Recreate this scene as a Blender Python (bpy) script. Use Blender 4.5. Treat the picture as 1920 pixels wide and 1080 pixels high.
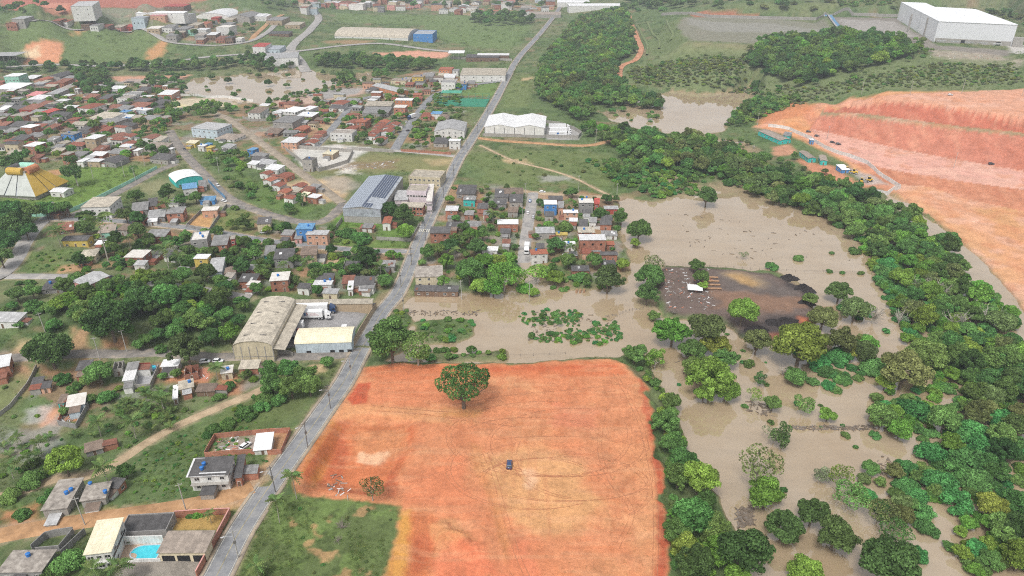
import bpy, bmesh, math, random
import numpy as np
from mathutils import Vector, Matrix

for _o in list(bpy.data.objects):
    bpy.data.objects.remove(_o, do_unlink=True)
SC = bpy.context.scene
COL = SC.collection
R = math.radians
rng = np.random.default_rng(7)
random.seed(7)

# ------------------------------------------------------------------ camera
FPX = 1331.0                     # focal length in photograph pixels (1920 wide)
PITCH = R(27.2)
CAMZ = 153.0
SP, CP = math.sin(PITCH), math.cos(PITCH)
cam_d = bpy.data.cameras.new('camera')
cam_d.sensor_width = 36.0
cam_d.lens = 36.0 * FPX / 1920.0
cam_d.clip_start = 1.0
cam_d.clip_end = 20000.0
cam = bpy.data.objects.new('camera', cam_d)
COL.objects.link(cam)
cam.location = (0, 0, CAMZ)
cam.rotation_euler = (math.pi / 2 - PITCH, 0, 0)
SC.camera = cam

# ------------------------------------------------------------------ light
SUN_EL, SUN_AZ = R(58), R(205)    # azimuth clockwise from +Y: behind the viewer, a little to the left
world = bpy.data.worlds.new('World')
SC.world = world
world.use_nodes = True
wn = world.node_tree
wn.nodes.clear()
w_out = wn.nodes.new('ShaderNodeOutputWorld')
w_bg = wn.nodes.new('ShaderNodeBackground')
w_sky = wn.nodes.new('ShaderNodeTexSky')
w_sky.sky_type = 'NISHITA'
w_sky.sun_disc = False
w_sky.sun_elevation = SUN_EL
w_sky.sun_rotation = SUN_AZ
w_sky.air_density = 1.0
w_sky.dust_density = 4.0
w_sky.ozone_density = 1.0
w_hsv = wn.nodes.new('ShaderNodeHueSaturation')
w_hsv.inputs['Saturation'].default_value = 0.22      # a closed, pale cloud cover
wn.links.new(w_sky.outputs[0], w_hsv.inputs['Color'])
wn.links.new(w_hsv.outputs[0], w_bg.inputs['Color'])
w_bg.inputs['Strength'].default_value = 0.13
wn.links.new(w_bg.outputs[0], w_out.inputs['Surface'])
sun_d = bpy.data.lights.new('sun', 'SUN')
sun_d.energy = 1.5
sun_d.angle = R(14)
sun_d.color = (1.0, 0.965, 0.91)
sun = bpy.data.objects.new('sun', sun_d)
COL.objects.link(sun)
_sd = Vector((math.sin(SUN_AZ) * math.cos(SUN_EL), math.cos(SUN_AZ) * math.cos(SUN_EL), math.sin(SUN_EL)))
sun.rotation_euler = (-_sd).to_track_quat('-Z', 'Y').to_euler()
sun.location = (0, 0, 400)
SC.view_settings.view_transform = 'Standard'
SC.view_settings.look = 'None'
SC.view_settings.gamma = 1.0
SC.view_settings.use_curve_mapping = False
SC.view_settings.exposure = 0.58
SC.render.film_transparent = False
SC.cycles.max_bounces = 5
SC.cycles.diffuse_bounces = 3
SC.cycles.glossy_bounces = 2
SC.cycles.transmission_bounces = 2
SC.cycles.transparent_max_bounces = 6
SC.cycles.volume_bounces = 0
SC.cycles.filter_width = 1.1
SC.cycles.use_denoising = False
SC.cycles.use_adaptive_sampling = False

# ------------------------------------------------------------------ materials
MATS = {}


class NT:
    def __init__(s, name):
        s.m = bpy.data.materials.new(name)
        s.m.use_nodes = True
        s.t = s.m.node_tree
        s.t.nodes.clear()
        s.out = s.n('OutputMaterial')
        s.b = s.n('BsdfPrincipled')
        s.l(s.b.outputs[0], s.out.inputs['Surface'])
        MATS[name] = s.m

    def n(s, kind, **kw):
        nd = s.t.nodes.new('ShaderNode' + kind)
        for k, v in kw.items():
            setattr(nd, k, v)
        return nd

    def l(s, a, b):
        s.t.links.new(a, b)

    def set(s, **kw):
        for k, v in kw.items():
            s.b.inputs[k.replace('_', ' ')].default_value = v

    def noise(s, scale, detail=4.0, rough=0.6, coord='Object', vec=None):
        nz = s.n('TexNoise')
        nz.inputs['Scale'].default_value = scale
        nz.inputs['Detail'].default_value = detail
        nz.inputs['Roughness'].default_value = rough
        if vec is None:
            tc = s.n('TexCoord')
            vec = tc.outputs[coord]
        s.l(vec, nz.inputs['Vector'])
        return nz.outputs['Fac']

    def ramp(s, fac, stops):
        r = s.n('ValToRGB')
        e = r.color_ramp.elements
        while len(e) < len(stops):
            e.new(0.5)
        for i, (p, c) in enumerate(stops):
            e[i].position = p
            e[i].color = (c[0], c[1], c[2], 1) if hasattr(c, '__len__') else (c, c, c, 1)
        s.l(fac, r.inputs['Fac'])
        return r.outputs['Color']

    def mix(s, fac, a, b, mode='MIX'):
        m = s.n('MixRGB', blend_type=mode)
        for sock, v in ((m.inputs['Fac'], fac), (m.inputs['Color1'], a), (m.inputs['Color2'], b)):
            if hasattr(v, 'is_linked'):
                s.l(v, sock)
            elif hasattr(v, '__len__'):
                sock.default_value = (v[0], v[1], v[2], 1)
            else:
                sock.default_value = v if sock.type == 'VALUE' else (v, v, v, 1)
        return m.outputs['Color']

    def math(s, op, a, b=0.5):
        m = s.n('Math', operation=op)
        for sock, v in zip(m.inputs, (a, b)):
            if hasattr(v, 'is_linked'):
                s.l(v, sock)
            else:
                sock.default_value = v
        return m.outputs[0]

    def bump(s, h, dist=0.1, strength=0.5):
        b = s.n('Bump')
        b.inputs['Distance'].default_value = dist
        b.inputs['Strength'].default_value = strength
        s.l(h, b.inputs['Height'])
        s.l(b.outputs[0], s.b.inputs['Normal'])

    def col(s, c):
        s.l(c, s.b.inputs['Base Color'])


def plain(name, c, rough=0.8, var=0.12, scale=1.5, metal=0.0, streak=False, objvar=0.0):
    """weathered paint / plaster: base colour broken up by noise, a little different on each object"""
    t = NT(name)
    t.set(Roughness=rough, Metallic=metal)
    t.b.inputs['Specular IOR Level'].default_value = 0.25
    f = t.noise(scale, 5, 0.65)
    lo = tuple(x * (1 - 2.2 * var) for x in c)
    hi = tuple(min(1, x * (1 + var)) for x in c)
    cc = t.ramp(f, [(0.28, lo), (0.62, c), (0.8, hi)])
    if streak:
        mp = t.n('Mapping')
        mp.inputs['Scale'].default_value = (2.2, 2.2, 0.18)
        tc = t.n('TexCoord')
        t.l(tc.outputs['Object'], mp.inputs['Vector'])
        f2 = t.noise(1.3, 4, 0.7, vec=mp.outputs[0])
        d = t.ramp(f2, [(0.44, 1.0), (0.72, 0.62)])
        cc = t.mix(0.85, cc, d, 'MULTIPLY')
    if objvar:
        oi = t.n('ObjectInfo')
        d = t.ramp(oi.outputs['Random'], [(0.0, 1 - objvar), (1.0, 1 + objvar)])
        cc = t.mix(1.0, cc, d, 'MULTIPLY')
    t.col(cc)
    return t.m


# ------------------------------------------------------------------ pixel rays and terrain grid
def rays(px, py):
    dx = (np.asarray(px, float) - 960) / FPX
    dy = (np.asarray(py, float) - 540) / FPX
    return np.stack([dx, CP - dy * SP, -(SP + dy * CP)], -1)


def flat(px, py, z):
    """where the ray through a pixel meets the level z"""
    d = rays(px, py)
    t = (z - CAMZ) / d[..., 2]
    return d * t[..., None] + np.array([0, 0, CAMZ])


def project(p):
    p = np.asarray(p, float)
    x, y, z = p[..., 0], p[..., 1], p[..., 2] - CAMZ
    depth = y * CP - z * SP
    dn = -(y * SP + z * CP)
    return 960 + FPX * x / depth, 540 + FPX * dn / depth


NR, NC = 700, 840
T0, T1 = 85.0 ** -0.5, 3600.0 ** -0.5
YR = np.linspace(T0, T1, NR) ** -2.0


def halfw(Y):
    return 0.74 * Y + 75.0


UC = np.linspace(-1, 1, NC)
GX = UC[None, :] * halfw(YR)[:, None]
GY = np.repeat(YR[:, None], NC, 1)
GZ = np.zeros_like(GX)


def hgt(x, y):
    """terrain height by bilinear look-up in the grid"""
    x = np.asarray(x, float)
    y = np.clip(np.asarray(y, float), YR[0] + .01, YR[-1] - .01)
    fi = (y ** -0.5 - T0) / (T1 - T0) * (NR - 1)
    fj = (np.clip(x / halfw(y), -0.9999, 0.9999) + 1) / 2 * (NC - 1)
    i = np.clip(fi.astype(int), 0, NR - 2)
    j = np.clip(fj.astype(int), 0, NC - 2)
    a, b = fi - i, fj - j
    return ((GZ[i, j] * (1 - b) + GZ[i, j + 1] * b) * (1 - a) + (GZ[i + 1, j] * (1 - b) + GZ[i + 1, j + 1] * b) * a)


_TS = np.geomspace(110, 3400, 900)


def at(px, py, above=0.0):
    """the point 'above' metres over the terrain that a pixel of the photograph shows"""
    d = rays(px, py)
    P = d[None, :] * _TS[:, None]
    P[:, 2] += CAMZ
    f = P[:, 2] - np.maximum(hgt(P[:, 0], P[:, 1]), 0.0) - above
    k = np.argmax(f < 0)
    if k == 0:
        return P[-1] if f[0] > 0 else P[0]
    a = f[k - 1] / (f[k - 1] - f[k] + 1e-9)
    return P[k - 1] * (1 - a) + P[k] * a


def mpp(p):
    """metres per photograph pixel at a point"""
    return (p[1] * CP - (p[2] - CAMZ) * SP) / FPX


# ---- value noise
def vnoise(x, y, seed=0):
    xi = np.floor(x).astype(np.int64)
    yi = np.floor(y).astype(np.int64)
    fx, fy = x - xi, y - yi
    fx = fx * fx * (3 - 2 * fx)
    fy = fy * fy * (3 - 2 * fy)

    def h(a, b):
        n = (a * 374761393 + b * 668265263 + seed * 1442695041) & 0xFFFFFFFF
        n = ((n ^ (n >> 13)) * 1274126177) & 0xFFFFFFFF
        return ((n ^ (n >> 16)) & 0xFFFF) / 65535.0
    return ((h(xi, yi) * (1 - fx) + h(xi + 1, yi) * fx) * (1 - fy) + (h(xi, yi + 1) * (1 - fx) + h(xi + 1, yi + 1) * fx) * fy)


def fbm(x, y, scale, octv=4, seed=0, gain=0.55):
    s = np.zeros_like(x)
    a, tot, f = 1.0, 0.0, 1.0 / scale
    for o in range(octv):
        s += a * vnoise(x * f + 17.3 * o, y * f - 9.1 * o, seed + o)
        tot += a
        a *= gain
        f *= 2.03
    return s / tot


def sstep(a, b, x):
    t = np.clip((x - a) / (b - a), 0, 1)
    return t * t * (3 - 2 * t)


def sdist(poly, x, y):
    """signed distance to a polygon, positive inside"""
    poly = np.asarray(poly, float)
    d2 = np.full(x.shape, 1e18)
    ins = np.zeros(x.shape, bool)
    n = len(poly)
    for i in range(n):
        ax, ay = poly[i][:2]
        bx, by = poly[(i + 1) % n][:2]
        ex, ey = bx - ax, by - ay
        L = ex * ex + ey * ey + 1e-12
        t = np.clip(((x - ax) * ex + (y - ay) * ey) / L, 0, 1)
        dx, dy = x - ax - t * ex, y - ay - t * ey
        d2 = np.minimum(d2, dx * dx + dy * dy)
        c = (ay > y) != (by > y)
        xs = ax + (y - ay) / (ey if abs(ey) > 1e-9 else 1e-9) * ex
        ins ^= c & (x < xs)
    d = np.sqrt(d2)
    return np.where(ins, d, -d)


def wpoly(pts, z=None):
    """photograph polygon -> ground polygon"""
    if z is None:
        return np.array([at(a, b)[:2] for a, b in pts])
    p = np.array(pts, float)
    return flat(p[:, 0], p[:, 1], z)[:, :2]


def near(poly, pad):
    """grid window round a polygon"""
    y0, y1 = poly[:, 1].min() - pad, poly[:, 1].max() + pad
    i0 = max(0, np.searchsorted(YR, y0) - 1)
    i1 = min(NR, np.searchsorted(YR, y1) + 2)
    return slice(i0, i1)


def psd(poly, pad=60.0):
    out = np.full(GX.shape, -1e6)
    s = near(poly, pad)
    m = (GX[s] > poly[:, 0].min() - pad) & (GX[s] < poly[:, 0].max() + pad)
    v = out[s]
    v[m] = sdist(poly, GX[s][m], GY[s][m])
    out[s] = v
    return out


# ------------------------------------------------------------------ relief: heights read off the photograph
CTRL = [
    # main road, bottom to top
    (406, 1080, 9), (444, 1005, 8.5), (524, 885, 7), (578, 810, 6), (647, 712, 4), (690, 640, 1.8), (713, 590, .6), (740, 558, -.1),
    (778, 470, 2), (825, 370, 3.5), (862, 295, 4.5), (922, 200, 5), (973, 108, 5), (1045, 22, 6),
    # near left
    (100, 1000, 8.5), (250, 1050, 9), (30, 1080, 9), (330, 980, 8.5), (200, 930, 7), (420, 870, 7), (300, 850, 4.5), (100, 860, 3.5),
    (0, 840, 3.2), (420, 770, 3.2), (330, 800, 3), (200, 780, 3.8), (60, 780, 4), (250, 705, 5.5), (420, 690, 4.5), (560, 700, 2.8),
    (300, 658, 6), (120, 668, 7.5), (20, 680, 8), (560, 660, 3), (450, 640, 4.5), (640, 660, 2.4), (-150, 900, 6), (-150, 700, 9),
    (230, 600, 14), (330, 570, 12), (120, 590, 14), (40, 610, 12), (400, 600, 8), (150, 540, 12), (470, 560, 4.5), (60, 520, 10), (-150, 540, 13),
    (240, 510, 8), (350, 480, 6), (120, 450, 9), (20, 450, 10), (250, 440, 7), (400, 430, 5.5), (520, 470, 4), (620, 450, 3), (700, 500, 2.2),
    (650, 540, 1.8), (720, 440, 2.6), (-150, 400, 11),
    (60, 350, 9), (200, 330, 8), (300, 330, 7), (420, 350, 6), (560, 380, 4.5), (680, 385, 4), (500, 320, 5), (640, 300, 4), (760, 280, 4),
    (100, 260, 8), (250, 250, 6), (400, 260, 5), (560, 240, 3.5), (700, 240, 4), (50, 180, 6), (200, 180, 4.5), (340, 190, 3), (700, 190, 3),
    (480, 160, 1.6), (600, 160, 1.6), (680, 140, 1.6), (850, 160, 3), (-120, 250, 9),
    # top left hill and the far town
    (250, 128, 3), (100, 132, 4), (0, 128, 5), (420, 112, 3), (560, 118, 3), (720, 118, 2.5), (850, 122, 3),
    (150, 95, 12), (250, 95, 9), (60, 110, 8), (30, 70, 26), (150, 60, 24), (250, 62, 16), (330, 90, 8), (120, 45, 34), (250, 50, 24), (350, 75, 14),
    (200, 25, 36), (60, 25, 42), (300, 30, 28), (60, 2, 62), (150, 2, 60), (260, 0, 58), (400, 25, 20), (400, 5, 34), (480, 40, 17), (-100, 40, 50), (-100, 100, 14),
    (450, 78, 13), (530, 95, 6), (560, 60, 10), (590, 30, 11), (520, 10, 30), (480, -10, 45),
    (640, 85, 9), (700, 72, 11), (790, 75, 9), (650, 95, 6), (800, 90, 5), (760, 105, 4), (850, 85, 4), (700, 40, 7), (850, 50, 5), (950, 60, 4.5), (700, 15, 5), (900, 15, 5), (1000, 10, 6),
    (700, -25, 12), (950, -25, 14), (1150, -25, 22), (1050, 0, 8),
    # wood between road and platforms
    (1030, 180, 4), (1050, 100, 6), (1100, 60, 9), (1130, 30, 11), (1190, 35, 14), (1180, 75, 11), (1120, 150, 5), (1180, 120, 9), (1160, 160, 4), (1050, 240, 3), (1120, 215, 1.5),
    (960, 260, 4), (950, 300, 3.8), (1050, 320, 3), (1120, 350, 1.5), (1180, 300, 2), (1250, 300, 1.5), (1350, 320, 1.2), (1200, 250, 1.8), (1300, 262, 1.0), (1400, 270, 1.2),
    # hill with the platforms
    (1210, 150, 7), (1300, 140, 14), (1250, 165, 2), (1380, 155, 12), (1300, 170, 1.5), (1440, 165, 11), (1420, 190, 3), (1360, 172, 3),
    (1500, 150, 20), (1560, 110, 33), (1440, 100, 26), (1350, 110, 22), (1250, 115, 13), (1620, 140, 30), (1700, 110, 37), (1760, 130, 35), (1880, 150, 33), (1880, 110, 38),
    (1500, 20, 42), (1650, 5, 52), (1300, 12, 36), (1200, 5, 26), (1400, -10, 52), (1850, 10, 60), (1980, 60, 55), (1980, 140, 40), (2050, 300, 30),
    (1480, 210, 10), (1550, 190, 20), (1600, 175, 25), (1680, 175, 28), (1800, 165, 30), (1900, 168, 31),
    # red cutting: bench on top, berm, foot, works road
    (1690, 188, 27), (1800, 200, 27), (1910, 216, 27), (1640, 192, 23), (1760, 186, 27.5), (1900, 195, 28),
    (1610, 211, 13), (1700, 224, 14), (1800, 238, 14.5), (1910, 248, 15), (1560, 203, 12),
    (1520, 232, 4.5), (1600, 256, 4.5), (1700, 280, 4.5), (1800, 298, 4.5), (1910, 317, 4.5), (1450, 236, 4.5),
    (1500, 262, 3.8), (1600, 300, 3.8), (1700, 318, 3.8), (1800, 338, 3.8), (1910, 352, 3.8),
    (1730, 345, 2.4), (1820, 372, 2.4), (1910, 392, 2.4), (1700, 360, 2.4), (1850, 440, 2.2), (1915, 500, 2.0), (1780, 420, 1.8), (1870, 500, 1.6), (1600, 340, 2.2), (1640, 350, 2.2), (1500, 300, 2.2),
    (2050, 480, 3), (2100, 800, -.5), (2000, 1000, -.5),
    # flood plain
    (1250, 430, -.8), (1450, 430, -.8), (1600, 480, -.8), (1600, 560, -.6), (1750, 560, -.4), (1850, 620, -.4), (1750, 700, -.6), (1650, 750, -.8), (1500, 700, -.8), (1400, 800, -.8), (1600, 850, -.8),
    (1750, 900, -.5), (1850, 850, -.4), (1850, 1050, -.5), (1500, 1000, -.8), (1400, 900, -.8), (1700, 1000, -.8), (1800, 450, -.6), (1880, 540, -.6), (1920, 660, -.6),
    (1300, 640, -.7), (1250, 600, -.5), (1330, 560, 1.2), (1280, 530, 1.2), (1450, 580, 1.2), (1400, 530, 1.2), (1500, 600, -.5), (1380, 620, -.3),
    (900, 620, -.5), (1000, 600, -.6), (1100, 600, -.6), (1000, 650, -.7), (860, 570, -.4), (1170, 560, -.6), (1000, 560, -.6), (840, 620, .4),
    # village by the flood
    (860, 350, 3.2), (900, 420, 2.6), (985, 400, 2.2), (1000, 360, 2.6), (985, 470, 1.2), (985, 510, .3), (1080, 380, 2), (1150, 390, 1.2), (1080, 440, 1.6), (1150, 440, .7), (1080, 490, 1.0), (1140, 500, .6), (930, 500, 1.5), (870, 520, 1.3), (940, 540, .5), (800, 540, 1.3), (850, 450, 2.4), (1090, 535, .5),
]


def warp(x, y):
    yy = y + 150.0
    return np.stack([x / yy * 1.6, np.log(yy)], -1)


_c = np.array(CTRL, float)
_cw = flat(_c[:, 0], _c[:, 1], _c[:, 2])
# the red building plot: level set below, kept out of the spline on the right
_extra = []
for a, b, z in [(700, 700, 5), (1100, 690, 5), (900, 720, 5), (1150, 850, 5), (1000, 900, 5), (850, 850, 5), (900, 1000, 5), (1150, 1000, 5), (680, 760, 5), (600, 880, 5), (520, 1000, 7), (650, 1050, 6.5), (1000, 1100, 5), (450, 1110, 9)]:
    _extra.append(list(flat(np.array([a]), np.array([b]), z)[0][:2]) + [z])
_extra = np.array(_extra)
_cx = np.concatenate([_cw[:, :2], _extra[:, :2]])
_cz = np.concatenate([_c[:, 2], _extra[:, 2]])
_W = warp(_cx[:, 0], _cx[:, 1])


def rbf_fit(Wp, z):
    d = np.sqrt(((Wp[:, None] - Wp[None]) ** 2).sum(-1) + 0.012 ** 2)
    n = len(z)
    A = np.zeros((n + 1, n + 1))
    A[:n, :n] = -d - 0.004 * np.eye(n) * -1
    A[:n, n] = 1
    A[n, :n] = 1
    return np.linalg.solve(A, np.append(z, 0))


_co = rbf_fit(_W, _cz)


def rbf_eval(x, y):
    Wq = warp(x.ravel(), y.ravel())
    out = np.empty(len(Wq))
    for k in range(0, len(Wq), 20000):
        q = Wq[k:k + 20000]
        d = np.sqrt(((q[:, None, 0] - _W[None, :, 0]) ** 2 + (q[:, None, 1] - _W[None, :, 1]) ** 2) + 0.012 ** 2)
        out[k:k + 20000] = -d @ _co[:-1] + _co[-1]
    return out.reshape(x.shape)


# evaluate on every third grid point, then interpolate
_ri = np.unique(np.append(np.arange(0, NR, 3), NR - 1))
_rj = np.unique(np.append(np.arange(0, NC, 3), NC - 1))
_sub = rbf_eval(GX[np.ix_(_ri, _rj)], GY[np.ix_(_ri, _rj)])
_tmp = np.array([np.interp(np.arange(NC), _rj, row) for row in _sub])
GZ[:] = np.array([np.interp(np.arange(NR), _ri, _tmp[:, j]) for j in range(NC)]).T
_rough = fbm(GX, GY, 14, 4, 3) - .5
GZ += _rough * np.clip(np.abs(GZ) * .06 + .35, 0, 2.2)

# level platforms of the works on the hill
for pts, z, wdt in [
    ([(1278, 30), (1420, 30), (1548, 34), (1570, 58), (1500, 78), (1420, 84), (1290, 78), (1262, 52)], 31.0, 26.0),
    ([(1548, 30), (1690, 32), (1700, 20), (1880, 20), (1990, 90), (1960, 105), (1750, 96), (1640, 90), (1600, 78), (1572, 60)], 39.0, 16.0),
]:
    pw = wpoly(pts, z)
    m = sstep(-wdt, 0, psd(pw, 120))
    GZ[:] = GZ * (1 - m) + z * m

# terraces of the red cutting, built strip by strip between its break lines (pixel x, pixel y, height)
BREAK = [
    [(1690, 364, .9), (1760, 416, .9), (1840, 482, .9), (1900, 548, .9), (1960, 640, .9), (2060, 800, .9)],
    [(1660, 342, 2.2), (1740, 349, 1.7), (1820, 373, 1.7), (1910, 393, 1.7), (2000, 412, 1.7), (2120, 440, 1.7)],
    [(1600, 303, 4.0), (1700, 322, 4.2), (1790, 337, 4.2), (1910, 353, 4.2), (2000, 366, 4.2), (2120, 388, 4.2)],
    [(1520, 240, 4.8), (1610, 260, 4.8), (1700, 281, 4.8), (1800, 299, 4.8), (1910, 318, 4.8), (2120, 352, 4.8)],
    [(1540, 214, 12), (1610, 216, 16.5), (1700, 228, 18), (1800, 241, 18), (1910, 252, 18), (2120, 282, 18)],
    [(1545, 209, 12.5), (1615, 211, 17), (1705, 223, 18.4), (1805, 236, 18.4), (1915, 247, 18.4), (2125, 276, 18.4)],
    [(1600, 198, 19.5), (1660, 189, 26), (1715, 190, 28.6), (1805, 202, 28.6), (1915, 218, 28.6), (2125, 244, 28.6)],
    [(1600, 190, 21), (1650, 181, 27), (1720, 175, 29.5), (1800, 172, 30.5), (1915, 168, 31.5), (2125, 165, 32)],
]
CUTID = np.full(GX.shape, -1)
CUTS = np.zeros(GX.shape)


def _line(b, n):
    b = np.array(b, float)
    P = flat(b[:, 0], b[:, 1], b[:, 2])
    d = np.r_[0, np.cumsum(np.hypot(*np.diff(P[:, :2], axis=0).T))]
    t = np.linspace(0, d[-1], n)
    return np.column_stack([np.interp(t, d, P[:, k]) for k in range(3)])


_NS, _NT = 900, 90
for _k in range(len(BREAK) - 1):
    A, B = _line(BREAK[_k], _NS), _line(BREAK[_k + 1], _NS)
    tt = np.linspace(0, 1, _NT)[None, :, None]
    P = A[:, None] * (1 - tt) + B[:, None] * tt
    sx = np.linspace(0, 1, _NS)[:, None] + 0 * tt[..., 0]
    face = _k in (1, 3, 5)
    if face:
        P[..., 2] += (fbm(sx * 70 + _k * 7, tt[..., 0] * 3 + 0 * sx, 1.0, 4, 25, .65) - .5) * 2.6 * np.sin(np.pi * tt[..., 0])
    fi = np.rint((np.clip(P[..., 1], YR[0], YR[-1]) ** -.5 - T0) / (T1 - T0) * (NR - 1)).astype(int)
    fj = np.rint((P[..., 0] / halfw(P[..., 1]) + 1) / 2 * (NC - 1)).astype(int)
    ok = (fi >= 0) & (fi < NR) & (fj >= 0) & (fj < NC)
    GZ[fi[ok], fj[ok]] = P[..., 2][ok]
    CUTID[fi[ok], fj[ok]] = _k
    CUTS[fi[ok], fj[ok]] = sx[ok]

# the red building plot: a raised pad with a ragged, steep edge towards the water
PLOT = [(672, 684), (760, 682), (870, 684), (960, 683), (1050, 678), (1140, 672), (1172, 682), (1192, 704), (1214, 726), (1220, 770), (1226, 830),
        (1238, 880), (1246, 940), (1248, 1000), (1246, 1090), (1246, 1200), (700, 1200), (722, 1080), (745, 1000), (748, 950), (690, 940), (560, 926), (552, 900), (590, 826), (620, 772), (655, 712)]
plot_w = wpoly(PLOT, 5.0)
_edge = (fbm(GX, GY, 7, 4, 11, .62) - .5) * 7.0
plot_sd = psd(plot_w, 60) + _edge * .55 - sstep(.60, .68, fbm(GX * .4, GY, 5, 2, 13)) * 2.2 * sstep(20, 40, GX)
# right and far edge fall to the flood; the road side runs out level
_drop = (GX > flat(np.array([690.]), np.array([690.]), 5)[0][0]) & (GY > 100)
pm = sstep(-5.2, 0.3, plot_sd) * (GX > -150)
_rightside = sstep(-42, -34, GX + 0 * GY)
_farside = sstep(flat(np.array([700.]), np.array([700.]), 5)[0][1] - 30, flat(np.array([700.]), np.array([700.]), 5)[0][1] - 20, GY)
_apply = np.maximum(sstep(20, 40, GX), _farside * sstep(-52, -44, GX))
pm2 = pm * 1.0
lvl = 5.0 + (fbm(GX, GY, 30, 3, 21) - .5) * .5
inside = sstep(-1, 6, plot_sd)
GZ[:] = np.where(_apply > 0, GZ * (1 - _apply) + _apply * (GZ * (1 - pm2) + lvl * pm2), GZ)
# excavated hollow beside the road, heaps of spoil, a drainage trench
basin = wpoly([(610, 795), (700, 783), (775, 795), (768, 850), (742, 905), (700, 935), (590, 915), (570, 900)], 3.5)
bsd = psd(basin, 40) + _edge * .35
GZ -= sstep(-2.5, 5.0, bsd) * 2.6
basin2 = wpoly([(800, 985), (850, 960), (900, 1010), (905, 1200), (745, 1200), (770, 1030)], 4)
bsd2 = psd(basin2, 40) + _edge * .35
GZ -= sstep(-2.0, 4.0, bsd2) * 1.3
trench = wpoly([(896, 845), (906, 845), (935, 960), (975, 1090), (962, 1090), (925, 960)], 5)
tsd = psd(trench, 20)
GZ -= sstep(-.6, 1.2, tsd) * .3
spoil1 = wpoly([(806, 985), (850, 970), (866, 990), (905, 1030), (900, 1050), (870, 1045), (850, 1015), (815, 1020)], 4)
ssd1 = psd(spoil1, 30) + _edge * .3
GZ += sstep(-1.5, 3.5, ssd1) * (1.6 + (fbm(GX, GY, 3, 3, 5) - .5) * 1.6)
spoil2 = wpoly([(652, 745), (672, 722), (690, 722), (684, 752), (662, 757)], 5)
ssd2 = psd(spoil2, 30)
GZ += sstep(-.5, 4, ssd2) * (3.0 + (fbm(GX, GY, 3, 3, 6) - .5) * 1.5)
spoil3 = wpoly([(640, 795), (770, 800), (765, 850), (735, 875), (690, 860), (640, 850)], 3)
ssd3 = psd(spoil3, 30)
GZ += sstep(-2, 6, ssd3) * (fbm(GX, GY, 5, 4, 8) - .35) * 1.6

# ---- flood: hollows that lie under the water
WATER = {
    'lake': ([(1160, 368), (1215, 380), (1290, 376), (1340, 390), (1395, 374), (1450, 386), (1525, 418), (1570, 432), (1605, 455), (1650, 492), (1672, 520), (1676, 560), (1560, 560),
              (1525, 545), (1500, 520), (1450, 508), (1340, 502), (1240, 496), (1232, 560), (1200, 560), (1186, 540), (1188, 490), (1168, 450), (1164, 410)], .6, -1.2),
    'mid': ([(755, 560), (800, 556), (870, 553), (960, 551), (1060, 549), (1170, 545), (1205, 560), (1215, 600), (1205, 640), (1220, 690), (1262, 760), (1290, 850), (1350, 930), (1395, 1010), (1420, 1200), (1700, 1200), (1790, 1080), (1760, 980),
             (1820, 920), (1720, 860), (1690, 790), (1780, 720), (1690, 650), (1560, 650), (1530, 610), (1430, 640), (1390, 622), (1350, 600), (1250, 594), (1232, 610), (1180, 660), (1165, 676), (1050, 682), (870, 686), (770, 690), (700, 686), (780, 640), (760, 610), (735, 590)], 1.0, -1.1),
    'pondright': ([(1250, 168), (1330, 176), (1400, 164), (1428, 168), (1416, 190), (1380, 215), (1340, 232), (1352, 245), (1300, 252), (1240, 250), (1272, 215), (1288, 190)], 1.0, -1.2),
    'pondmid': ([(1122, 210), (1180, 208), (1228, 220), (1232, 246), (1180, 242), (1140, 225)], 1.0, -1.0),
    'pondleft': ([(348, 150), (440, 141), (500, 136), (560, 126), (620, 142), (700, 134), (705, 150), (640, 158), (600, 168), (540, 182), (500, 197), (430, 192), (345, 178)], 2.0, -1.2),
    'river': ([(1662, 362), (1700, 380), (1760, 425), (1840, 490), (1900, 560), (1960, 660), (2050, 800), (1990, 820), (1925, 700), (1890, 590), (1840, 530), (1770, 470), (1700, 405), (1660, 375)], .8, -1.5),
    'street': ([(972, 478), (990, 476), (1004, 520), (1012, 555), (972, 555), (972, 520)], .5, -.35),
    'farpond': ([(560, 26), (620, 20), (770, 17), (768, 21), (650, 27), (575, 31)], 5, -1.0),
    'farpond2': ([(855, 26), (905, 27), (900, 33), (870, 32)], 5, -1.0),
}
FLOOD_POLY = {}
for k, (pts, soft, dep) in WATER.items():
    pw = wpoly(pts, 0.0)
    FLOOD_POLY[k] = pw
    sd = psd(pw, 40)
    sc_ = 9 if k in ('lake', 'mid', 'river', 'street') else 22
    sd = sd + (fbm(GX, GY, sc_, 4, 31) - .5) * (5 if sc_ == 9 else 16)
    w = 2.6 if sc_ == 9 else 6
    m = sstep(-w, w, sd)
    if k == 'mid':
        m = m * (1 - sstep(-5.0, .2, plot_sd) * _apply)
    GZ[:] = np.where(m > 0, GZ * (1 - m) + np.minimum(GZ, dep) * m, GZ)
# marshy ground: patches under water decided by the unevenness of the ground
for pts, lo in [([(1215, 325), (1290, 335), (1420, 345), (1410, 375), (1330, 380), (1215, 370)], .1), ([(1290, 250), (1420, 268), (1440, 290), (1380, 295), (1300, 280)], .15),
                ([(1535, 400), (1690, 520), (1790, 560), (1900, 600), (1960, 1200), (1650, 1200), (1650, 560)], -.15), ([(780, 560), (1210, 560), (1200, 665), (790, 670)], -.1), ([(20, 700), (110, 770), (110, 810), (0, 830)], 3.6)]:
    pw = wpoly(pts, 0)
    m = sstep(-4, 4, psd(pw, 40))
    if lo < 2:
        GZ[:] = GZ * (1 - m) + m * np.minimum(GZ, lo + (fbm(GX, GY, 16, 4, 41) - .5) * 1.9)
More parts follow.
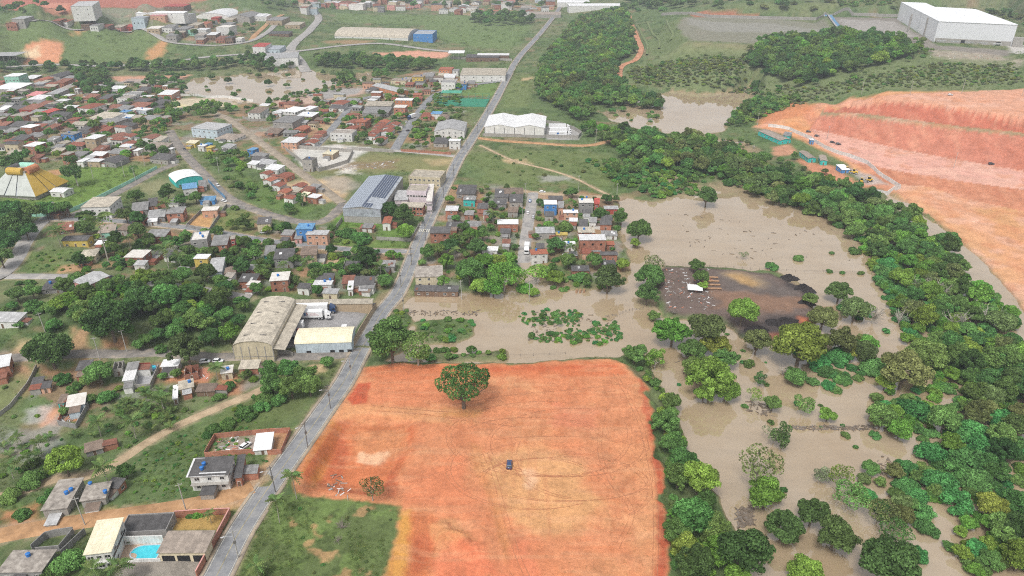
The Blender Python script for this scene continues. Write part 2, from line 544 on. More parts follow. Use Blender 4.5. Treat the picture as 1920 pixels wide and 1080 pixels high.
# islands in the flood
for pts, z in [([(775, 602), (835, 594), (888, 598), (893, 625), (860, 642), (800, 646), (780, 630)], .7), ([(790, 655), (880, 660), (950, 655), (956, 678), (800, 680)], .5), ([(1236, 500), (1330, 502), (1440, 512), (1505, 540), (1528, 592), (1505, 622), (1430, 640), (1392, 626), (1355, 596), (1248, 588), (1234, 545)], 1.9),
               ([(735, 585), (765, 575), (772, 600), (740, 640), (720, 620)], .8)]:
    pw = wpoly(pts, z)
    m = sstep(-3, 2.5, psd(pw, 30) + (fbm(GX, GY, 7, 3, 51) - .5) * 4)
    GZ[:] = np.maximum(GZ, GZ * (1 - m) + (z + (fbm(GX, GY, 6, 3, 52) - .5) * .4) * m)
# ------------------------------------------------------------------ helpers for objects
def mesh_np(name, verts, faces, mats=(), smooth=False, midx=None):
    """mesh from arrays; faces is an (n,3) or (n,4) array, or a list of index lists"""
    me = bpy.data.meshes.new(name)
    verts = np.asarray(verts, np.float32)
    if isinstance(faces, np.ndarray):
        n, k = faces.shape
        me.vertices.add(len(verts))
        me.vertices.foreach_set('co', verts.ravel())
        me.loops.add(n * k)
        me.loops.foreach_set('vertex_index', faces.astype(np.int32).ravel())
        me.polygons.add(n)
        me.polygons.foreach_set('loop_start', np.arange(0, n * k, k, dtype=np.int32))
        me.polygons.foreach_set('loop_total', np.full(n, k, np.int32))
        if midx is not None:
            me.polygons.foreach_set('material_index', np.asarray(midx, np.int32))
        if smooth:
            me.polygons.foreach_set('use_smooth', np.ones(n, bool))
        me.update(calc_edges=True)
    else:
        me.from_pydata([tuple(map(float, v)) for v in verts], [], [tuple(map(int, f)) for f in faces])
        if midx is not None:
            me.polygons.foreach_set('material_index', np.asarray(midx, np.int32))
        if smooth:
            me.polygons.foreach_set('use_smooth', np.ones(len(me.polygons), bool))
        me.update()
    for m in mats:
        me.materials.append(MATS[m] if isinstance(m, str) else m)
    return me


def link(name, data, parent=None, loc=None, rz=None, scale=None):
    o = bpy.data.objects.new(name, data)
    COL.objects.link(o)
    if parent is not None:
        o.parent = parent
    if loc is not None:
        o.location = [float(v) for v in loc]
    if rz is not None:
        o.rotation_euler = (0, 0, float(rz))
    if scale is not None:
        o.scale = [float(v) for v in scale]
    return o


def tag(o, label, cat=None, group=None, kind=None):
    o['label'] = label
    if cat:
        o['category'] = cat
    if group:
        o['group'] = group
    if kind:
        o['kind'] = kind
    return o


def empty(name, loc, rz=0.0):
    o = bpy.data.objects.new(name, None)
    COL.objects.link(o)
    o.empty_display_size = .5
    o.location = [float(v) for v in loc]
    o.rotation_euler = (0, 0, float(rz))
    return o


def copy_tree(o, parent=None):
    c = o.copy()
    COL.objects.link(c)
    c.parent = parent
    for ch in o.children:
        copy_tree(ch, c)
    return c


class MB:
    """collects boxes, prisms and tubes into one mesh"""

    def __init__(s):
        s.v, s.f, s.m = [], [], []

    def add(s, vs, fs, mi=0):
        n = len(s.v)
        s.v += [tuple(map(float, v)) for v in vs]
        s.f += [tuple(i + n for i in f) for f in fs]
        s.m += [mi] * len(fs)
        return s

    def box(s, x0, x1, y0, y1, z0, z1, mi=0):
        return s.hexa([(x0, y0, z0), (x1, y0, z0), (x1, y1, z0), (x0, y1, z0), (x0, y0, z1), (x1, y0, z1), (x1, y1, z1), (x0, y1, z1)], mi)

    def hexa(s, c, mi=0):
        return s.add(c, [(3, 2, 1, 0), (4, 5, 6, 7), (0, 1, 5, 4), (1, 2, 6, 5), (2, 3, 7, 6), (3, 0, 4, 7)], mi)

    def prism(s, prof, y0, y1, mi=0, axis='y'):
        """extrude an (a,z) outline along y (or x)"""
        n = len(prof)
        if axis == 'y':
            vs = [(a, y0, z) for a, z in prof] + [(a, y1, z) for a, z in prof]
        else:
            vs = [(y0, a, z) for a, z in prof] + [(y1, a, z) for a, z in prof]
        fs = [tuple(range(n - 1, -1, -1)), tuple(range(n, 2 * n))] + [(i, (i + 1) % n, n + (i + 1) % n, n + i) for i in range(n)]
        return s.add(vs, fs, mi)

    def tube(s, p, q, r0, r1=None, n=6, mi=0, cap=True):
        r1 = r0 if r1 is None else r1
        p, q = Vector(p), Vector(q)
        d = (q - p).normalized()
        a = d.orthogonal().normalized()
        b = d.cross(a)
        vs = []
        for c, r in ((p, r0), (q, r1)):
            for k in range(n):
                t = 2 * math.pi * k / n
                vs.append(c + (a * math.cos(t) + b * math.sin(t)) * r)
        fs = [(k, (k + 1) % n, n + (k + 1) % n, n + k) for k in range(n)]
        if cap:
            fs += [tuple(range(n - 1, -1, -1)), tuple(range(n, 2 * n))]
        return s.add(vs, fs, mi)

    def mesh(s, name, mats, smooth=False):
        return mesh_np(name, s.v, s.f, mats, smooth, s.m)

    def build(s, name, mats, parent=None, loc=None, rz=None, scale=None, smooth=False):
        if isinstance(mats, str):
            mats = [mats]
        return link(name, s.mesh(name, mats, smooth), parent, loc, rz, scale)


# ------------------------------------------------------------------ roads: carve the bed, then lay the ribbon
def smooth_line(P, step):
    P = np.asarray(P, float)
    # Catmull-Rom through the points
    Q = np.vstack([2 * P[0] - P[1], P, 2 * P[-1] - P[-2]])
    out = []
    for i in range(1, len(Q) - 2):
        n = max(2, int(np.linalg.norm(Q[i + 1][:2] - Q[i][:2]) / step))
        for t in np.linspace(0, 1, n, endpoint=False):
            a, b, c, d = Q[i - 1], Q[i], Q[i + 1], Q[i + 2]
            out.append(.5 * ((2 * b) + (c - a) * t + (2 * a - 5 * b + 4 * c - d) * t * t + (3 * b - a - 3 * c + d) * t ** 3))
    out.append(Q[-2])
    return np.array(out)


def road_line(pts, step=3.0):
    w = np.array([at(a, b) for a, b in pts])
    L = smooth_line(w[:, :2], step)
    z = np.maximum(hgt(L[:, 0], L[:, 1]), -.25)
    k = max(3, int(24 / step)) | 1
    zp = np.pad(z, k // 2, mode='edge')
    z = np.convolve(zp, np.ones(k) / k, 'valid')
    return np.column_stack([L, z])


def carve(L, half, blend=4.0, lower=.16):
    pad = half + blend + 2
    m = np.zeros(GX.shape, bool)
    i0 = max(0, np.searchsorted(YR, L[:, 1].min() - pad) - 1)
    i1 = min(NR, np.searchsorted(YR, L[:, 1].max() + pad) + 2)
    sx, sy = GX[i0:i1], GY[i0:i1]
    best = np.full(sx.shape, 1e9)
    zz = np.zeros(sx.shape)
    for a, b in zip(L[:-1], L[1:]):
        r0 = max(0, np.searchsorted(YR[i0:i1], min(a[1], b[1]) - pad) - 1)
        r1 = min(i1 - i0, np.searchsorted(YR[i0:i1], max(a[1], b[1]) + pad) + 1)
        if r1 <= r0:
            continue
        xs, ys = sx[r0:r1], sy[r0:r1]
        cm = np.where((xs > min(a[0], b[0]) - pad) & (xs < max(a[0], b[0]) + pad))
        if not len(cm[0]):
            continue
        x, y = xs[cm], ys[cm]
        e = b[:2] - a[:2]
        t = np.clip(((x - a[0]) * e[0] + (y - a[1]) * e[1]) / (e @ e + 1e-9), 0, 1)
        d = np.hypot(x - a[0] - t * e[0], y - a[1] - t * e[1])
        z = a[2] + t * (b[2] - a[2])
        bb = best[r0:r1]
        zv = zz[r0:r1]
        k = d < bb[cm]
        idx = (cm[0][k], cm[1][k])
        bb[idx] = d[k]
        zv[idx] = z[k]
    w = 1 - sstep(half + .6, half + .6 + blend, best)
    g = GZ[i0:i1]
    g[:] = np.where(best < 1e8, g * (1 - w) + (zz - lower) * w, g)
    full = np.full(GX.shape, 1e9)
    full[i0:i1] = best
    return full


def ribbon(name, L, offs, mats, midx, lift=0.0):
    """offs: list of (lateral offset, height); strips between neighbours get midx"""
    T = np.gradient(L[:, :2], axis=0)
    T /= np.linalg.norm(T, axis=1)[:, None] + 1e-9
    N = np.column_stack([T[:, 1], -T[:, 0]])
    lf = lift + np.maximum(0, (L[:, 1] - 350)) * .0009
    V = []
    for o, h in offs:
        V.append(np.column_stack([L[:, :2] + N * o, L[:, 2] + h + lf]))
    V = np.stack(V, 1)
    n, k = V.shape[:2]
    idx = np.arange(n * k).reshape(n, k)
    F, M = [], []
    for j in range(k - 1):
        f = np.column_stack([idx[:-1, j], idx[:-1, j + 1], idx[1:, j + 1], idx[1:, j]])
        F.append(f)
        M.append(np.full(n - 1, midx[j]))
    return mesh_np(name, V.reshape(-1, 3), np.vstack(F), mats, False, np.concatenate(M))


def road_mat(name, c, dust, patch=.5):
    t = NT(name)
    t.set(Roughness=.85)
    t.b.inputs['Specular IOR Level'].default_value = .3
    f = t.noise(.22, 5, .65)
    f2 = t.noise(1.7, 4, .7)
    a = t.ramp(f, [(.35, tuple(x * .72 for x in c)), (.5, c), (.66, dust)])
    t.col(t.mix(patch, a, t.ramp(f2, [(.35, .72), (.6, 1.0), (.75, 1.18)]), 'MULTIPLY'))
    return t.m


road_mat('asphalt', (.225, .23, .24), (.285, .28, .27))
road_mat('old_asphalt', (.22, .20, .18), (.32, .27, .22))
road_mat('pale_paving', (.33, .315, .30), (.40, .37, .33))
road_mat('sandy_track', (.40, .30, .19), (.47, .36, .24))
road_mat('dusty_street', (.30, .25, .19), (.37, .31, .24))
road_mat('earth_track', (.42, .24, .12), (.50, .30, .16))
road_mat('red_track', (.48, .22, .12), (.52, .30, .19))
road_mat('pavement_concrete', (.36, .30, .23), (.44, .35, .25))
plain('road_paint', (.62, .60, .52), .7, .25, 3)
plain('yellow_paint', (.44, .38, .22), .7, .3, .6)

ROADS = [
    # name, label, pixels, width, material, kerbs
    ('main_road', 'grey asphalt main road running from the bottom left to the far town', [(380, 1120), (406, 1080), (444, 1005), (483, 945), (524, 885), (578, 810), (612, 762), (647, 712), (676, 657), (700, 615), (718, 583), (744, 552), (762, 515), (780, 468), (797, 428), (826, 366), (846, 327), (862, 295), (880, 268), (922, 200), (949, 150), (973, 108), (1014, 62), (1045, 22), (1056, 4)], 6.6, 'asphalt', 1),
    ('warehouse_street', 'muddy street running past the arched warehouse to the left', [(676, 661), (640, 664), (560, 668), (480, 668), (400, 668), (300, 664), (220, 660), (140, 664), (60, 668), (-40, 674)], 5.5, 'old_asphalt', 0),
    ('village_street', 'narrow street with pale kerbs through the left village', [(776, 472), (690, 470), (620, 465), (540, 456), (480, 448), (400, 434), (345, 426), (275, 419), (200, 413), (110, 410), (78, 410)], 5.0, 'asphalt', 1),
    ('corner_street', 'pale paved street curving at the left edge of the village', [(92, 404), (68, 425), (46, 455), (28, 488), (0, 516), (-40, 530)], 7.0, 'pale_paving', 0),
    ('lower_street', 'pale street in front of the pink gabled house', [(14, 517), (70, 519), (130, 519), (190, 525), (250, 530), (400, 546), (470, 560)], 5.0, 'pale_paving', 0),
    ('walled_lane', 'dark lane along the pale green wall', [(112, 410), (150, 397), (190, 378), (250, 345), (300, 318), (330, 308)], 5.5, 'old_asphalt', 0),
    ('curved_road', 'worn road curving round the green slope to the blue house', [(318, 245), (330, 266), (350, 292), (382, 326), (415, 360), (445, 380), (490, 397), (545, 412), (585, 418), (612, 412), (632, 395), (646, 380)], 6.0, 'old_asphalt', 0),
    ('sandy_street', 'wide sandy street beside the small tiled houses', [(402, 212), (428, 222), (452, 240), (482, 262), (520, 290), (556, 318), (590, 342), (625, 368), (642, 380)], 6.0, 'dusty_street', 0),
    ('cross_street', 'paved cross street beyond the dry field', [(862, 294), (810, 288), (735, 282), (650, 278)], 5.0, 'pale_paving', 0),
    ('middle_street', 'asphalt street climbing past the small terracotta houses', [(738, 284), (760, 247), (782, 215), (806, 186), (830, 172), (880, 160), (944, 152)], 6.5, 'asphalt', 0),
    ('upper_street', 'street between the dry plot and the brick houses', [(590, 276), (615, 250), (645, 215), (668, 190), (720, 178), (815, 170)], 6.0, 'asphalt', 0),
    ('hill_road', 'road along the top of the green hillside', [(56, 42), (100, 42), (180, 50), (250, 60), (310, 76), (350, 83), (420, 85), (468, 78), (496, 64), (515, 48)], 8.0, 'pale_paving', 0),
    ('highway', 'pale highway along the foot of the green hillside', [(-40, 124), (60, 123), (180, 124), (280, 120), (380, 108), (480, 101), (560, 96), (640, 86), (715, 82), (780, 90), (860, 98)], 9.0, 'pale_paving', 0),
    ('bending_road', 'pale road bending up from the highway to the far hill', [(575, 135), (560, 112), (545, 95), (556, 78), (580, 58), (597, 38), (592, 25), (570, 17), (530, 10)], 12.0, 'pale_paving', 0),
    ('flooded_street', 'muddy street running down into the flood between houses', [(1000, 361), (996, 385), (990, 420), (984, 460), (982, 500), (985, 545)], 6.0, 'pale_paving', 0),
    ('field_lane', 'dirt lane behind the houses by the flood', [(950, 352), (1000, 361), (1060, 365), (1110, 368), (1160, 372)], 4.0, 'sandy_track', 0),
    ('factory_lane', 'reddish dirt lane in front of the white double warehouse', [(890, 258), (940, 264), (1000, 268), (1060, 272), (1110, 272), (1150, 262)], 5.0, 'earth_track', 0),
    ('wood_track', 'red dirt track winding through the wood below the terraces', [(1180, 30), (1186, 50), (1196, 75), (1202, 92), (1192, 112), (1166, 124), (1161, 142), (1168, 162), (1182, 172)], 6.5, 'red_track', 0),
    ('footpath', 'sandy track crossing the green dip at the left', [(-30, 936), (50, 918), (108, 897), (160, 892), (225, 862), (280, 826), (340, 795), (400, 768), (470, 738), (505, 722)], 3.2, 'sandy_track', 0),
    ('village_track', 'orange earth track past the pool villa', [(-30, 1010), (60, 992), (160, 975), (260, 962), (340, 948), (420, 930), (474, 915)], 5.5, 'earth_track', 0),
    ('field_path', 'thin trodden path across the green field', [(900, 272), (960, 300), (1030, 318), (1080, 335), (1110, 350), (1150, 370)], 1.6, 'sandy_track', 0),
    ('hill_track', 'orange dirt track leading down the far hillside', [(530, 28), (505, 42), (485, 60), (470, 76)], 7.0, 'earth_track', 0),
]
ROAD_L = {}
ROAD_D = np.full(GX.shape, 1e9)
for nm, lab, pts, wd, mt, kb in ROADS:
    L = road_line(pts, 2.5 if nm in ('main_road', 'footpath') else 4.0)
    ROAD_L[nm] = L
    d = carve(L, wd / 2 + (2.0 if kb else 0.3), 5.0)
    ROAD_D = np.minimum(ROAD_D, d - wd / 2)
for nm, lab, pts, wd, mt, kb in ROADS:
    L = ROAD_L[nm]
    h = wd / 2
    if kb:
        me = ribbon(nm, L, [(-h, .02), (-h * .5, .05), (0, .06), (h * .5, .05), (h, .02)], [mt], [0, 0, 0, 0])
    else:
        me = ribbon(nm, L, [(-h - .3, -.2), (-h, .03), (0, .06), (h, .03), (h + .3, -.2)], [mt], [0, 0, 0, 0])
    o = link(nm, me)
    tag(o, lab, kind='structure')
    if kb:
        for s_ in (-1, 1):
            e = [(s_ * h, -.1), (s_ * h, .14), (s_ * (h + .22), .14), (s_ * (h + 1.0), .12), (s_ * (h + 1.05), -.3)]
            if s_ < 0:
                e = e[::-1]
            p = ribbon('pavement', L, e, ['pavement_concrete'], [0, 0, 0, 0])
            po = link('pavement', p)
            tag(po, ('raised concrete pavement along the %s side of the %s' % ('left' if s_ < 0 else 'right', nm.replace('_', ' '))), kind='structure')
    if nm == 'main_road':
        L2 = L[:260]
        c = link('centre_line', ribbon('centre_line', L2, [(-.09, .075), (.09, .075)], ['yellow_paint'], [0]), o)
        for s_ in (-1, 1):
            link('edge_line', ribbon('edge_line', L2, [(s_ * 2.95 - .07, .06), (s_ * 2.95 + .07, .06)], ['road_paint'], [0]), o)
# ------------------------------------------------------------------ ground colours (the soil and sward themselves)
GRASS, DRY, LAWN, WEED = (.102, .145, .056), (.168, .172, .088), (.128, .20, .056), (.055, .092, .032)
BROWN, RED, ORANGE, PINK = (.24, .155, .10), (.50, .165, .08), (.53, .265, .125), (.56, .285, .20)
SAND, GREY, MUD, COAL, PALE = (.50, .36, .21), (.29, .28, .265), (.30, .22, .14), (.10, .085, .085), (.58, .55, .50)
YELLOWSOIL, DEEPRED = (.50, .25, .06), (.36, .085, .04)
GC = np.zeros(GX.shape + (3,))


def blendc(m, c):
    m = np.clip(m, 0, 1)[..., None]
    GC[:] = GC * (1 - m) + np.array(c) * m


n1 = fbm(GX, GY, 60, 6, 61, .62)
n2 = fbm(GX, GY, 11, 4, 62)
n3 = fbm(GX, GY, 3.0, 3, 63)
GC[:] = GRASS
blendc(sstep(.45, .62, n1) * .8, DRY)
blendc(sstep(.50, .70, n2) * .8, WEED)
blendc(sstep(.62, .78, n3) * .45, LAWN)
blendc(sstep(.66, .78, fbm(GX, GY, 26, 4, 64)) * .55, BROWN)


def zblend(pw, c, soft, ns, amp, a, seed, mask=None):
    pad = soft + amp + 2
    sl = near(pw, pad)
    mm = np.where((GX[sl] > pw[:, 0].min() - pad) & (GX[sl] < pw[:, 0].max() + pad))
    if not len(mm[0]):
        return
    x, y = GX[sl][mm], GY[sl][mm]
    sd = sdist(pw, x, y) + (fbm(x, y, ns, 4, seed) - .5) * 2 * amp
    m = (sstep(-soft, soft, sd) * a)
    if mask is not None:
        m = m * mask[sl][mm]
    g = GC[sl]
    g[mm] = g[mm] * (1 - m[:, None]) + np.array(c) * m[:, None]


def zone(pts, c, soft=3.0, ns=8.0, amp=6.0, a=1.0, z=None, seed=71):
    zblend(wpoly(pts, z), c, soft, ns, amp, a, seed)


vg1 = sstep(.58, .70, fbm(GX, GY, 14, 3, 77)) * .5
vg2 = sstep(.60, .72, fbm(GX, GY, 20, 3, 78)) * .5
# villages: trodden earth, yards and weeds mixed
for pts in [[(0, 130), (330, 160), (420, 215), (330, 300), (150, 310), (0, 290)], [(420, 190), (830, 130), (900, 170), (850, 290), (700, 270), (450, 300)],
            [(100, 420), (300, 400), (480, 400), (640, 430), (760, 480), (720, 550), (480, 550), (300, 500), (150, 540), (60, 500)], [(840, 345), (1000, 345), (1165, 375), (1165, 500), (1110, 545), (840, 540), (790, 480)],
            [(270, 0), (480, 20), (480, 85), (350, 80), (240, 55)], [(640, -10), (1050, -10), (1040, 18), (900, 22), (640, 12)], [(0, 670), (480, 670), (500, 720), (380, 740), (120, 800), (0, 800)]]:
    pw = wpoly(pts)
    sd = psd(pw, 10) + (n2 - .5) * 20
    inn = sstep(-4, 4, sd)
    blendc(inn * sstep(.47, .60, n2) * .75, BROWN)
    blendc(inn * vg1, GREY)
    blendc(inn * vg2, (.40, .21, .12))

ZONES = [
    # far left hillside
    ([(0, 55), (110, 45), (250, 60), (330, 85), (290, 118), (60, 122), (0, 110)], (0.120, 0.168, 0.060), 8, 30, 10, .9),
    ([(40, 88), (60, 78), (120, 80), (118, 100), (108, 118), (45, 118), (60, 100)], (.52, .24, .13), 3, 14, 5, 1),
    ([(46, 96), (70, 88), (75, 105), (45, 108)], (.62, .47, .30), 4, 8, 6, .9), ([(280, 90), (305, 75), (315, 80), (292, 112), (275, 112)], ORANGE, 4, 10, 8, .8), ([(130, 62), (160, 52), (162, 57), (135, 67)], ORANGE, 3, 10, 4, .8),
    ([(0, -10), (140, -10), (480, -10), (360, 4), (190, 14), (130, 22), (0, 17)], (.38, .13, .09), 8, 40, 10, .95), ([(80, 6), (140, 6), (130, 20), (82, 20)], (.50, .22, .15), 4, 20, 6, .8),
    ([(0, 16), (80, 18), (60, 28), (0, 24)], GRASS, 3, 20, 6, .9),
    ([(185, 15), (330, 12), (360, 25), (300, 28), (190, 28)], (.30, .28, .24), 4, 20, 6, .4),
    # far fields
    ([(620, 22), (860, 28), (1000, 45), (960, 95), (830, 75), (780, 45), (640, 42)], (0.128, 0.184, 0.064), 8, 40, 12, .85),
    ([(700, 100), (780, 95), (840, 98), (838, 108), (740, 108)], PINK, 3, 16, 8, .95), ([(610, 76), (700, 76), (690, 84), (600, 82)], (.33, .20, .12), 6, 20, 10, .7),
    ([(200, 145), (260, 142), (360, 140), (340, 150), (230, 153)], PINK, 3, 16, 6, .8), ([(240, 148), (340, 147), (330, 158), (210, 158)], GREY, 3, 14, 5, .7),
    ([(300, 185), (450, 186), (440, 200), (330, 202)], (.52, .44, .32), 3, 14, 4, .9), ([(300, 197), (330, 192), (355, 198), (330, 203)], (.58, .50, .28), 2, 10, 4, .9),
    ([(480, 195), (600, 172), (690, 163), (680, 176), (600, 192), (500, 203)], (.44, .31, .25), 3, 14, 3, .9), ([(575, 178), (620, 166), (680, 165), (670, 176), (600, 188)], GREY, 2, 10, 2, .95),
    ([(140, 228), (205, 226), (208, 236), (160, 242), (140, 238)], (.52, .24, .13), 3, 10, 4, 1),
    ([(850, 165), (935, 152), (925, 180), (870, 180), (820, 178)], LAWN, 3, 14, 3, .9), ([(760, 182), (800, 180), (770, 195), (755, 196)], LAWN, 3, 10, 3, .9),
    ([(960, 140), (1010, 138), (990, 200), (935, 205)], (0.136, 0.172, 0.064), 5, 14, 6, .9), ([(978, 146), (1000, 144), (996, 150), (980, 151)], SAND, 3, 8, 4, .8),
    ([(560, 230), (650, 212), (660, 222), (620, 245), (570, 240)], (.40, .29, .17), 4, 10, 4, .9),
    # green park with the yellow hall
    ([(0, 345), (100, 318), (200, 310), (300, 315), (220, 355), (130, 398), (60, 400), (0, 380)], (0.128, 0.205, 0.044), 4, 12, 5, .9), ([(90, 320), (115, 318), (120, 328), (95, 330)], (.45, .22, .13), 3, 8, 4, .8),
    ([(250, 345), (310, 335), (320, 350), (280, 372), (255, 360)], (.23, .22, .12), 4, 10, 6, .8),
    # middle fields
    ([(560, 300), (700, 285), (850, 295), (840, 320), (700, 322), (590, 325)], (.20, .19, .085), 6, 18, 10, .8), ([(520, 345), (640, 330), (660, 360), (600, 382)], (.50, .36, .22), 5, 14, 8, .85),
    ([(600, 335), (650, 330), (680, 345), (640, 365)], (.30, .27, .23), 4, 10, 6, .7), ([(640, 312), (668, 310), (672, 325), (632, 328)], PALE, 3, 8, 6, .85), ([(600, 305), (745, 300), (740, 315), (620, 318)], BROWN, 4, 10, 6, .6),
    ([(800, 300), (850, 298), (846, 308), (810, 312)], SAND, 4, 8, 6, .5),
    ([(440, 320), (520, 350), (600, 390), (560, 405), (470, 380)], (0.104, 0.164, 0.044), 4, 12, 6, .8), ([(870, 290), (1000, 280), (1140, 290), (1180, 330), (1130, 360), (900, 345)], (0.124, 0.160, 0.056), 5, 20, 10, .8),
    ([(945, 300), (985, 298), (995, 306), (955, 308)], SAND, 3, 8, 5, .8), ([(1010, 330), (1075, 330), (1070, 340), (1015, 342)], (.32, .31, .29), 3, 6, 5, .7),
    ([(535, 270), (700, 275), (650, 310), (600, 318), (560, 305)], (.55, .53, .50), 3, 12, 5, .85),
    ([(620, 405), (720, 405), (715, 428), (630, 428)], (0.104, 0.197, 0.036), 2, 8, 2, .9), ([(620, 448), (770, 452), (762, 468), (620, 462)], (0.128, 0.197, 0.048), 3, 8, 3, .8), ([(706, 430), (770, 432), (765, 447), (708, 446)], (0.120, 0.197, 0.044), 2, 8, 2, .8),
    ([(612, 475), (652, 478), (640, 508), (602, 508)], (.42, .30, .19), 1.2, 8, 1, .95), ([(395, 395), (470, 395), (480, 440), (430, 438), (400, 425)], (0.152, 0.180, 0.060), 3, 10, 5, .85), ([(355, 400), (400, 405), (395, 430), (352, 425)], (.46, .27, .12), 1.5, 8, 1.5, .95),
    ([(40, 470), (140, 465), (155, 480), (130, 510), (40, 510)], (0.112, 0.164, 0.048), 3, 8, 4, .8), ([(120, 500), (150, 497), (150, 505), (115, 510)], (.45, .27, .15), 2, 6, 4, .9), ([(60, 470), (25, 520), (0, 520), (10, 480), (40, 440)], (.24, .18, .12), 3, 8, 4, .5),
    # yards
    ([(560, 568), (702, 570), (660, 625), (640, 640), (525, 655), (530, 600)], (.28, .27, .27), 1, 8, .5, .97), ([(1020, 236), (1075, 240), (1092, 250), (1085, 262), (1025, 262)], (.33, .32, .31), 1.5, 8, .5, .97),
    ([(370, 362), (440, 372), (455, 392), (420, 388), (375, 385)], (.37, .33, .28), 2, 8, 1, .9), ([(262, 688), (298, 685), (282, 722), (254, 723)], (.36, .36, .37), .5, 6, .2, 1.0), ([(232, 1000), (320, 995), (300, 1052), (214, 1050)], (.45, .33, .24), .4, 6, .1, 1.0),
    ([(220, 1050), (400, 1040), (380, 1085), (210, 1085)], (.26, .23, .20), 1, 6, 1, .95), ([(330, 965), (425, 960), (405, 995), (318, 995)], (.40, .26, .09), .6, 6, .4, .95),
    ([(400, 815), (480, 808), (545, 806), (525, 846), (400, 846)], (.40, .22, .12), .8, 6, .6, .95), ([(410, 822), (470, 812), (500, 812), (490, 845), (400, 846)], (.33, .30, .28), .8, 5, 1.2, .8),
    ([(80, 985), (180, 960), (340, 945), (470, 900), (480, 940), (420, 960), (220, 975), (80, 1005)], (.48, .27, .13), 2, 8, 3, .85), ([(0, 955), (70, 950), (80, 985), (0, 1000)], (.44, .20, .10), 2, 8, 4, .85), ([(425, 905), (480, 880), (505, 850), (520, 870), (470, 950), (440, 960), (425, 930)], (.42, .26, .15), 2, 6, 3, .85),
    ([(80, 765), (115, 765), (112, 800), (75, 800)], (.52, .27, .17), 1.5, 6, 2, .95), ([(118, 768), (155, 765), (145, 790), (118, 790)], (.45, .20, .10), .6, 5, .4, .95), ([(50, 770), (100, 760), (90, 790), (55, 795)], (.36, .35, .33), 2, 6, 3, .7),
    ([(300, 690), (360, 690), (395, 700), (385, 720), (310, 715)], (.46, .20, .11), 2, 6, 3, .85), ([(365, 690), (392, 690), (390, 714), (362, 710)], (.52, .22, .15), 1, 5, 2, .9), ([(415, 700), (450, 700), (445, 740), (420, 735)], (.42, .20, .11), 2, 6, 3, .8), ([(75, 685), (140, 690), (140, 705), (80, 705)], (.40, .21, .12), 2, 6, 3, .8),
    ([(130, 612), (175, 612), (165, 655), (135, 655)], (.42, .24, .14), 2, 6, 4, .7), ([(190, 635), (235, 635), (230, 655), (190, 655)], (.33, .16, .09), 2, 6, 3, .8), ([(0, 680), (60, 690), (55, 710), (0, 705)], (.38, .22, .13), 2, 6, 3, .8), ([(40, 640), (60, 645), (50, 655), (30, 655)], SAND, 2, 6, 3, .7),
    ([(20, 690), (60, 715), (20, 770), (-20, 790), (-20, 700)], (.18, .19, .085), 2, 8, 3, .7), ([(0, 790), (110, 800), (100, 850), (0, 850)], (.27, .28, .27), 3, 9, 9, .55), ([(505, 690), (640, 680), (560, 780), (400, 840), (330, 850)], (0.112, 0.143, 0.048), 3, 9, 5, .7),
    ([(605, 740), (650, 690), (630, 700), (540, 830), (505, 870)], (.30, .25, .15), 1.5, 6, 3, .5), ([(585, 685), (608, 685), (605, 697), (582, 697)], SAND, 1.5, 5, 3, .8), ([(680, 672), (700, 690), (640, 775), (625, 770)], (0.104, 0.156, 0.048), 1.5, 6, 2, .9),
    # scrap yard
    ([(1236, 500), (1330, 502), (1440, 512), (1505, 540), (1528, 592), (1505, 622), (1430, 640), (1392, 626), (1355, 596), (1248, 588), (1234, 545)], (.135, .10, .085), 2, 9, 2, 1),
    ([(1330, 505), (1420, 515), (1500, 545), (1490, 560), (1360, 545)], (.12, .10, .09), 4, 9, 5, .85), ([(1340, 550), (1400, 548), (1500, 560), (1520, 580), (1400, 590), (1330, 580)], (.24, .14, .09), 3, 8, 6, .7), ([(1366, 515), (1390, 515), (1425, 532), (1410, 540)], (.40, .23, .08), 2, 6, 2, .95), ([(1350, 512), (1395, 510), (1440, 530), (1420, 545)], (.33, .24, .14), 3, 6, 3, .5),
    ([(1440, 590), (1525, 596), (1500, 625), (1420, 645), (1385, 625)], (.06, .05, .048), 3, 8, 3, .95), ([(1470, 515), (1510, 545), (1515, 560), (1470, 535)], (.055, .047, .045), 2, 6, 2, .9), ([(1500, 595), (1525, 600), (1520, 615), (1500, 605)], RED, 2, 5, 2, .8), ([(1430, 625), (1460, 628), (1440, 645)], RED, 2, 5, 2, .6),
    # works platforms and terraces on the hill
    ([(1278, 32), (1420, 32), (1548, 34), (1566, 56), (1500, 76), (1420, 82), (1295, 76), (1268, 52)], (.205, .195, .15), 5, 22, 4, .9), ([(1290, 34), (1330, 40), (1440, 44), (1548, 50), (1540, 62), (1340, 60), (1300, 48)], (.28, .27, .25), 5, 14, 14, .5), ([(1215, 75), (1280, 32), (1265, 55), (1290, 78), (1260, 100), (1215, 105)], (0.128, 0.164, 0.068), 4, 14, 3, .9),
    ([(1290, 80), (1420, 84), (1510, 80), (1440, 100), (1240, 108)], (.20, .185, .10), 5, 14, 6, .85), ([(1550, 32), (1690, 34), (1690, 44), (1760, 85), (1900, 95), (1890, 105), (1750, 92), (1680, 82), (1600, 76), (1566, 52)], (.22, .195, .17), 4, 14, 5, .95), ([(1570, 36), (1680, 40), (1720, 68), (1640, 72), (1590, 60)], (.36, .34, .32), 4, 9, 12, .55),
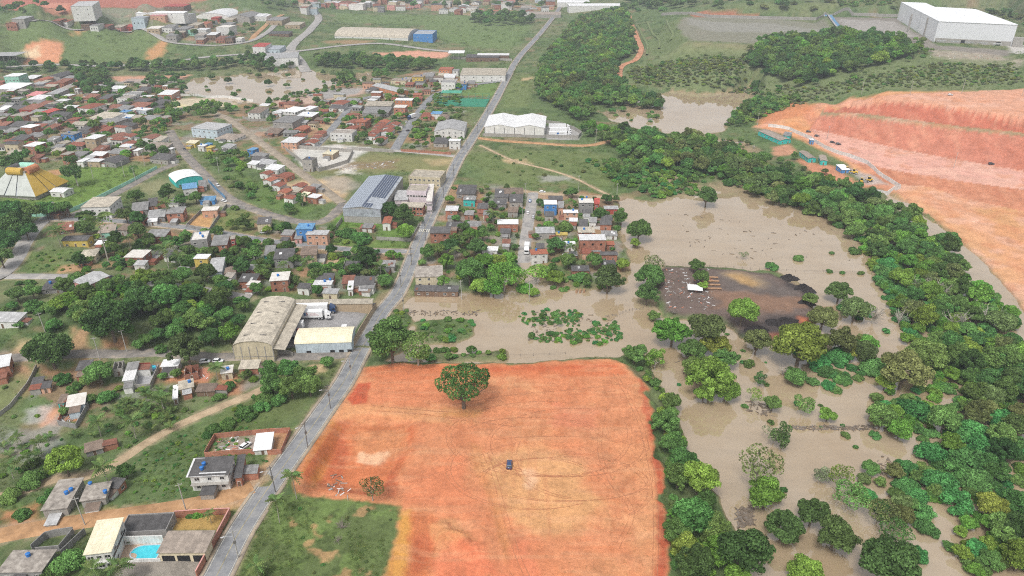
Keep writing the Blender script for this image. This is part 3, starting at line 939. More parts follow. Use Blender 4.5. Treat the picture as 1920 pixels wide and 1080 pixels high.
    ([(1740, 92), (1850, 100), (1920, 112), (1910, 130), (1800, 118), (1750, 108)], (.36, .30, .25), 4, 10, 8, .7), ([(1890, 80), (1920, 85), (1940, 100), (1895, 98)], (.50, .47, .45), 3, 10, 5, .8), ([(1290, 26), (1350, 22), (1420, 28), (1440, 34), (1300, 32)], (.33, .13, .08), 2, 12, 3, .9), ([(1545, 34), (1556, 34), (1590, 72), (1574, 70)], (0.132, 0.164, 0.068), 3, 10, 3, .9),
    ([(1160, 130), (1250, 100), (1420, 100), (1500, 85), (1700, 105), (1900, 110), (1920, 160), (1650, 172), (1550, 190), (1450, 225), (1400, 190), (1260, 168), (1170, 160)], (.15, .18, .08), 6, 18, 10, .75),
    ([(1420, 5), (1700, 0), (1700, 30), (1550, 30), (1300, 20)], (0.140, 0.164, 0.068), 6, 30, 10, .7),
    # red works on the right
    ([(1415, 238), (1460, 210), (1530, 195), (1640, 180), (1700, 172), (1920, 168), (1990, 170), (2100, 600), (1960, 640), (1915, 560), (1850, 480), (1760, 410), (1690, 365), (1640, 345), (1600, 318), (1560, 290), (1500, 262)], ORANGE, 3, 12, 4, 1),
]
for zn in ZONES:
    zone(*zn)
wp = wpoly([(1415, 238), (1460, 210), (1530, 195), (1640, 180), (1700, 172), (1920, 168), (1990, 170), (2100, 600), (1960, 640), (1915, 560), (1850, 480), (1760, 410), (1690, 365), (1640, 345), (1600, 318), (1560, 290), (1500, 262)])
CUT_SD = psd(wp, 20)
cut = sstep(-3, 3, CUT_SD + (n2 - .5) * 8)
gzy, gzx = np.gradient(GZ)
slope = np.hypot(gzy / (np.gradient(GY, axis=0) + 1e-9), gzx / (np.gradient(GX, axis=1) + 1e-9))
blendc(cut * sstep(.16, .42, slope) * .75, (.49, .185, .105))
blendc(cut * sstep(.16, .42, slope) * sstep(.5, .66, fbm(GX, GY * .15, 9, 3, 93)) * .6, (.56, .29, .16))
blendc(cut * sstep(.46, .66, fbm(GX, GY, 40, 4, 91)) * .75, PINK)
blendc(cut * sstep(.58, .70, fbm(GX * .6, GY, 18, 4, 92)) * .6, (.55, .235, .10))
for zn in [([(1650, 178), (1800, 172), (1920, 172), (1920, 190), (1760, 192)], (.54, .28, .15), 2, 12, 4, .8), ([(1800, 168), (1890, 168), (1880, 178), (1800, 176)], (.19, .20, .09), 2, 10, 4, .8),
           ([(1480, 242), (1530, 250), (1640, 285), (1760, 305), (1920, 325), (1920, 345), (1700, 322), (1600, 305)], (.58, .30, .215), 3, 12, 4, .9), ([(1690, 362), (1720, 370), (1830, 440), (1900, 505), (1930, 560), (1915, 560), (1840, 480), (1760, 412)], (.58, .32, .15), 3, 10, 3, .8),
           ([(1740, 370), (1800, 375), (1880, 420), (1920, 450), (1920, 480), (1850, 440), (1800, 410)], (.62, .35, .23), 4, 10, 8, .8), ([(1820, 390), (1900, 392), (1920, 420), (1880, 425)], (.50, .27, .09), 3, 10, 7, .8), ([(1855, 415), (1920, 430), (1920, 470), (1880, 450)], (.50, .22, .07), 3, 9, 7, .8), ([(1440, 205), (1500, 190), (1530, 200), (1480, 222), (1420, 235)], (.47, .18, .085), 3, 10, 5, .8),
           ([(1500, 300), (1560, 312), (1600, 340), (1680, 352), (1660, 362), (1590, 345), (1520, 330)], (.50, .22, .13), 3, 9, 4, .9), ([(1585, 315), (1640, 330), (1670, 348), (1620, 345)], (.38, .33, .30), 3, 8, 4, .85), ([(1445, 275), (1480, 270), (1500, 290), (1450, 292)], (.48, .23, .15), 2, 8, 4, .8)]:
    zone(*zn)

_st = fbm(GX * .22 + (n2 - .5) * 1.5, GY * .05, 1.0, 4, 96, .65)
for k_, c_ in enumerate([(.54, .285, .17), (.46, .195, .115), (.58, .315, .25), (.44, .165, .11), (.27, .21, .12), (.39, .12, .078), (.55, .285, .19)]):
    m_ = (CUTID == k_) * 1.0
    blendc(m_ * (.9 if k_ != 0 else .45), c_)
    if k_ in (1, 3, 5):
        blendc(m_ * sstep(.52, .74, _st) * .45, (.55, .265, .17))
        blendc(m_ * sstep(.46, .28, _st) * .4, (.36, .115, .065))
    else:
        blendc(m_ * sstep(.52, .68, fbm(GX, GY, 14, 4, 97)) * .5, (.60, .36, .27))
        blendc(m_ * sstep(.56, .70, fbm(GX, GY, 9, 4, 98)) * .45, (.48, .20, .10))
# the red building plot in front
pin = sstep(-1.2, .8, plot_sd)
lawn_w = wpoly([(480, 950), (560, 928), (690, 942), (748, 950), (742, 1005), (722, 1080), (700, 1200), (400, 1200), (432, 1085)])
lawn_sd = psd(lawn_w, 30)
strip = sstep(-1.5, 1.0, psd(wpoly([(552, 905), (585, 830), (620, 772), (660, 700), (720, 700), (820, 770), (800, 990), (700, 950), (560, 932)]), 20)) * (1 - sstep(-.6, .6, lawn_sd))
pin = np.maximum(pin, strip)
blendc(pin, (0.504, 0.206, 0.101))
nb = fbm(GX, GY, 34, 4, 101)
blendc(pin * sstep(.42, .62, nb) * .7, (0.522, 0.243, 0.114))
blendc(pin * sstep(.50, .72, fbm(GX, GY, 20, 5, 102, .65)) * .55, (0.504, 0.177, 0.084))
blendc(pin * sstep(.60, .75, fbm(GX * .7, GY, 5, 4, 103)) * .45, (0.570, 0.291, 0.144))
blendc(pin * sstep(.60, .76, fbm(GX, GY * .5, 2.2, 3, 104)) * .35, (0.419, 0.132, 0.051))


def pz(pts, c, soft=1.2, ns=4, amp=2.5, a=.8):
    zblend(wpoly(pts), c, soft, ns, amp, a, 111, pin)


for zn in [([(690, 690), (1160, 680), (1180, 705), (690, 712)], (0.475, 0.132, 0.055), 2, 5, 3, .7), ([(690, 700), (800, 690), (900, 720), (860, 760), (690, 756)], (0.514, 0.177, 0.084), 3, 6, 4, .7), ([(620, 760), (830, 768), (850, 795), (760, 792), (605, 785)], (0.532, 0.256, 0.119), 1.5, 5, 2, .8),
           ([(610, 795), (780, 792), (770, 850), (740, 920), (580, 918), (560, 900)], (0.475, 0.150, 0.063), 1.5, 5, 2, .9), ([(560, 905), (600, 800), (620, 790), (640, 800), (590, 915)], YELLOWSOIL, 1.5, 5, 2, .75), ([(600, 905), (625, 830), (650, 800), (655, 850), (640, 900)], DEEPRED, 2, 5, 2.5, .7), ([(660, 800), (765, 800), (760, 845), (700, 860), (660, 845)], (0.494, 0.220, 0.101), 2, 4, 3, .7), ([(675, 850), (725, 850), (730, 868), (700, 872), (672, 866)], (.62, .42, .27), 1, 3, 2, .8),
           ([(725, 890), (750, 890), (750, 935), (720, 935)], DEEPRED, 1.5, 3, 2, .7), ([(745, 900), (870, 850), (890, 960), (850, 975), (800, 950), (760, 950)], (0.541, 0.185, 0.089), 3, 6, 4, .8), ([(745, 955), (770, 955), (775, 1000), (765, 1090), (715, 1090), (740, 1010)], YELLOWSOIL, 1.2, 4, 1.5, .9), ([(772, 960), (830, 970), (815, 1020), (812, 1090), (758, 1090), (768, 1020)], (0.475, 0.146, 0.058), 1.5, 4, 2, .85),
           ([(770, 1010), (812, 1000), (812, 1060), (772, 1080)], DEEPRED, 2, 4, 2, .6), ([(806, 985), (850, 970), (866, 990), (905, 1030), (900, 1050), (870, 1045), (850, 1015), (815, 1020)], (0.494, 0.229, 0.101), 1, 3, 1.5, .9), ([(820, 1035), (900, 1010), (960, 1090), (815, 1090)], (0.570, 0.167, 0.084), 2, 5, 3, .85),
           ([(880, 830), (905, 840), (940, 960), (985, 1090), (960, 1090), (920, 960), (890, 880)], (0.446, 0.212, 0.077), 1, 5, 1.5, .35), ([(905, 850), (980, 840), (1100, 870), (1130, 960), (1080, 1010), (960, 990), (930, 920)], (0.532, 0.291, 0.131), 4, 8, 6, .8), ([(980, 880), (1000, 878), (1010, 915), (990, 915)], (.66, .44, .28), 1.5, 4, 2, .7), ([(960, 1000), (1000, 1010), (1010, 1090), (955, 1090)], (0.570, 0.177, 0.093), 2, 5, 3, .6),
           ([(650, 748), (672, 718), (694, 718), (688, 756), (660, 760)], (0.428, 0.088, 0.042), .6, 3, .6, .95), ([(600, 796), (660, 790), (770, 792), (772, 800), (640, 803), (600, 870), (570, 905), (560, 900)], (0.380, 0.124, 0.051), 1, 4, 1.5, .7), ([(1195, 700), (1240, 800), (1256, 1000), (1256, 1090), (1232, 1090), (1230, 900), (1205, 760)], (0.380, 0.084, 0.042), 1, 4, 2.0, .9), ([(860, 690), (1160, 682), (1150, 690), (880, 697)], (0.456, 0.115, 0.051), 1, 4, 1.5, .8), ([(1040, 760), (1120, 770), (1110, 800), (1040, 795)], (0.522, 0.177, 0.101), 3, 5, 4, .6), ([(835, 765), (900, 770), (890, 785), (830, 782)], (0.475, 0.237, 0.084), 1.5, 4, 2, .7)]:
    pz(*zn)
# grader passes: faint paler and darker bands
blendc(pin * sstep(.52, .72, fbm(GX * .1 + GY * .02, GY, 1.5, 3, 105)) * .28, (0.551, 0.297, 0.165))
blendc(pin * sstep(.54, .74, fbm(GX, GY * .1 - GX * .03, 1.7, 3, 106)) * .25, (0.446, 0.167, 0.083))
# steep cut faces are fresh red soil
blendc(pin * sstep(.3, .6, slope) * (.25 + .6 * sstep(5, 1, plot_sd)), (0.380, 0.079, 0.038))
lm = sstep(-1.2, 1.2, lawn_sd + (n3 - .5) * 3) * (1 - sstep(-1, 1, plot_sd) * 0)
blendc(lm, (.105, .14, .05))
blendc(lm * sstep(.50, .64, fbm(GX, GY, 7, 4, 121)) * .8, (.14, .20, .06))
blendc(lm * sstep(.56, .70, fbm(GX, GY, 5, 4, 122)) * .8, (.065, .09, .032))
blendc(lm * sstep(.63, .74, fbm(GX, GY, 6, 4, 123)) * .75, (.40, .24, .12))
# mud where the flood laps
blendc(sstep(.55, .02, GZ) * sstep(-1.0, -.3, GZ) * (GZ < .6) * .75 * (GX > -70), MUD)
blendc(sstep(-.05, -.5, GZ), (.30, .215, .13))
# verges beside the roads
blendc(sstep(2.6, .4, ROAD_D) * (ROAD_D < 3) * (GY < 700) * .55 * sstep(.35, .6, n3), (.36, .27, .19))

# ---- ground material
t = NT('ground_soil')
t.set(Roughness=.95)
t.b.inputs['Specular IOR Level'].default_value = .12
at_ = t.n('VertexColor', layer_name='soil')
f1 = t.noise(.9, 6, .7)
f2 = t.noise(.16, 5, .65)
c = t.mix(1.0, at_.outputs['Color'], t.ramp(f1, [(.30, .80), (.5, 1.0), (.72, 1.15)]), 'MULTIPLY')
f3 = t.noise(3.2, 5, .75)
c = t.mix(.5, c, t.ramp(f3, [(.30, .70), (.5, 1.0), (.70, 1.22)]), 'MULTIPLY')
c = t.mix(.9, c, t.ramp(f2, [(.35, .82), (.5, 1.0), (.66, 1.14)]), 'MULTIPLY')
t.col(c)
t.bump(t.math('ADD', f1, t.math('MULTIPLY', f3, .4)), .35, .7)

IDX = np.arange(NR * NC).reshape(NR, NC)
FACES = np.stack([IDX[:-1, :-1], IDX[:-1, 1:], IDX[1:, 1:], IDX[1:, :-1]], -1)
FCX = (GX[:-1, :-1] + GX[1:, 1:]) / 2
FCY = (GY[:-1, :-1] + GY[1:, 1:]) / 2
AREA = np.zeros(FCX.shape, int)
AREA[(plot_sd[:-1, :-1] > -3.2) & (GZ[:-1, :-1] > .3) & (lawn_sd[:-1, :-1] < 0)] = 1
AREA[(pin[:-1, :-1] > .5) & (lawn_sd[:-1, :-1] < 0)] = 1
AREA[CUT_SD[:-1, :-1] > 0] = 2
AREA[lawn_sd[:-1, :-1] > 0] = 3
for k, (nm, lab) in enumerate([('ground', 'green and brown open land round the villages'), ('red_earth_plot', 'levelled red and orange earth building plot beside the main road'),
                               ('red_hillside', 'terraced red earth cutting and works road beyond the river'), ('lawn', 'rough grass field between the road and the red plot')]):
    F = FACES[AREA == k]
    used = np.unique(F)
    remap = np.full(NR * NC, -1)
    remap[used] = np.arange(len(used))
    V = np.column_stack([GX.ravel()[used], GY.ravel()[used], GZ.ravel()[used]])
    me = mesh_np(nm, V, remap[F], ['ground_soil'], True)
    ca = me.color_attributes.new('soil', 'FLOAT_COLOR', 'POINT')
    cc = np.ones((len(used), 4), np.float32)
    cc[:, :3] = GC.reshape(-1, 3)[used]
    ca.data.foreach_set('color', cc.ravel())
    tag(link(nm, me), lab, kind='structure')
    if k == 1:
        PLOT_OBJ = bpy.data.objects[nm]

# ------------------------------------------------------------------ water
t = NT('flood_water_surface')
t.set(Roughness=.03, IOR=2.45)
f = t.noise(.03, 4, .6)
mpw = t.n('Mapping')
mpw.inputs['Scale'].default_value = (.35, 1.6, 1)
mpw.inputs['Rotation'].default_value = (0, 0, .5)
tcw = t.n('TexCoord')
t.l(tcw.outputs['Object'], mpw.inputs['Vector'])
fs = t.noise(.11, 5, .65, vec=mpw.outputs[0])
t.col(t.mix(.8, t.ramp(f, [(.3, (.33, .24, .145)), (.52, (.36, .275, .18)), (.7, (.38, .30, .21))]), t.ramp(fs, [(.32, .90), (.5, 1.0), (.68, 1.08)]), 'MULTIPLY'))
t.b.inputs['Specular IOR Level'].default_value = .5
t.bump(t.noise(.5, 3, .5), .015, .10)


def water_sheet(name, pts, z, label):
    o = link(name, mesh_np(name, [(x, y, z) for x, y in pts], [list(range(len(pts)))], ['flood_water_surface']))
    tag(o, label, kind='structure')


water_sheet('flood_water', [(-70, 100), (560, 100), (560, 470), (300, 470), (60, 520), (-70, 330)], 0, 'brown flood water standing over the fields and round the trees')
rp = np.array(FLOOD_POLY['river'])
rc = rp.mean(0)
water_sheet('river', [(180, 370), (262, 470), (300, 440), (330, 330), (420, 230), (330, 180), (262, 260), (225, 330)], .02, 'pale brown river between the wood and the red cutting')
for nm, k, lab in [('flood_pond', 'pondright', 'heart-shaped pond of flood water below the scrub hillside'), ('flood_pond', 'pondmid', 'small flooded clearing in the wood'), ('flood_pond', 'pondleft', 'brown flood pond beside the highway trees'), ('flood_pond', 'farpond', 'thin strip of flood water along the far field'), ('flood_pond', 'farpond2', 'pale puddle of flood water by the far palms')]:
    p = FLOOD_POLY[k]
    e = 25
    water_sheet(nm, [(p[:, 0].min() - e, p[:, 1].min() - e), (p[:, 0].max() + e, p[:, 1].min() - e), (p[:, 0].max() + e, p[:, 1].max() + e), (p[:, 0].min() - e, p[:, 1].max() + e)], .015 if k == 'pondmid' else 0, lab)

# ------------------------------------------------------------------ building materials
WALLC = {'white': (.70, .69, .66), 'grey': (.30, .29, .28), 'cream': (.62, .54, .38), 'pink': (.62, .32, .28), 'blue': (.08, .26, .58), 'skyblue': (.50, .58, .63), 'mint': (.35, .66, .52),
         'yellow': (.62, .46, .12), 'teal': (.05, .48, .44), 'peach': (.60, .35, .24), 'red': (.40, .08, .06), 'lilac': (.66, .57, .60), 'tan': (.44, .34, .23), 'green': (.10, .40, .24), 'orange': (.58, .24, .12), 'concrete': (.36, .34, .31), 'brown': (.20, .13, .09), 'lightgrey': (.50, .51, .52), 'steel': (.42, .45, .49)}
ROOFC = {'dark': (.115, .11, .11), 'grey': (.27, .265, .26), 'white': (.74, .74, .74), 'beige': (.47, .42, .34), 'brown': (.22, .165, .13), 'rust': (.26, .115, .08), 'red': (.46, .09, .075), 'blue': (.13, .29, .48), 'cream': (.72, .66, .48),
         'tan': (.36, .30, .25), 'pink': (.58, .24, .24), 'yellow': (.62, .47, .13), 'steel': (.42, .45, .49), 'green': (.09, .38, .26), 'lightgrey': (.42, .42, .42)}
for k, c in WALLC.items():
    plain('wall_' + k, c, .85, .10, .6, streak=True, objvar=.08)
for k, c in ROOFC.items():
    t = NT('roof_' + k)
    t.set(Roughness=.6 if k in ('white', 'steel', 'blue', 'cream') else .85)
    t.b.inputs['Specular IOR Level'].default_value = .3
    f = t.noise(.45, 5, .7)
    v = .10 if k in ('white', 'cream') else .24
    cc = t.ramp(f, [(.28, tuple(x * (1 - 1.9 * v) for x in c)), (.55, c), (.75, tuple(min(.82, x * (1 + v)) for x in c))])
    oi = t.n('ObjectInfo')
    cc = t.mix(1.0, cc, t.ramp(oi.outputs['Random'], [(0, .82), (1, 1.12)]), 'MULTIPLY')
    # sheets: joints across the fall, corrugation as fine relief
    tc = t.n('TexCoord')
    br = t.n('TexBrick', offset=0.0)
    br.inputs['Scale'].default_value = 1.0
    br.inputs['Brick Width'].default_value = 1.05
    br.inputs['Row Height'].default_value = 2.4
    br.inputs['Mortar Size'].default_value = .03
    br.inputs['Color1'].default_value = (1, 1, 1, 1)
    br.inputs['Color2'].default_value = (.84, .84, .84, 1)
    br.inputs['Mortar'].default_value = (.62, .62, .62, 1)
    t.l(tc.outputs['Object'], br.inputs['Vector'])
    t.col(t.mix(.75, cc, br.outputs['Color'], 'MULTIPLY'))
    wv = t.n('TexWave')
    wv.inputs['Scale'].default_value = 2.2
    t.l(tc.outputs['Object'], wv.inputs['Vector'])
    t.bump(wv.outputs['Fac'], .04, .5)
for k, c1, c2 in [('tile', (.30, .095, .055), (.19, .07, .05)), ('orangetile', (.40, .135, .075), (.30, .10, .06))]:
    t = NT('roof_' + k)
    t.set(Roughness=.85)
    f = t.noise(1.2, 5, .7)
    tc = t.n('TexCoord')
    br = t.n('TexBrick')
    br.inputs['Scale'].default_value = 2.6
    br.inputs['Color1'].default_value = (1, 1, 1, 1)
    br.inputs['Color2'].default_value = (.7, .7, .7, 1)
    br.inputs['Mortar'].default_value = (.45, .45, .45, 1)
    t.l(tc.outputs['Object'], br.inputs['Vector'])
    t.col(t.mix(.7, t.ramp(f, [(.3, c2), (.6, c1)]), br.outputs['Color'], 'MULTIPLY'))
    t.bump(br.outputs['Fac'], .05, .5)
t = NT('roof_slab')
t.set(Roughness=.9)
f = t.noise(.55, 6, .72)
t.col(t.ramp(f, [(.30, (.12, .105, .09)), (.48, (.26, .23, .20)), (.6, (.36, .325, .285)), (.74, (.46, .42, .36))]))
t = NT('roof_whiteslab')
t.set(Roughness=.9)
f = t.noise(.5, 6, .72)
t.col(t.ramp(f, [(.30, (.36, .31, .26)), (.46, (.55, .52, .48)), (.7, (.68, .66, .62))]))
t = NT('wall_brick')
t.set(Roughness=.9)
tc = t.n('TexCoord')
mp = t.n('Mapping')
mp.inputs['Rotation'].default_value = (math.pi / 2, 0, 0)
t.l(tc.outputs['Object'], mp.inputs['Vector'])
br = t.n('TexBrick')
br.inputs['Scale'].default_value = 2.4
br.inputs['Color1'].default_value = (.42, .145, .075, 1)
br.inputs['Color2'].default_value = (.34, .11, .06, 1)
br.inputs['Mortar'].default_value = (.34, .26, .21, 1)
br.inputs['Mortar Size'].default_value = .025
t.l(mp.outputs[0], br.inputs['Vector'])
f = t.noise(.5, 5, .7)
oi = t.n('ObjectInfo')
cc = t.mix(1.0, br.outputs['Color'], t.ramp(f, [(.33, .62), (.55, 1.0), (.7, 1.2)]), 'MULTIPLY')
t.col(t.mix(1.0, cc, t.ramp(oi.outputs['Random'], [(0, .8), (1, 1.15)]), 'MULTIPLY'))
plain('window_frame', (.55, .53, .50), .6)
t = NT('window_glass')
t.set(Base_Color=(.022, .026, .03, 1), Roughness=.12)
plain('door_wood', (.16, .10, .065), .7)
plain('timber', (.19, .15, .115), .9)
plain('concrete_raw', (.37, .35, .32), .9, .14, .8, streak=True)
plain('tank_blue', (.03, .16, .46), .45, .05)
plain('dark_opening', (.02, .02, .022), .9)
t = NT('solar_cell')
t.set(Roughness=.18)
t.col(t.ramp(t.noise(.3, 2), [(.3, (.030, .048, .095)), (.7, (.045, .065, .12))]))
plain('panel_sky_sheen', (.30, .34, .40), .3, .06)  # solar panels of the left slope, sky reflection painted in as a paler colour

_w = MB()
_w.box(-.5, .5, -.05, 0, 0, .09, 0).box(-.5, .5, -.05, 0, .91, 1, 0).box(-.5, -.42, -.05, 0, .09, .91, 0).box(.42, .5, -.05, 0, .09, .91, 0).box(-.03, .03, -.04, 0, .09, .91, 0).box(-.42, -.03, -.015, 0, .09, .91, 1).box(.03, .42, -.015, 0, .09, .91, 1).box(-.56, .56, -.1, 0, -.06, 0, 0)
WIN = _w.mesh('window', ['window_frame', 'window_glass'])
_w = MB()
_w.box(-.5, .5, -.04, 0, 0, 1, 0).box(-.42, .42, -.06, -.04, .05, .95, 1)
OPENING = MB().box(-.5, .5, -.025, 0, 0, 1, 0).mesh('opening', ['dark_opening'])
_w = MB()
_w.box(-.5, -.42, -.06, 0, 0, 1, 0).box(.42, .5, -.06, 0, 0, 1, 0).box(-.42, .42, -.06, 0, .94, 1, 0).box(-.42, .42, -.03, 0, 0, .94, 1).box(.28, .34, -.07, -.03, .46, .5, 0)
DOOR = _w.mesh('door', ['window_frame', 'door_wood'])
_w = MB()
for k in range(10):
    a0, a1 = 2 * math.pi * k / 10, 2 * math.pi * (k + 1) / 10
    pr = [(.50, 0), (.58, .85), (.60, .87), (.60, .93), (.35, 1.08), (0, 1.14)]
    for (ra, za), (rb, zb) in zip(pr[:-1], pr[1:]):
        if rb > 0:
            _w.add([(ra * math.cos(a0), ra * math.sin(a0), za), (ra * math.cos(a1), ra * math.sin(a1), za), (rb * math.cos(a1), rb * math.sin(a1), zb), (rb * math.cos(a0), rb * math.sin(a0), zb)], [(0, 1, 2, 3)], 0)
        else:
            _w.add([(ra * math.cos(a0), ra * math.sin(a0), za), (ra * math.cos(a1), ra * math.sin(a1), za), (0, 0, zb)], [(0, 1, 2)], 0)
TANK = _w.mesh('water_tank', ['tank_blue'], True)
HOUSES = []
ROOFWORD = {'dark': 'dark sheet', 'grey': 'grey sheet', 'white': 'white metal', 'beige': 'beige sheet', 'brown': 'brown', 'rust': 'rusty sheet', 'red': 'red', 'blue': 'blue', 'cream': 'cream', 'tan': 'tan', 'pink': 'pink', 'yellow': 'yellow', 'steel': 'steel blue', 'green': 'green',
            'lightgrey': 'light grey', 'tile': 'dark terracotta tile', 'orangetile': 'orange tile', 'slab': 'stained flat', 'whiteslab': 'whitish flat'}
WALLWORD = {'brick': 'bare brick', 'grey': 'grey rendered', 'concrete': 'raw concrete', 'skyblue': 'pale blue', 'mint': 'mint green', 'lilac': 'lilac'}
FOOT = []
FARTOWN = {}
AUTOTANK = []


def slab_profile(prof, th, over):
    """outline of a roof shell over a profile, run out past both eaves"""
    p = [np.array(q, float) for q in prof]
    d0 = (p[0] - p[1]) / np.linalg.norm(p[0] - p[1])
    d1 = (p[-1] - p[-2]) / np.linalg.norm(p[-1] - p[-2])
    p[0] = p[0] + d0 * over
    p[-1] = p[-1] + d1 * over
    return [tuple(q) for q in p] + [(q[0], q[1] + th) for q in reversed(p)]


def make_building(c, w, d, h, rz, rtype, wall, roof, label=None, cat='house', name='house', region='', base=None, win=None, storeys=None, group=None, tanks=0, share=False, rise=None, axis=None, wins=True):
    base = float(np.min(hgt(np.array([c[0] - w / 3, c[0] + w / 3, c[0], c[0]]), np.array([c[1], c[1], c[1] - d / 3, c[1] + d / 3])))) if base is None else base
    ctr = float(hgt(np.array([c[0]]), np.array([c[1]]))[0])
    base = max(min(base, ctr), ctr - 1.6, 0.0 if ctr > -.5 else -.2)
    root = empty(name, (c[0], c[1], base), rz)
    bot = -1.0 if c[1] < 600 else -7.0
    h = h + max(0, ctr - base)
    ov = .35 if w < 16 else .25
    W, D = w / 2 - ov, d / 2 - ov
    wm, rm = 'wall_' + wall, 'roof_' + roof
    wmb, rmb = MB(), MB()
    ax = axis or ('x' if w >= d else 'y')       # direction the ridge runs
    H = D if ax == 'x' else W                   # half span across the ridge
    Ln = W if ax == 'x' else D
    pax = 'x' if ax == 'x' else 'y'             # extrusion axis
    prof = None
    if rtype in ('flat', 'open'):
        th = .16 if rtype == 'flat' else .1
        rmb.box(-w / 2, w / 2, -d / 2, d / 2, h - th, h)
        if rtype == 'flat':
            wmb.box(-W, W, -D, D, bot, h - th + .02)
        else:
            nx, ny = max(1, int(w / 6)), max(1, int(d / 8))
            for i in range(nx + 1):
                for j in range(ny + 1):
                    x, y = -W + 2 * W * i / nx, -D + 2 * D * j / ny
                    wmb.box(x - .12, x + .12, y - .12, y + .12, bot, h - th + .02)
    elif rtype == 'parapet':
        wmb.box(-w / 2, w / 2, -d / 2, d / 2, bot, h - .5)
        rmb.box(-w / 2 + .16, w / 2 - .16, -d / 2 + .16, d / 2 - .16, h - .5, h - .44)
        for x0, x1, y0, y1 in ((-w / 2, w / 2, -d / 2, -d / 2 + .15), (-w / 2, w / 2, d / 2 - .15, d / 2), (-w / 2, -w / 2 + .15, -d / 2 + .15, d / 2 - .15), (w / 2 - .15, w / 2, -d / 2 + .15, d / 2 - .15)):
            wmb.box(x0, x1, y0, y1, h - .5, h)
        W, D = w / 2, d / 2
    elif rtype == 'ruin':
        for x0, x1, y0, y1 in ((-W, W, -D, -D + .18), (-W, W, D - .18, D), (-W, -W + .18, -D + .18, D - .18), (W - .18, W, -D + .18, D - .18), (-.1, .1, -D + .18, D - .18)):
            wmb.box(x0, x1, y0, y1, bot, h * random.uniform(.75, 1.0))
    elif rtype == 'shed':
        r_ = (rise if rise is not None else min(1.2, .12 * 2 * D))
        prof = [(-D, h - r_), (D, h)]
        ax, H, Ln = 'x', D, W
    elif rtype == 'gable':
        r_ = rise if rise is not None else .22 * H
        prof = [(-H, h - r_), (0, h), (H, h - r_)]
    elif rtype == 'twin':
        r_ = rise if rise is not None else .3 * H
        prof = [(-H, h - r_), (-H / 2, h), (0, h - r_), (H / 2, h), (H, h - r_)]
    elif rtype == 'arch':
        r_ = rise if rise is not None else .28 * H
        prof = [(-H * math.cos(math.pi * k / 10), h - r_ + r_ * math.sin(math.pi * k / 10)) for k in range(11)]
    elif rtype == 'hip':
        r_ = rise if rise is not None else .3 * min(W, D)
        e = h - r_
        wmb.box(-W, W, -D, D, bot, e)
        k = max(.02, abs(w / 2 - d / 2))
        rg = [(-k, 0), (k, 0)] if w >= d else [(0, -k), (0, k)]
        vs = [(-w / 2, -d / 2, e - .08), (w / 2, -d / 2, e - .08), (w / 2, d / 2, e - .08), (-w / 2, d / 2, e - .08), (rg[0][0], rg[0][1], h), (rg[1][0], rg[1][1], h)]
        fs = [(0, 1, 5, 4), (2, 3, 4, 5), (1, 2, 5), (3, 0, 4), (3, 2, 1, 0)] if w >= d else [(1, 2, 5, 4), (3, 0, 4, 5), (0, 1, 4), (2, 3, 5), (3, 2, 1, 0)]
        rmb.add(vs, fs)
    eave = h
    if prof:
        pr = [(prof[0][0], bot)] + prof + [(prof[-1][0], bot)]
        pr = pr[::-1]
        wmb.prism(pr, -Ln, Ln, 0, 'x' if ax == 'x' else 'y')
        # small gap: shell rests 2 cm over the wall head
        sh = slab_profile([(a, z + .02) for a, z in prof], .09, ov)
        rmb.prism(sh[::-1], -Ln - ov, Ln + ov, 0, 'x' if ax == 'x' else 'y')
        eave = prof[0][1]
    elif rtype == 'hip':
        eave = h - r_
    elif rtype == 'parapet':
        eave = h - .5
    if share:
        ca, sa = math.cos(rz), math.sin(rz)
        for k in range(3):
            wmb.box(-W * .7 + k * W * .6, -W * .7 + k * W * .6 + 1.3, -D - .05, -D - .01, 1, 2.4, 1)
        for mb_, mt_ in ((wmb, wm), (rmb, rm)):
            for sub in (0, 1):
                fs_ = [f for f, mi in zip(mb_.f, mb_.m) if mi == sub]
                if fs_:
                    key = 'dark_opening' if sub else mt_
                    FARTOWN.setdefault(key, MB()).add([(c[0] + x * ca - y * sa, c[1] + x * sa + y * ca, base + z) for x, y, z in mb_.v], fs_)
        bpy.data.objects.remove(root)
        return
    if wmb.v:
        wmb.build('post' if rtype == 'open' else 'wall', wm if rtype != 'open' else 'concrete_raw', root)
    if rmb.v:
        rmb.build('roof', rm, root)
    # openings on the side towards the street and on the side one sees
    px, py = project(np.array([c[0], c[1], base]))
    ns = storeys or (2 if eave >= 5.0 else 1)
    if rtype not in ('open',) and wins:
        small = mpp((c[0], c[1], base)) > .62
        me = WIN
        faces = [(W * 2, 0.0, (0, -D))]
        if not small:
            faces.append((D * 2, math.pi / 2, (W, 0)) if px < 960 else (D * 2, -math.pi / 2, (-W, 0)))
        for fi, (fw, ang, org) in enumerate(faces):
            n = win if (win and fi == 0) else max(1, min(5, int(fw / 3.4)))
            if small:
                n = min(n, 2)
            for s in range(ns):
                z = s * (eave / ns) + .95
                if rtype == 'ruin':
                    z = .9
                for i in range(n):
                    t_ = -fw / 2 + fw * (i + .5) / n
                    isdoor = (fi == 0 and s == 0 and i == n // 2 and not win)
                    loc = (org[0] + t_ * math.cos(ang), org[1] + t_ * math.sin(ang), 0.05 if isdoor else z)
                    if isdoor:
                        link('door', DOOR, root, loc, ang, (.95, 1, 2.1))
                    elif rtype == 'ruin' or wall == 'brick' and random.random() < .35:
                        link('window', OPENING, root, loc, ang, (random.choice((1.0, 1.2)), 1, 1.1))
                    else:
                        link('window', me, root, loc, ang, (random.choice((1.1, 1.3, 1.5)), 1, random.choice((1.0, 1.1))))
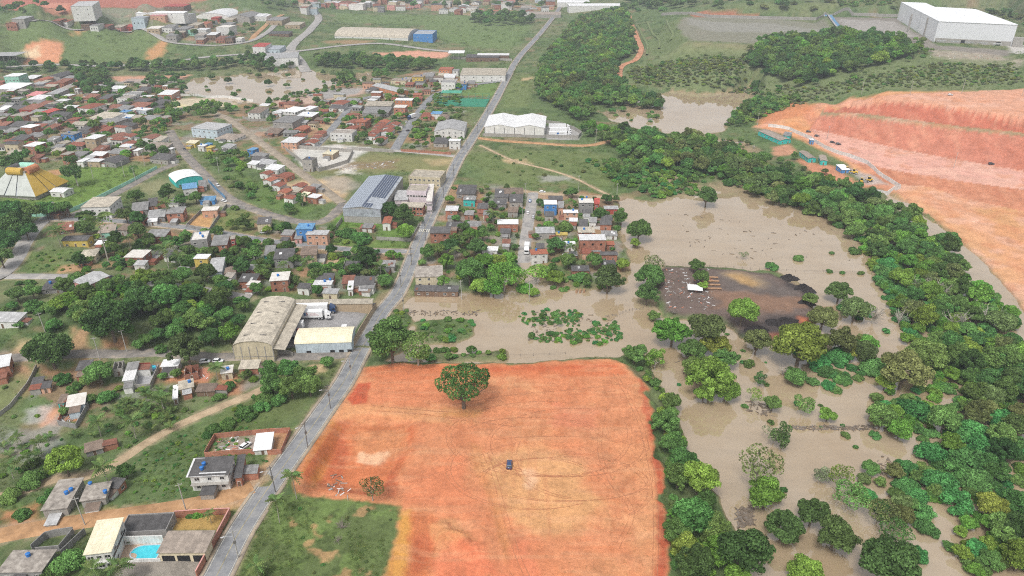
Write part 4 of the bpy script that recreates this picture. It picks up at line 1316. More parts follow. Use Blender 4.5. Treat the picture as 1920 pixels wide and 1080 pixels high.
    # patched sheets on worn roofs
    if rtype in ('shed', 'flat') and roof in ('dark', 'grey', 'brown', 'rust') and w > 7 and random.random() < .55 and mpp((c[0], c[1], base)) < .45:
        for _ in range(random.choice((1, 1, 2))):
            sw, sd_ = random.uniform(1.0, 1.3), random.uniform(1.6, min(3.0, d * .4))
            x, y = random.uniform(-W + 1, W - 1), random.uniform(-D * .5, D * .4)
            if rtype == 'shed':
                zz = lambda yy: prof[0][1] + (yy + D) / (2 * D) * (prof[1][1] - prof[0][1]) + .02 + .09 + .03
            else:
                zz = lambda yy: h + .03
            sm = MB()
            y0, y1 = y - sd_ / 2, y + sd_ / 2
            sm.hexa([(x - sw / 2, y0, zz(y0) - .04), (x + sw / 2, y0, zz(y0) - .04), (x + sw / 2, y1, zz(y1) - .04), (x - sw / 2, y1, zz(y1) - .04), (x - sw / 2, y0, zz(y0)), (x + sw / 2, y0, zz(y0)), (x + sw / 2, y1, zz(y1)), (x - sw / 2, y1, zz(y1))])
            sm.build('roof_sheet', random.choice(['roof_white', 'roof_lightgrey', 'roof_rust']), root)
    if rtype in ('shed', 'flat', 'gable', 'hip', 'parapet') and cat == 'house' and w < 22 and random.random() < .6:
        aw, ad_, ah = random.uniform(2.6, 4.2), random.uniform(2.6, min(5.0, max(2.8, d * .8))), random.uniform(2.3, 2.8)
        sx = 1 if px < 960 else -1
        if random.random() < .5:
            ax0, ax1, ay0, ay1 = -aw / 2, aw / 2, -D - ad_, -D - .01
            sl = (ah - .35, ah)
            hx = [(ax0 - .2, ay0 - .25, sl[0]), (ax1 + .2, ay0 - .25, sl[0]), (ax1 + .2, ay1 - .02, sl[1]), (ax0 - .2, ay1 - .02, sl[1])]
        else:
            ax0, ax1 = (W + .01, W + aw) if sx > 0 else (-W - aw, -W - .01)
            ay0, ay1 = -ad_ / 2, ad_ / 2
            e0, e1 = (ah, ah - .35) if sx > 0 else (ah - .35, ah)
            hx = [(ax0 + .02, ay0 - .2, e0), (ax1 - .02, ay0 - .2, e1), (ax1 - .02, ay1 + .2, e1), (ax0 + .02, ay1 + .2, e0)]
        MB().box(ax0, ax1, ay0, ay1, -1, ah - .42).build('annex_wall', random.choice([wm, 'wall_brick', 'wall_concrete', 'wall_white']), root)
        MB().hexa(hx + [(x, y, z + .08) for x, y, z in hx]).build('annex_roof', 'roof_' + random.choice(['grey', 'dark', 'brown', 'rust', 'lightgrey', 'tile']), root)
    if rtype in ('flat', 'parapet') and cat == 'house' and w > 5 and random.random() < .4 and mpp((c[0], c[1], base)) < .75 and not tanks:
        tl = Matrix.Rotation(rz, 3, 'Z') @ Vector((random.uniform(-.6, .6) * W, random.uniform(-.2, .6) * D, 0))
        AUTOTANK.append((px, region, link('water_tank', TANK, None, (c[0] + tl.x, c[1] + tl.y, base + h - (.44 if rtype == 'parapet' else 0)), 0)))
    ww = WALLWORD.get(wall, wall)
    if rtype == 'ruin':
        dsc = 'roofless %s walls' % ww
    elif rtype == 'open':
        dsc = 'open canopy with %s roof' % ROOFWORD[roof]
    else:
        dsc = '%s%s %s, %s roof' % ('tall ' if ns == 2 and cat == 'house' else '', ww, cat, ROOFWORD[roof])
    HOUSES.append([root, label, dsc, region, px, cat, group, share])
    root['category'] = cat
    FOOT.append((c[0], c[1], max(w, d) * .5))
    return root, W, D, base, h


def rect_from_corners(q, h):
    q = np.array(q, float)
    m = q.mean(0)
    p0 = at(m[0], m[1], h)
    P = flat(q[:, 0], q[:, 1], p0[2])[:, :2]
    u = (P[1] - P[0] + P[2] - P[3]) / 2
    v = (P[3] - P[0] + P[2] - P[1]) / 2
    # orientation from the longer side, the other at right angles
    if np.linalg.norm(u) >= np.linalg.norm(v):
        a = math.atan2(u[1], u[0])
    else:
        a = math.atan2(-v[1], -v[0]) - math.pi / 2
    ux = np.array([math.cos(a), math.sin(a)])
    uy = np.array([-ux[1], ux[0]])
    return P.mean(0), abs(u @ ux), abs(v @ uy), a


def build_q(q, h, rtype, wall, roof, label=None, **kw):
    c, w, d, a = rect_from_corners([(q[i], q[i + 1]) for i in range(0, 8, 2)], h)
    return make_building(c, w, d, h, a, rtype, wall, roof, label, **kw)


def build_r(cx, cy, w, d, rot, h, rtype, wall, roof, label=None, **kw):
    p = at(cx, cy, h)
    m = mpp(p)
    ray_ = rays(cx, cy)
    s = -ray_[2] / np.linalg.norm(ray_)
    dd = min(d * m / s, w * m * 1.6)
    return make_building(p[:2], w * m, max(dd, 3.0), h, R(rot), rtype, wall, roof, label, **kw)


def tank(px, py, above, label):
    p = at(px, py, above + .6)
    o = link('water_tank', TANK, None, (p[0], p[1], p[2] - .6), random.random() * 6)
    tag(o, label, 'water tank', 'blue rooftop water tanks')
    m = MB()
    for k in range(4):
        pass
    return o


def parse(txt, region, hideplain=False, **kw):
    for ln in txt.strip().splitlines():
        ln = ln.strip()
        if not ln:
            continue
        body, _, lab = ln.partition('|')
        f = body.split()
        lab = lab.strip() or None
        if hideplain:
            kw['share'] = lab is None
        if f[0] == 'q':
            build_q([float(x) for x in f[1:9]], float(f[9]), f[10], f[11], f[12], lab, region=region, **kw)
        else:
            build_r(*[float(x) for x in f[1:7]], f[7], f[8], f[9], lab, region=region, **kw)


# ------------------------------------------------------------------ houses near the camera, bottom left
parse('''
q 22 1031 105 1030 80 1072 -5 1074 3.2 flat grey slab | low house with brown stained flat roof at the bottom left corner
q 112 897 156 897 125 955 76 955 3.6 flat concrete slab | long raw concrete house with stained flat roof and front porch
q 162 905 211 904 195 937 151 937 3.4 flat concrete slab | small raw concrete house with two blue tanks beside the earth track
q 203 896 235 895 224 917 204 911 3.0 shed brick dark | dark lean-to joined to the small raw concrete house
q 155 833 192 823 195 838 160 847 2.6 shed grey brown | tumbledown shack with brown sheet roof beside the sandy track
q 480 812 515 811 507 839 474 842 3.0 shed white white | white roofed shelter inside the walled yard by the road
q 126 740 165 737 156 757 124 759 3.2 shed skyblue whiteslab | pale blue house with pale roof behind the walled brick yard
q 115 739 129 739 120 753 104 756 3.0 shed teal brown | small teal hut joined to the pale blue house
q -15 668 22 665 16 682 -22 690 5.2 shed brick white | brick building with white roof cut by the left edge below the street
q 62 708 85 705 78 718 56 721 2.6 shed brick dark | dark roofed brick shack in the grassy yard, the farther of two
q 80 716 98 714 94 726 72 727 2.6 shed peach dark | dark roofed peach shack in the grassy yard, the nearer of two
q 150 676 176 675 167 691 140 692 3.2 shed peach dark | peach house with mossy dark roof beside the big round tree
q 212 673 234 673 229 689 209 690 3.6 ruin concrete dark | crumbling roofless concrete house by the street, rubble inside
q 240 679 262 678 257 690 235 691 3.6 shed white grey | white house with grey roof at the head of the concrete yard
q 236 690 259 689 251 712 229 714 3.2 flat white white | narrow white roofed house beside the concrete yard
q 305 675 338 673 336 685 301 686 3.2 shed white white | white roofed house with porch between the concrete yard and brick ruin
q 345 684 374 683 372 700 343 702 3.0 ruin brick dark | unfinished roofless brick walls on red soil
q 334 714 362 710 365 726 334 730 2.8 flat tan beige | beige flat shed roof above the green dip
q 325 722 334 721 334 747 322 748 2.6 flat white white | long narrow white shed roof beside the beige shed
q 367 720 410 718 402 732 370 733 2.6 shed brown brown | low brown roofed shelter above the green dip
q 415 686 438 684 436 699 412 700 3.0 flat cream whiteslab | cream house with a blue tank on its flat roof
q 450 676 488 674 486 689 448 690 3.2 shed brick beige | brick house with beige roof near the two parked white cars
q -20 583 47 587 36 600 -22 602 3.4 shed white lightgrey | pale roofed white house at the left edge below the wood
q 85 524 128 522 122 538 80 540 3.4 shed grey dark | dark roofed grey house with a blue tank below the lower street
''', '', cat='house')
# house with the outside stair
_r, _W, _D, _b, _h = build_q([367, 857, 440, 856, 428, 886, 352, 893], 6.2, 'shed', 'white', 'dark', 'white two-storey house with dark patched roof and outside stair', rise=.5)
_s = MB()
for k in range(9):
    _s.box(-2.6 + k * .42, -2.6 + k * .42 + .5, -_D - 1.1, -_D - .02, 2.9 - k * .33 - .12, 2.9 - k * .33)
_s.build('stair', 'timber', _r)
MB().box(-_W, _W, -_D - 1.2, -_D - .01, 3.0, 3.12).build('balcony', 'concrete_raw', _r)
MB().hexa([(-_W - .9, -_D - .5, 5.75), (-_W + 2.4, -_D - .5, 5.75), (-_W + 2.4, _D, 6.35), (-_W - .9, _D, 6.35), (-_W - .9, -_D - .5, 5.83), (-_W + 2.4, -_D - .5, 5.83), (-_W + 2.4, _D, 6.43), (-_W - .9, _D, 6.43)]).build('roof_sheet', 'roof_white', _r)
MB().hexa([(-_W + 2.5, -_D - .5, 5.76), (_W - .5, -_D - .5, 5.76), (_W - .5, -_D + .9, 5.94), (-_W + 2.5, -_D + .9, 5.94), (-_W + 2.5, -_D - .5, 5.84), (_W - .5, -_D - .5, 5.84), (_W - .5, -_D + .9, 6.02), (-_W + 2.5, -_D + .9, 6.02)]).build('roof_sheet', 'roof_white', _r)
parse('''q 446 853 461 852 452 893 437 890 4.6 shed brick dark | dark lean-to along the side of the house with the outside stair''', '')
for x, y, h_, lab in [(133, 917, 3.6, 'blue water tank on the long raw concrete house'), (169, 906, 3.4, 'blue water tank on the back corner of the small concrete house'), (197, 921, 3.4, 'blue water tank on the front edge of the small concrete house'), (382, 869, 6.2, 'blue water tank on the patched roof, the farther of two'), (378, 877, 6.1, 'blue water tank on the patched roof, the nearer of two'),
                      (427, 690, 3.0, 'blue water tank on the cream flat-roofed house'), (94, 529, 3.4, 'blue water tank on the grey house below the lower street'), (380, 442, 6.5, 'blue water tank on the tall grey house in the left village'), (619, 523, 4.2, 'blue water tank between dark and white roofs near the warehouses'), (1100, 369, 6.5, 'blue water tank on the grey house with the red end')]:
    tank(x, y, h_, lab)

# ---- villa with the pool
VC, VW, VD, VA = rect_from_corners([(184, 970), (231, 976), (205, 1033), (155, 1034)], 6.6)
vr, _W, _D, _b, _h = make_building(VC, VW, VD, 6.6, VA, 'shed', 'white', 'cream', 'white villa with a cream roof beside the swimming pool', cat='villa', name='villa', rise=.9, win=3)
MB().box(-_W, _W * .9, -_D - .9, -_D - .02, 2.95, 3.1).build('balcony', 'wall_white', vr)
_m = MB()
_m.box(_W + .02, _W + .08, -_D + .5, _D - .5, 3.2, 3.9)
_m.build('window_band', 'window_glass', vr)
build_q([312, 995, 405, 994, 384, 1036, 296, 1037], 3.4, 'flat', 'cream', 'tan', 'tan roofed terrace wing with open front beside the swimming pool', cat='building', name='terrace_wing', wins=False)
_r = HOUSES[-1][0]
_wd = rect_from_corners([(312, 995), (405, 994), (384, 1036), (296, 1037)], 3.4)
for k in (-.72, -.1, .55):
    link('opening', OPENING, _r, (k * _wd[1] / 2 + .8, -_wd[2] / 2 + .34, .1), 0, (_wd[1] * .26, 1, 2.3))
build_q([230, 965, 327, 960, 311, 993, 234, 998], 3.2, 'parapet', 'grey', 'dark', 'low building with puddled black roof behind the pool', cat='building', name='outbuilding')
WALLS = []


def wall_line(pts, h, th, mat, label, name='boundary_wall', cat='wall', cap=None, above=0.0, panels=False):
    """a wall of straight runs; each run a panel of its own"""
    P = [at(a, b, above) for a, b in pts]
    root = empty(name, (P[0][0], P[0][1], float(hgt(P[0][0], P[0][1]))))
    tag(root, label, cat)
    for a, b in zip(P[:-1], P[1:]):
        d = np.array(b[:2]) - np.array(a[:2])
        L = np.linalg.norm(d)
        n = max(1, int(round(L / 6.0)))
        for k in range(n):
            s, e = a[:2] + d * k / n, a[:2] + d * (k + 1) / n
            zs, ze = max(0, float(hgt(*s))), max(0, float(hgt(*e)))
            l = L / n
            m = MB()
            m.hexa([(0, -th / 2, -1), (l, -th / 2, ze - zs - 1), (l, th / 2, ze - zs - 1), (0, th / 2, -1), (0, -th / 2, h), (l, -th / 2, ze - zs + h), (l, th / 2, ze - zs + h), (0, th / 2, h)])
            if cap:
                m.hexa([(0, -th / 2 - .06, h), (l, -th / 2 - .06, ze - zs + h), (l, th / 2 + .06, ze - zs + h), (0, th / 2 + .06, h), (0, -th / 2 - .06, h + .1), (l, -th / 2 - .06, ze - zs + h + .1), (l, th / 2 + .06, ze - zs + h + .1), (0, th / 2 + .06, h + .1)], 1)
            o = m.build('wall_panel', [mat, cap or mat], root)
            o.location = (s[0] - root.location[0], s[1] - root.location[1], zs - root.location[2])
            o.rotation_euler = (0, 0, math.atan2(d[1], d[0]))
    return root


wall_line([(236, 1022), (309, 1020)], 3.1, .2, 'wall_white', 'white wall behind the swimming pool')
wall_line([(330, 971), (433, 965), (408, 1013), (370, 1084)], 2.4, .2, 'wall_brick', 'brick garden wall of the villa along the main road', cap='wall_pink')
wall_line([(222, 1055), (302, 1052)], 1.0, .2, 'wall_white', 'low white wall in front of the pool deck')
wall_line([(62, 1034), (88, 1010), (106, 1005), (140, 1000)], 2.4, .18, 'wall_grey', 'unfinished grey block wall, stepped, behind the corner house')
wall_line([(70, 1038), (114, 1034), (140, 1002)], 2.2, .18, 'wall_grey', 'unfinished grey block wall round the empty plot')
wall_line([(118, 1044), (162, 1002)], 2.4, .18, 'wall_grey', 'long grey block wall beside the villa garden')
wall_line([(385, 856), (404, 822), (545, 811), (528, 852), (385, 858)], 2.0, .18, 'wall_brick', 'brick wall round the yard with the white shelter')
wall_line([(110, 797), (144, 804), (167, 762)], 2.0, .18, 'wall_grey', 'grey block wall round the small brick yard')
wall_line([(111, 794), (124, 765)], 1.8, .18, 'wall_brick', 'brick side wall of the small yard')
wall_line([(299, 692), (283, 729), (254, 730)], 2.2, .18, 'wall_concrete', 'concrete wall round the paved yard with the paddling pool')
wall_line([(263, 690), (284, 689)], 2.2, .14, 'wall_red', 'red gate at the head of the paved yard', 'yard_gate', 'gate')
wall_line([(70, 690), (52, 725), (20, 765), (-10, 788)], 1.6, .18, 'wall_concrete', 'dark field wall running down to the left edge')
wall_line([(706, 577), (676, 625), (660, 655)], 3.0, .2, 'wall_tan', 'warehouse yard wall along the main road')
wall_line([(553, 580), (672, 580)], 3.0, .2, 'wall_tan', 'back wall of the lorry yard')
wall_line([(672, 580), (704, 579)], 2.8, .12, 'wall_blue', 'blue gate of the lorry yard', 'yard_gate', 'gate')
wall_line([(492, 664), (540, 664), (550, 668)], 1.8, .2, 'wall_concrete', 'low stained wall in front of the arched warehouse')
# ---- pool
_pc = at(274, 1036)
_pm = []
_up = np.array([math.cos(VA), math.sin(VA)])
pool = empty('swimming_pool', (_pc[0], _pc[1], float(hgt(*_pc[:2]))), 0)
tag(pool, 'turquoise swimming pool with rounded end on the tan deck', 'pool')
_o = [(x * .82, y * .8) for x, y in [(-4.6, 0), (-4.2, 1.3), (-3.2, 2.2), (-1.8, 2.7), (4.2, 3.0), (4.2, -2.4), (3.6, -2.5), (-2.4, -2.5), (-3.6, -2.0), (-4.3, -1.1)]]
plain('pool_tile', (.10, .62, .72), .3, .08, .8)
plain('deck_tile', (.45, .33, .24), .8, .12, 1.5)
t = NT('pool_water')
t.set(Base_Color=(.06, .58, .70, 1), Roughness=.05, IOR=1.33)
t.col(t.ramp(t.noise(.8, 3), [(.3, (.04, .42, .52)), (.7, (.08, .55, .64))]))
n_ = len(_o)
vs = [(x, y, .12) for x, y in _o] + [(x * 1.09, y * 1.12, .12) for x, y in _o] + [(x * 1.09, y * 1.12, -.3) for x, y in _o] + [(x, y, -.3) for x, y in _o]
link('rim', mesh_np('rim', vs, [(i, n_ + i, n_ + (i + 1) % n_, (i + 1) % n_) for i in range(n_)] + [(n_ + i, 2 * n_ + i, 2 * n_ + (i + 1) % n_, n_ + (i + 1) % n_) for i in range(n_)] + [(i, (i + 1) % n_, 3 * n_ + (i + 1) % n_, 3 * n_ + i) for i in range(n_)], ['wall_skyblue']), pool)
link('water', mesh_np('water', [(x, y, .03) for x, y in _o], [tuple(reversed(range(n_)))], ['pool_water']), pool)
_q = wpoly([(232, 1012), (310, 1010), (298, 1054), (218, 1054)])
_z = float(hgt(*_q.mean(0))) + .06
GZdeck = _z
link('deck', mesh_np('deck', [(x - _pc[0], y - _pc[1], _z - pool.location[2]) for x, y in _q] + [(x - _pc[0], y - _pc[1], -1) for x, y in _q], [(3, 2, 1, 0), (0, 1, 5, 4), (1, 2, 6, 5), (2, 3, 7, 6), (3, 0, 4, 7)], ['deck_tile']), pool)
for ch in pool.children:
    if ch.name.startswith(('rim', 'water')):
        ch.location.z = _z - pool.location[2] + .02
_pp = at(284, 691)
pp = empty('paddling_pool', (_pp[0], _pp[1], float(hgt(*_pp[:2]))))
tag(pp, 'round blue paddling pool in the paved yard', 'pool')
_m = MB()
for k in range(14):
    a0, a1 = 2 * math.pi * k / 14, 2 * math.pi * (k + 1) / 14
    c0, s0, c1, s1 = math.cos(a0), math.sin(a0), math.cos(a1), math.sin(a1)
    for (ra, za), (rb, zb) in (((1.75, 0), (1.8, .45)), ((1.8, .45), (1.6, .5)), ((1.6, .5), (1.55, .3))):
        _m.add([(ra * c0, ra * s0, za), (ra * c1, ra * s1, za), (rb * c1, rb * s1, zb), (rb * c0, rb * s0, zb)], [(0, 1, 2, 3)])
_m.build('rim', 'roof_blue', pp)
link('water', mesh_np('water', [(1.56 * math.cos(2 * math.pi * k / 14), 1.56 * math.sin(2 * math.pi * k / 14), .36) for k in range(14)], [tuple(range(14))], ['pool_water']), pp)

# ------------------------------------------------------------------ warehouses by the road
def vents(root, pts, size):
    for (x, y, z) in pts:
        MB().box(x - size[0] / 2, x + size[0] / 2, y - size[1] / 2, y + size[1] / 2, z, z + .18).build('roof_vent', 'roof_dark', root)


wr, _W, _D, _b, _h = build_q([490, 555, 550, 555, 515, 640, 426, 640], 9.0, 'arch', 'cream', 'beige', 'large arched warehouse with beige barrel roof and open lorry side', cat='warehouse', name='warehouse', axis='y', rise=2.4, wins=False)
for y in (-.75, -.25, .25, .75):
    for x in (-.42, .42):
        vents(wr, [(x * _W, y * _D, _h - 2.4 + 2.4 * math.sin(math.acos(abs(x))) + .06)], (_W * .32, .35))
for k in range(6):
    MB().box(-_W + k * _W * .4 - .15, -_W + k * _W * .4 + .15, -_D - .12, -_D - .01, -1, _h - 2.5).build('column', 'concrete_raw', wr)
MB().box(-_W, _W, -_D - .06, -_D - .005, 2.2, 2.35).build('band', 'roof_grey', wr)
MB().hexa([(_W + .05, -_D, 5.6), (_W + 4.6, -_D, 5.0), (_W + 4.6, _D, 5.0), (_W + .05, _D, 5.6), (_W + .05, -_D, 5.7), (_W + 4.6, -_D, 5.1), (_W + 4.6, _D, 5.1), (_W + .05, _D, 5.7)]).build('canopy', 'roof_beige', wr)
w2, _W, _D, _b, _h = build_q([560, 611, 669, 606, 655, 636, 552, 638], 6.4, 'arch', 'skyblue', 'cream', 'long pale blue shed with cream curved roof beside the lorry yard', cat='warehouse', name='warehouse', axis='x', rise=1.5, wins=False)
for k in range(4):
    vents(w2, [(-_W * .72 + k * _W * .46, -_D * .72, _h - 1.0 + .05)], (.7, 1.3))
for k in (-.55, .3, .62, .92):
    link('opening', OPENING, w2, (k * _W, -_D - .02, -.1), 0, (1.8, 1, 1.7))
parse('''
q 552 562 700 560 699 568 553 570 4.0 shed tan beige | long lean-to with beige roof along the back of the lorry yard
q 640 610 651 606 647 621 637 622 3.2 flat white white | small white gatehouse at the corner of the lorry yard
''', '', wins=False, cat='building')
# solar roof
sr, _W, _D, _b, _h = build_q([692, 325, 755, 330, 713, 388, 641, 388], 9.0, 'gable', 'concrete', 'steel', 'big factory hall with rows of solar panels on its roof', cat='factory', name='factory', axis='y', rise=1.3, wins=False)
MB().box(-_W - .04, _W + .04, -_D - .08, -_D - .01, 3.6, _h - 1.3).build('cladding', 'roof_steel', sr)
_pan = MB().box(0, 1, 0, 1, 0, .06).mesh('solar_panel', ['solar_cell'])
_pan2 = MB().box(0, 1, 0, 1, 0, .06).mesh('solar_panel', ['panel_sky_sheen'])  # same panel, with the sky's reflection put into its colour
_nx, _ny = 8, 17
for i in range(2 * _nx):
    for j in range(_ny):
        right = i >= _nx
        fx, fy = (i - _nx + .5) / _nx, (j + .5) / _ny
        if right and fy < .30 and fx > (.46 if fy < .14 else .18):
            continue
        if right and fx > .92:
            continue
        x0 = (i - _nx) / _nx * _W
        y0 = -_D + j / _ny * 2 * _D
        zc = lambda x: _h - 1.3 * abs(x) / _W + .14
        wx, wy = _W / _nx - .35, 2 * _D / _ny - .30
        o = link('solar_panel', _pan if right else _pan2, sr, (x0 + .17, y0 + .15, zc(x0 + .17) + .03), None, (wx, wy, 1))
        o.rotation_euler = (0, math.atan2(1.3, _W) * (1 if right else -1), 0)
MB().hexa([(_W * .42, -_D, 9 - .52), (_W, -_D, 9 - 1.26), (_W, -_D * .45, 9 - 1.26), (_W * .42, -_D * .45, 9 - .52), (_W * .42, -_D, 9 - .42), (_W, -_D, 9 - 1.16), (_W, -_D * .45, 9 - 1.16), (_W * .42, -_D * .45, 9 - .42)]).build('roof_sheet', 'roof_white', sr)
parse('''
q 776 316 832 320 829 333 768 331 6.2 parapet cream beige | long cream office block with a row of small dark windows
q 767 345 803 346 801 358 765 357 9.0 parapet lilac beige | tall lilac factory block beside the solar hall
q 804 344 814 345 810 378 799 377 7.5 flat lilac whiteslab | narrow lilac stair block along the main road
q 742 356 766 357 765 372 738 372 5.5 shed lilac lightgrey | low lilac wing between the solar hall and the tall block
q 752 378 797 380 794 389 750 388 5.2 flat brick beige | brick annex with beige roof below the lilac factory
''', 'beside the solar factory', cat='factory', name='factory', win=7)
# ------------------------------------------------------------------ villages
parse('''
q 722 405 735 405 734 417 714 419 4.5 gable white orangetile | white kiosk with bright terracotta roof in the walled garden
q 676 421 704 422 703 428 675 427 2.8 shed brown rust | low garden shelter with a rusty roof below the solar hall
q 808 425 846 425 843 435 805 435 6.4 shed brick dark | square brick house with dark roof at the zebra crossing
q 838 385 860 386 859 395 833 395 5.6 flat brick white | brick house with white roof beside the main road
q 860 346 895 347 890 361 855 360 4.2 shed grey dark | dark roofed grey house behind the turquoise one
q 870 367 894 368 891 374 868 373 4.6 shed teal grey | turquoise house near the main road
q 928 354 955 354 953 367 927 367 4 shed concrete dark
q 925 373 950 373 950 381 924 381 3.5 shed grey dark
q 934 411 972 411 972 420 931 420 4.6 flat brick white | wide brick house with white roof left of the flooded street
q 838 416 872 416 868 425 835 424 3 shed tan dark
q 876 415 903 415 902 424 876 424 3 shed white grey
q 905 461 935 462 933 470 902 469 3.6 flat white white | white box house inside the dark walled garden
q 942 448 958 448 957 455 941 455 3 shed red rust | little red hut left of the flooded street
q 780 500 835 497 825 515 775 516 6.2 shed cream slab | long two-storey cream and mint house at the flood edge
q 778 534 862 536 858 545 776 544 2.8 shed brown dark | dark open stall roof at the water's edge by the main road
q 945 349 982 348 980 360 945 360 4.5 gable tan brown
q 955 364 982 364 980 376 955 376 4.5 shed concrete dark
q 1020 375 1045 375 1044 383 1019 383 7.0 flat blue white | bright blue three-level house with white roof
q 1046 377 1058 377 1057 387 1045 387 5.0 shed peach grey
q 1028 367 1056 367 1055 373 1028 373 4 shed brown dark
q 1085 372 1113 372 1112 380 1085 380 6.6 flat grey whiteslab | tall grey house with whitish roof terrace and red end
q 1114 371 1125 371 1124 382 1114 382 6.2 flat red red | red block at the end of the tall grey house
q 1132 386 1160 386 1159 391 1132 391 3.6 shed red lightgrey
q 1056 393 1084 393 1084 399 1056 399 5 flat peach white
q 1067 408 1084 408 1083 415 1067 415 3.6 flat peach white
q 1085 411 1103 411 1102 423 1085 423 4 shed grey dark
q 1104 407 1120 407 1119 415 1104 415 4.6 shed white grey
q 1128 403 1150 403 1149 411 1127 411 4.2 shed brick dark
q 1125 413 1148 414 1146 420 1124 420 4 shed brick dark
q 1005 426 1041 425 1040 435 1002 435 4 shed concrete lightgrey | long pale roofed house right of the flooded street
q 1042 435 1065 435 1064 441 1042 441 3 flat tan yellow
q 1083 425 1115 425 1115 436 1083 436 5 flat brick beige
q 1086 439 1136 439 1135 450 1085 450 8 flat brick white | biggest brick house by the flood, wide white roof
q 1127 432 1158 433 1157 440 1127 440 3 shed white grey
q 1125 470 1159 470 1157 477 1124 477 4.2 gable brick dark | brick house with dark gabled roof at the water's edge
q 1057 452 1080 452 1078 460 1057 460 4 flat white white
q 995 468 1027 466 1026 476 993 477 5.5 flat white orangetile | white house with salmon roof terrace at the flooded street
q 1005 456 1021 456 1021 464 1004 464 4 shed concrete dark
q 1072 498 1105 498 1105 506 1070 507 4 shed brick dark
q 1128 488 1155 488 1154 498 1127 498 3.2 shed concrete dark
r 1045 450 18 8 0 3.5 shed concrete grey
r 1100 470 18 8 -4 4 shed peach tile
r 1075 475 16 7 0 3.5 shed brick grey
r 1030 400 18 7 -4 4 shed concrete dark
r 1118 458 18 7 0 4 flat white slab
r 1144 455 16 6 0 3.5 shed brick orangetile
r 905 385 20 8 -4 4 shed brick dark
r 915 398 18 7 -4 3.5 shed white grey
r 962 392 20 8 -4 4 shed concrete brown
r 948 432 20 7 -3 3.5 shed concrete dark
r 880 398 18 7 -5 3.5 shed brick grey
r 1100 395 16 6 -3 4 shed white dark
''', 'by the flood')
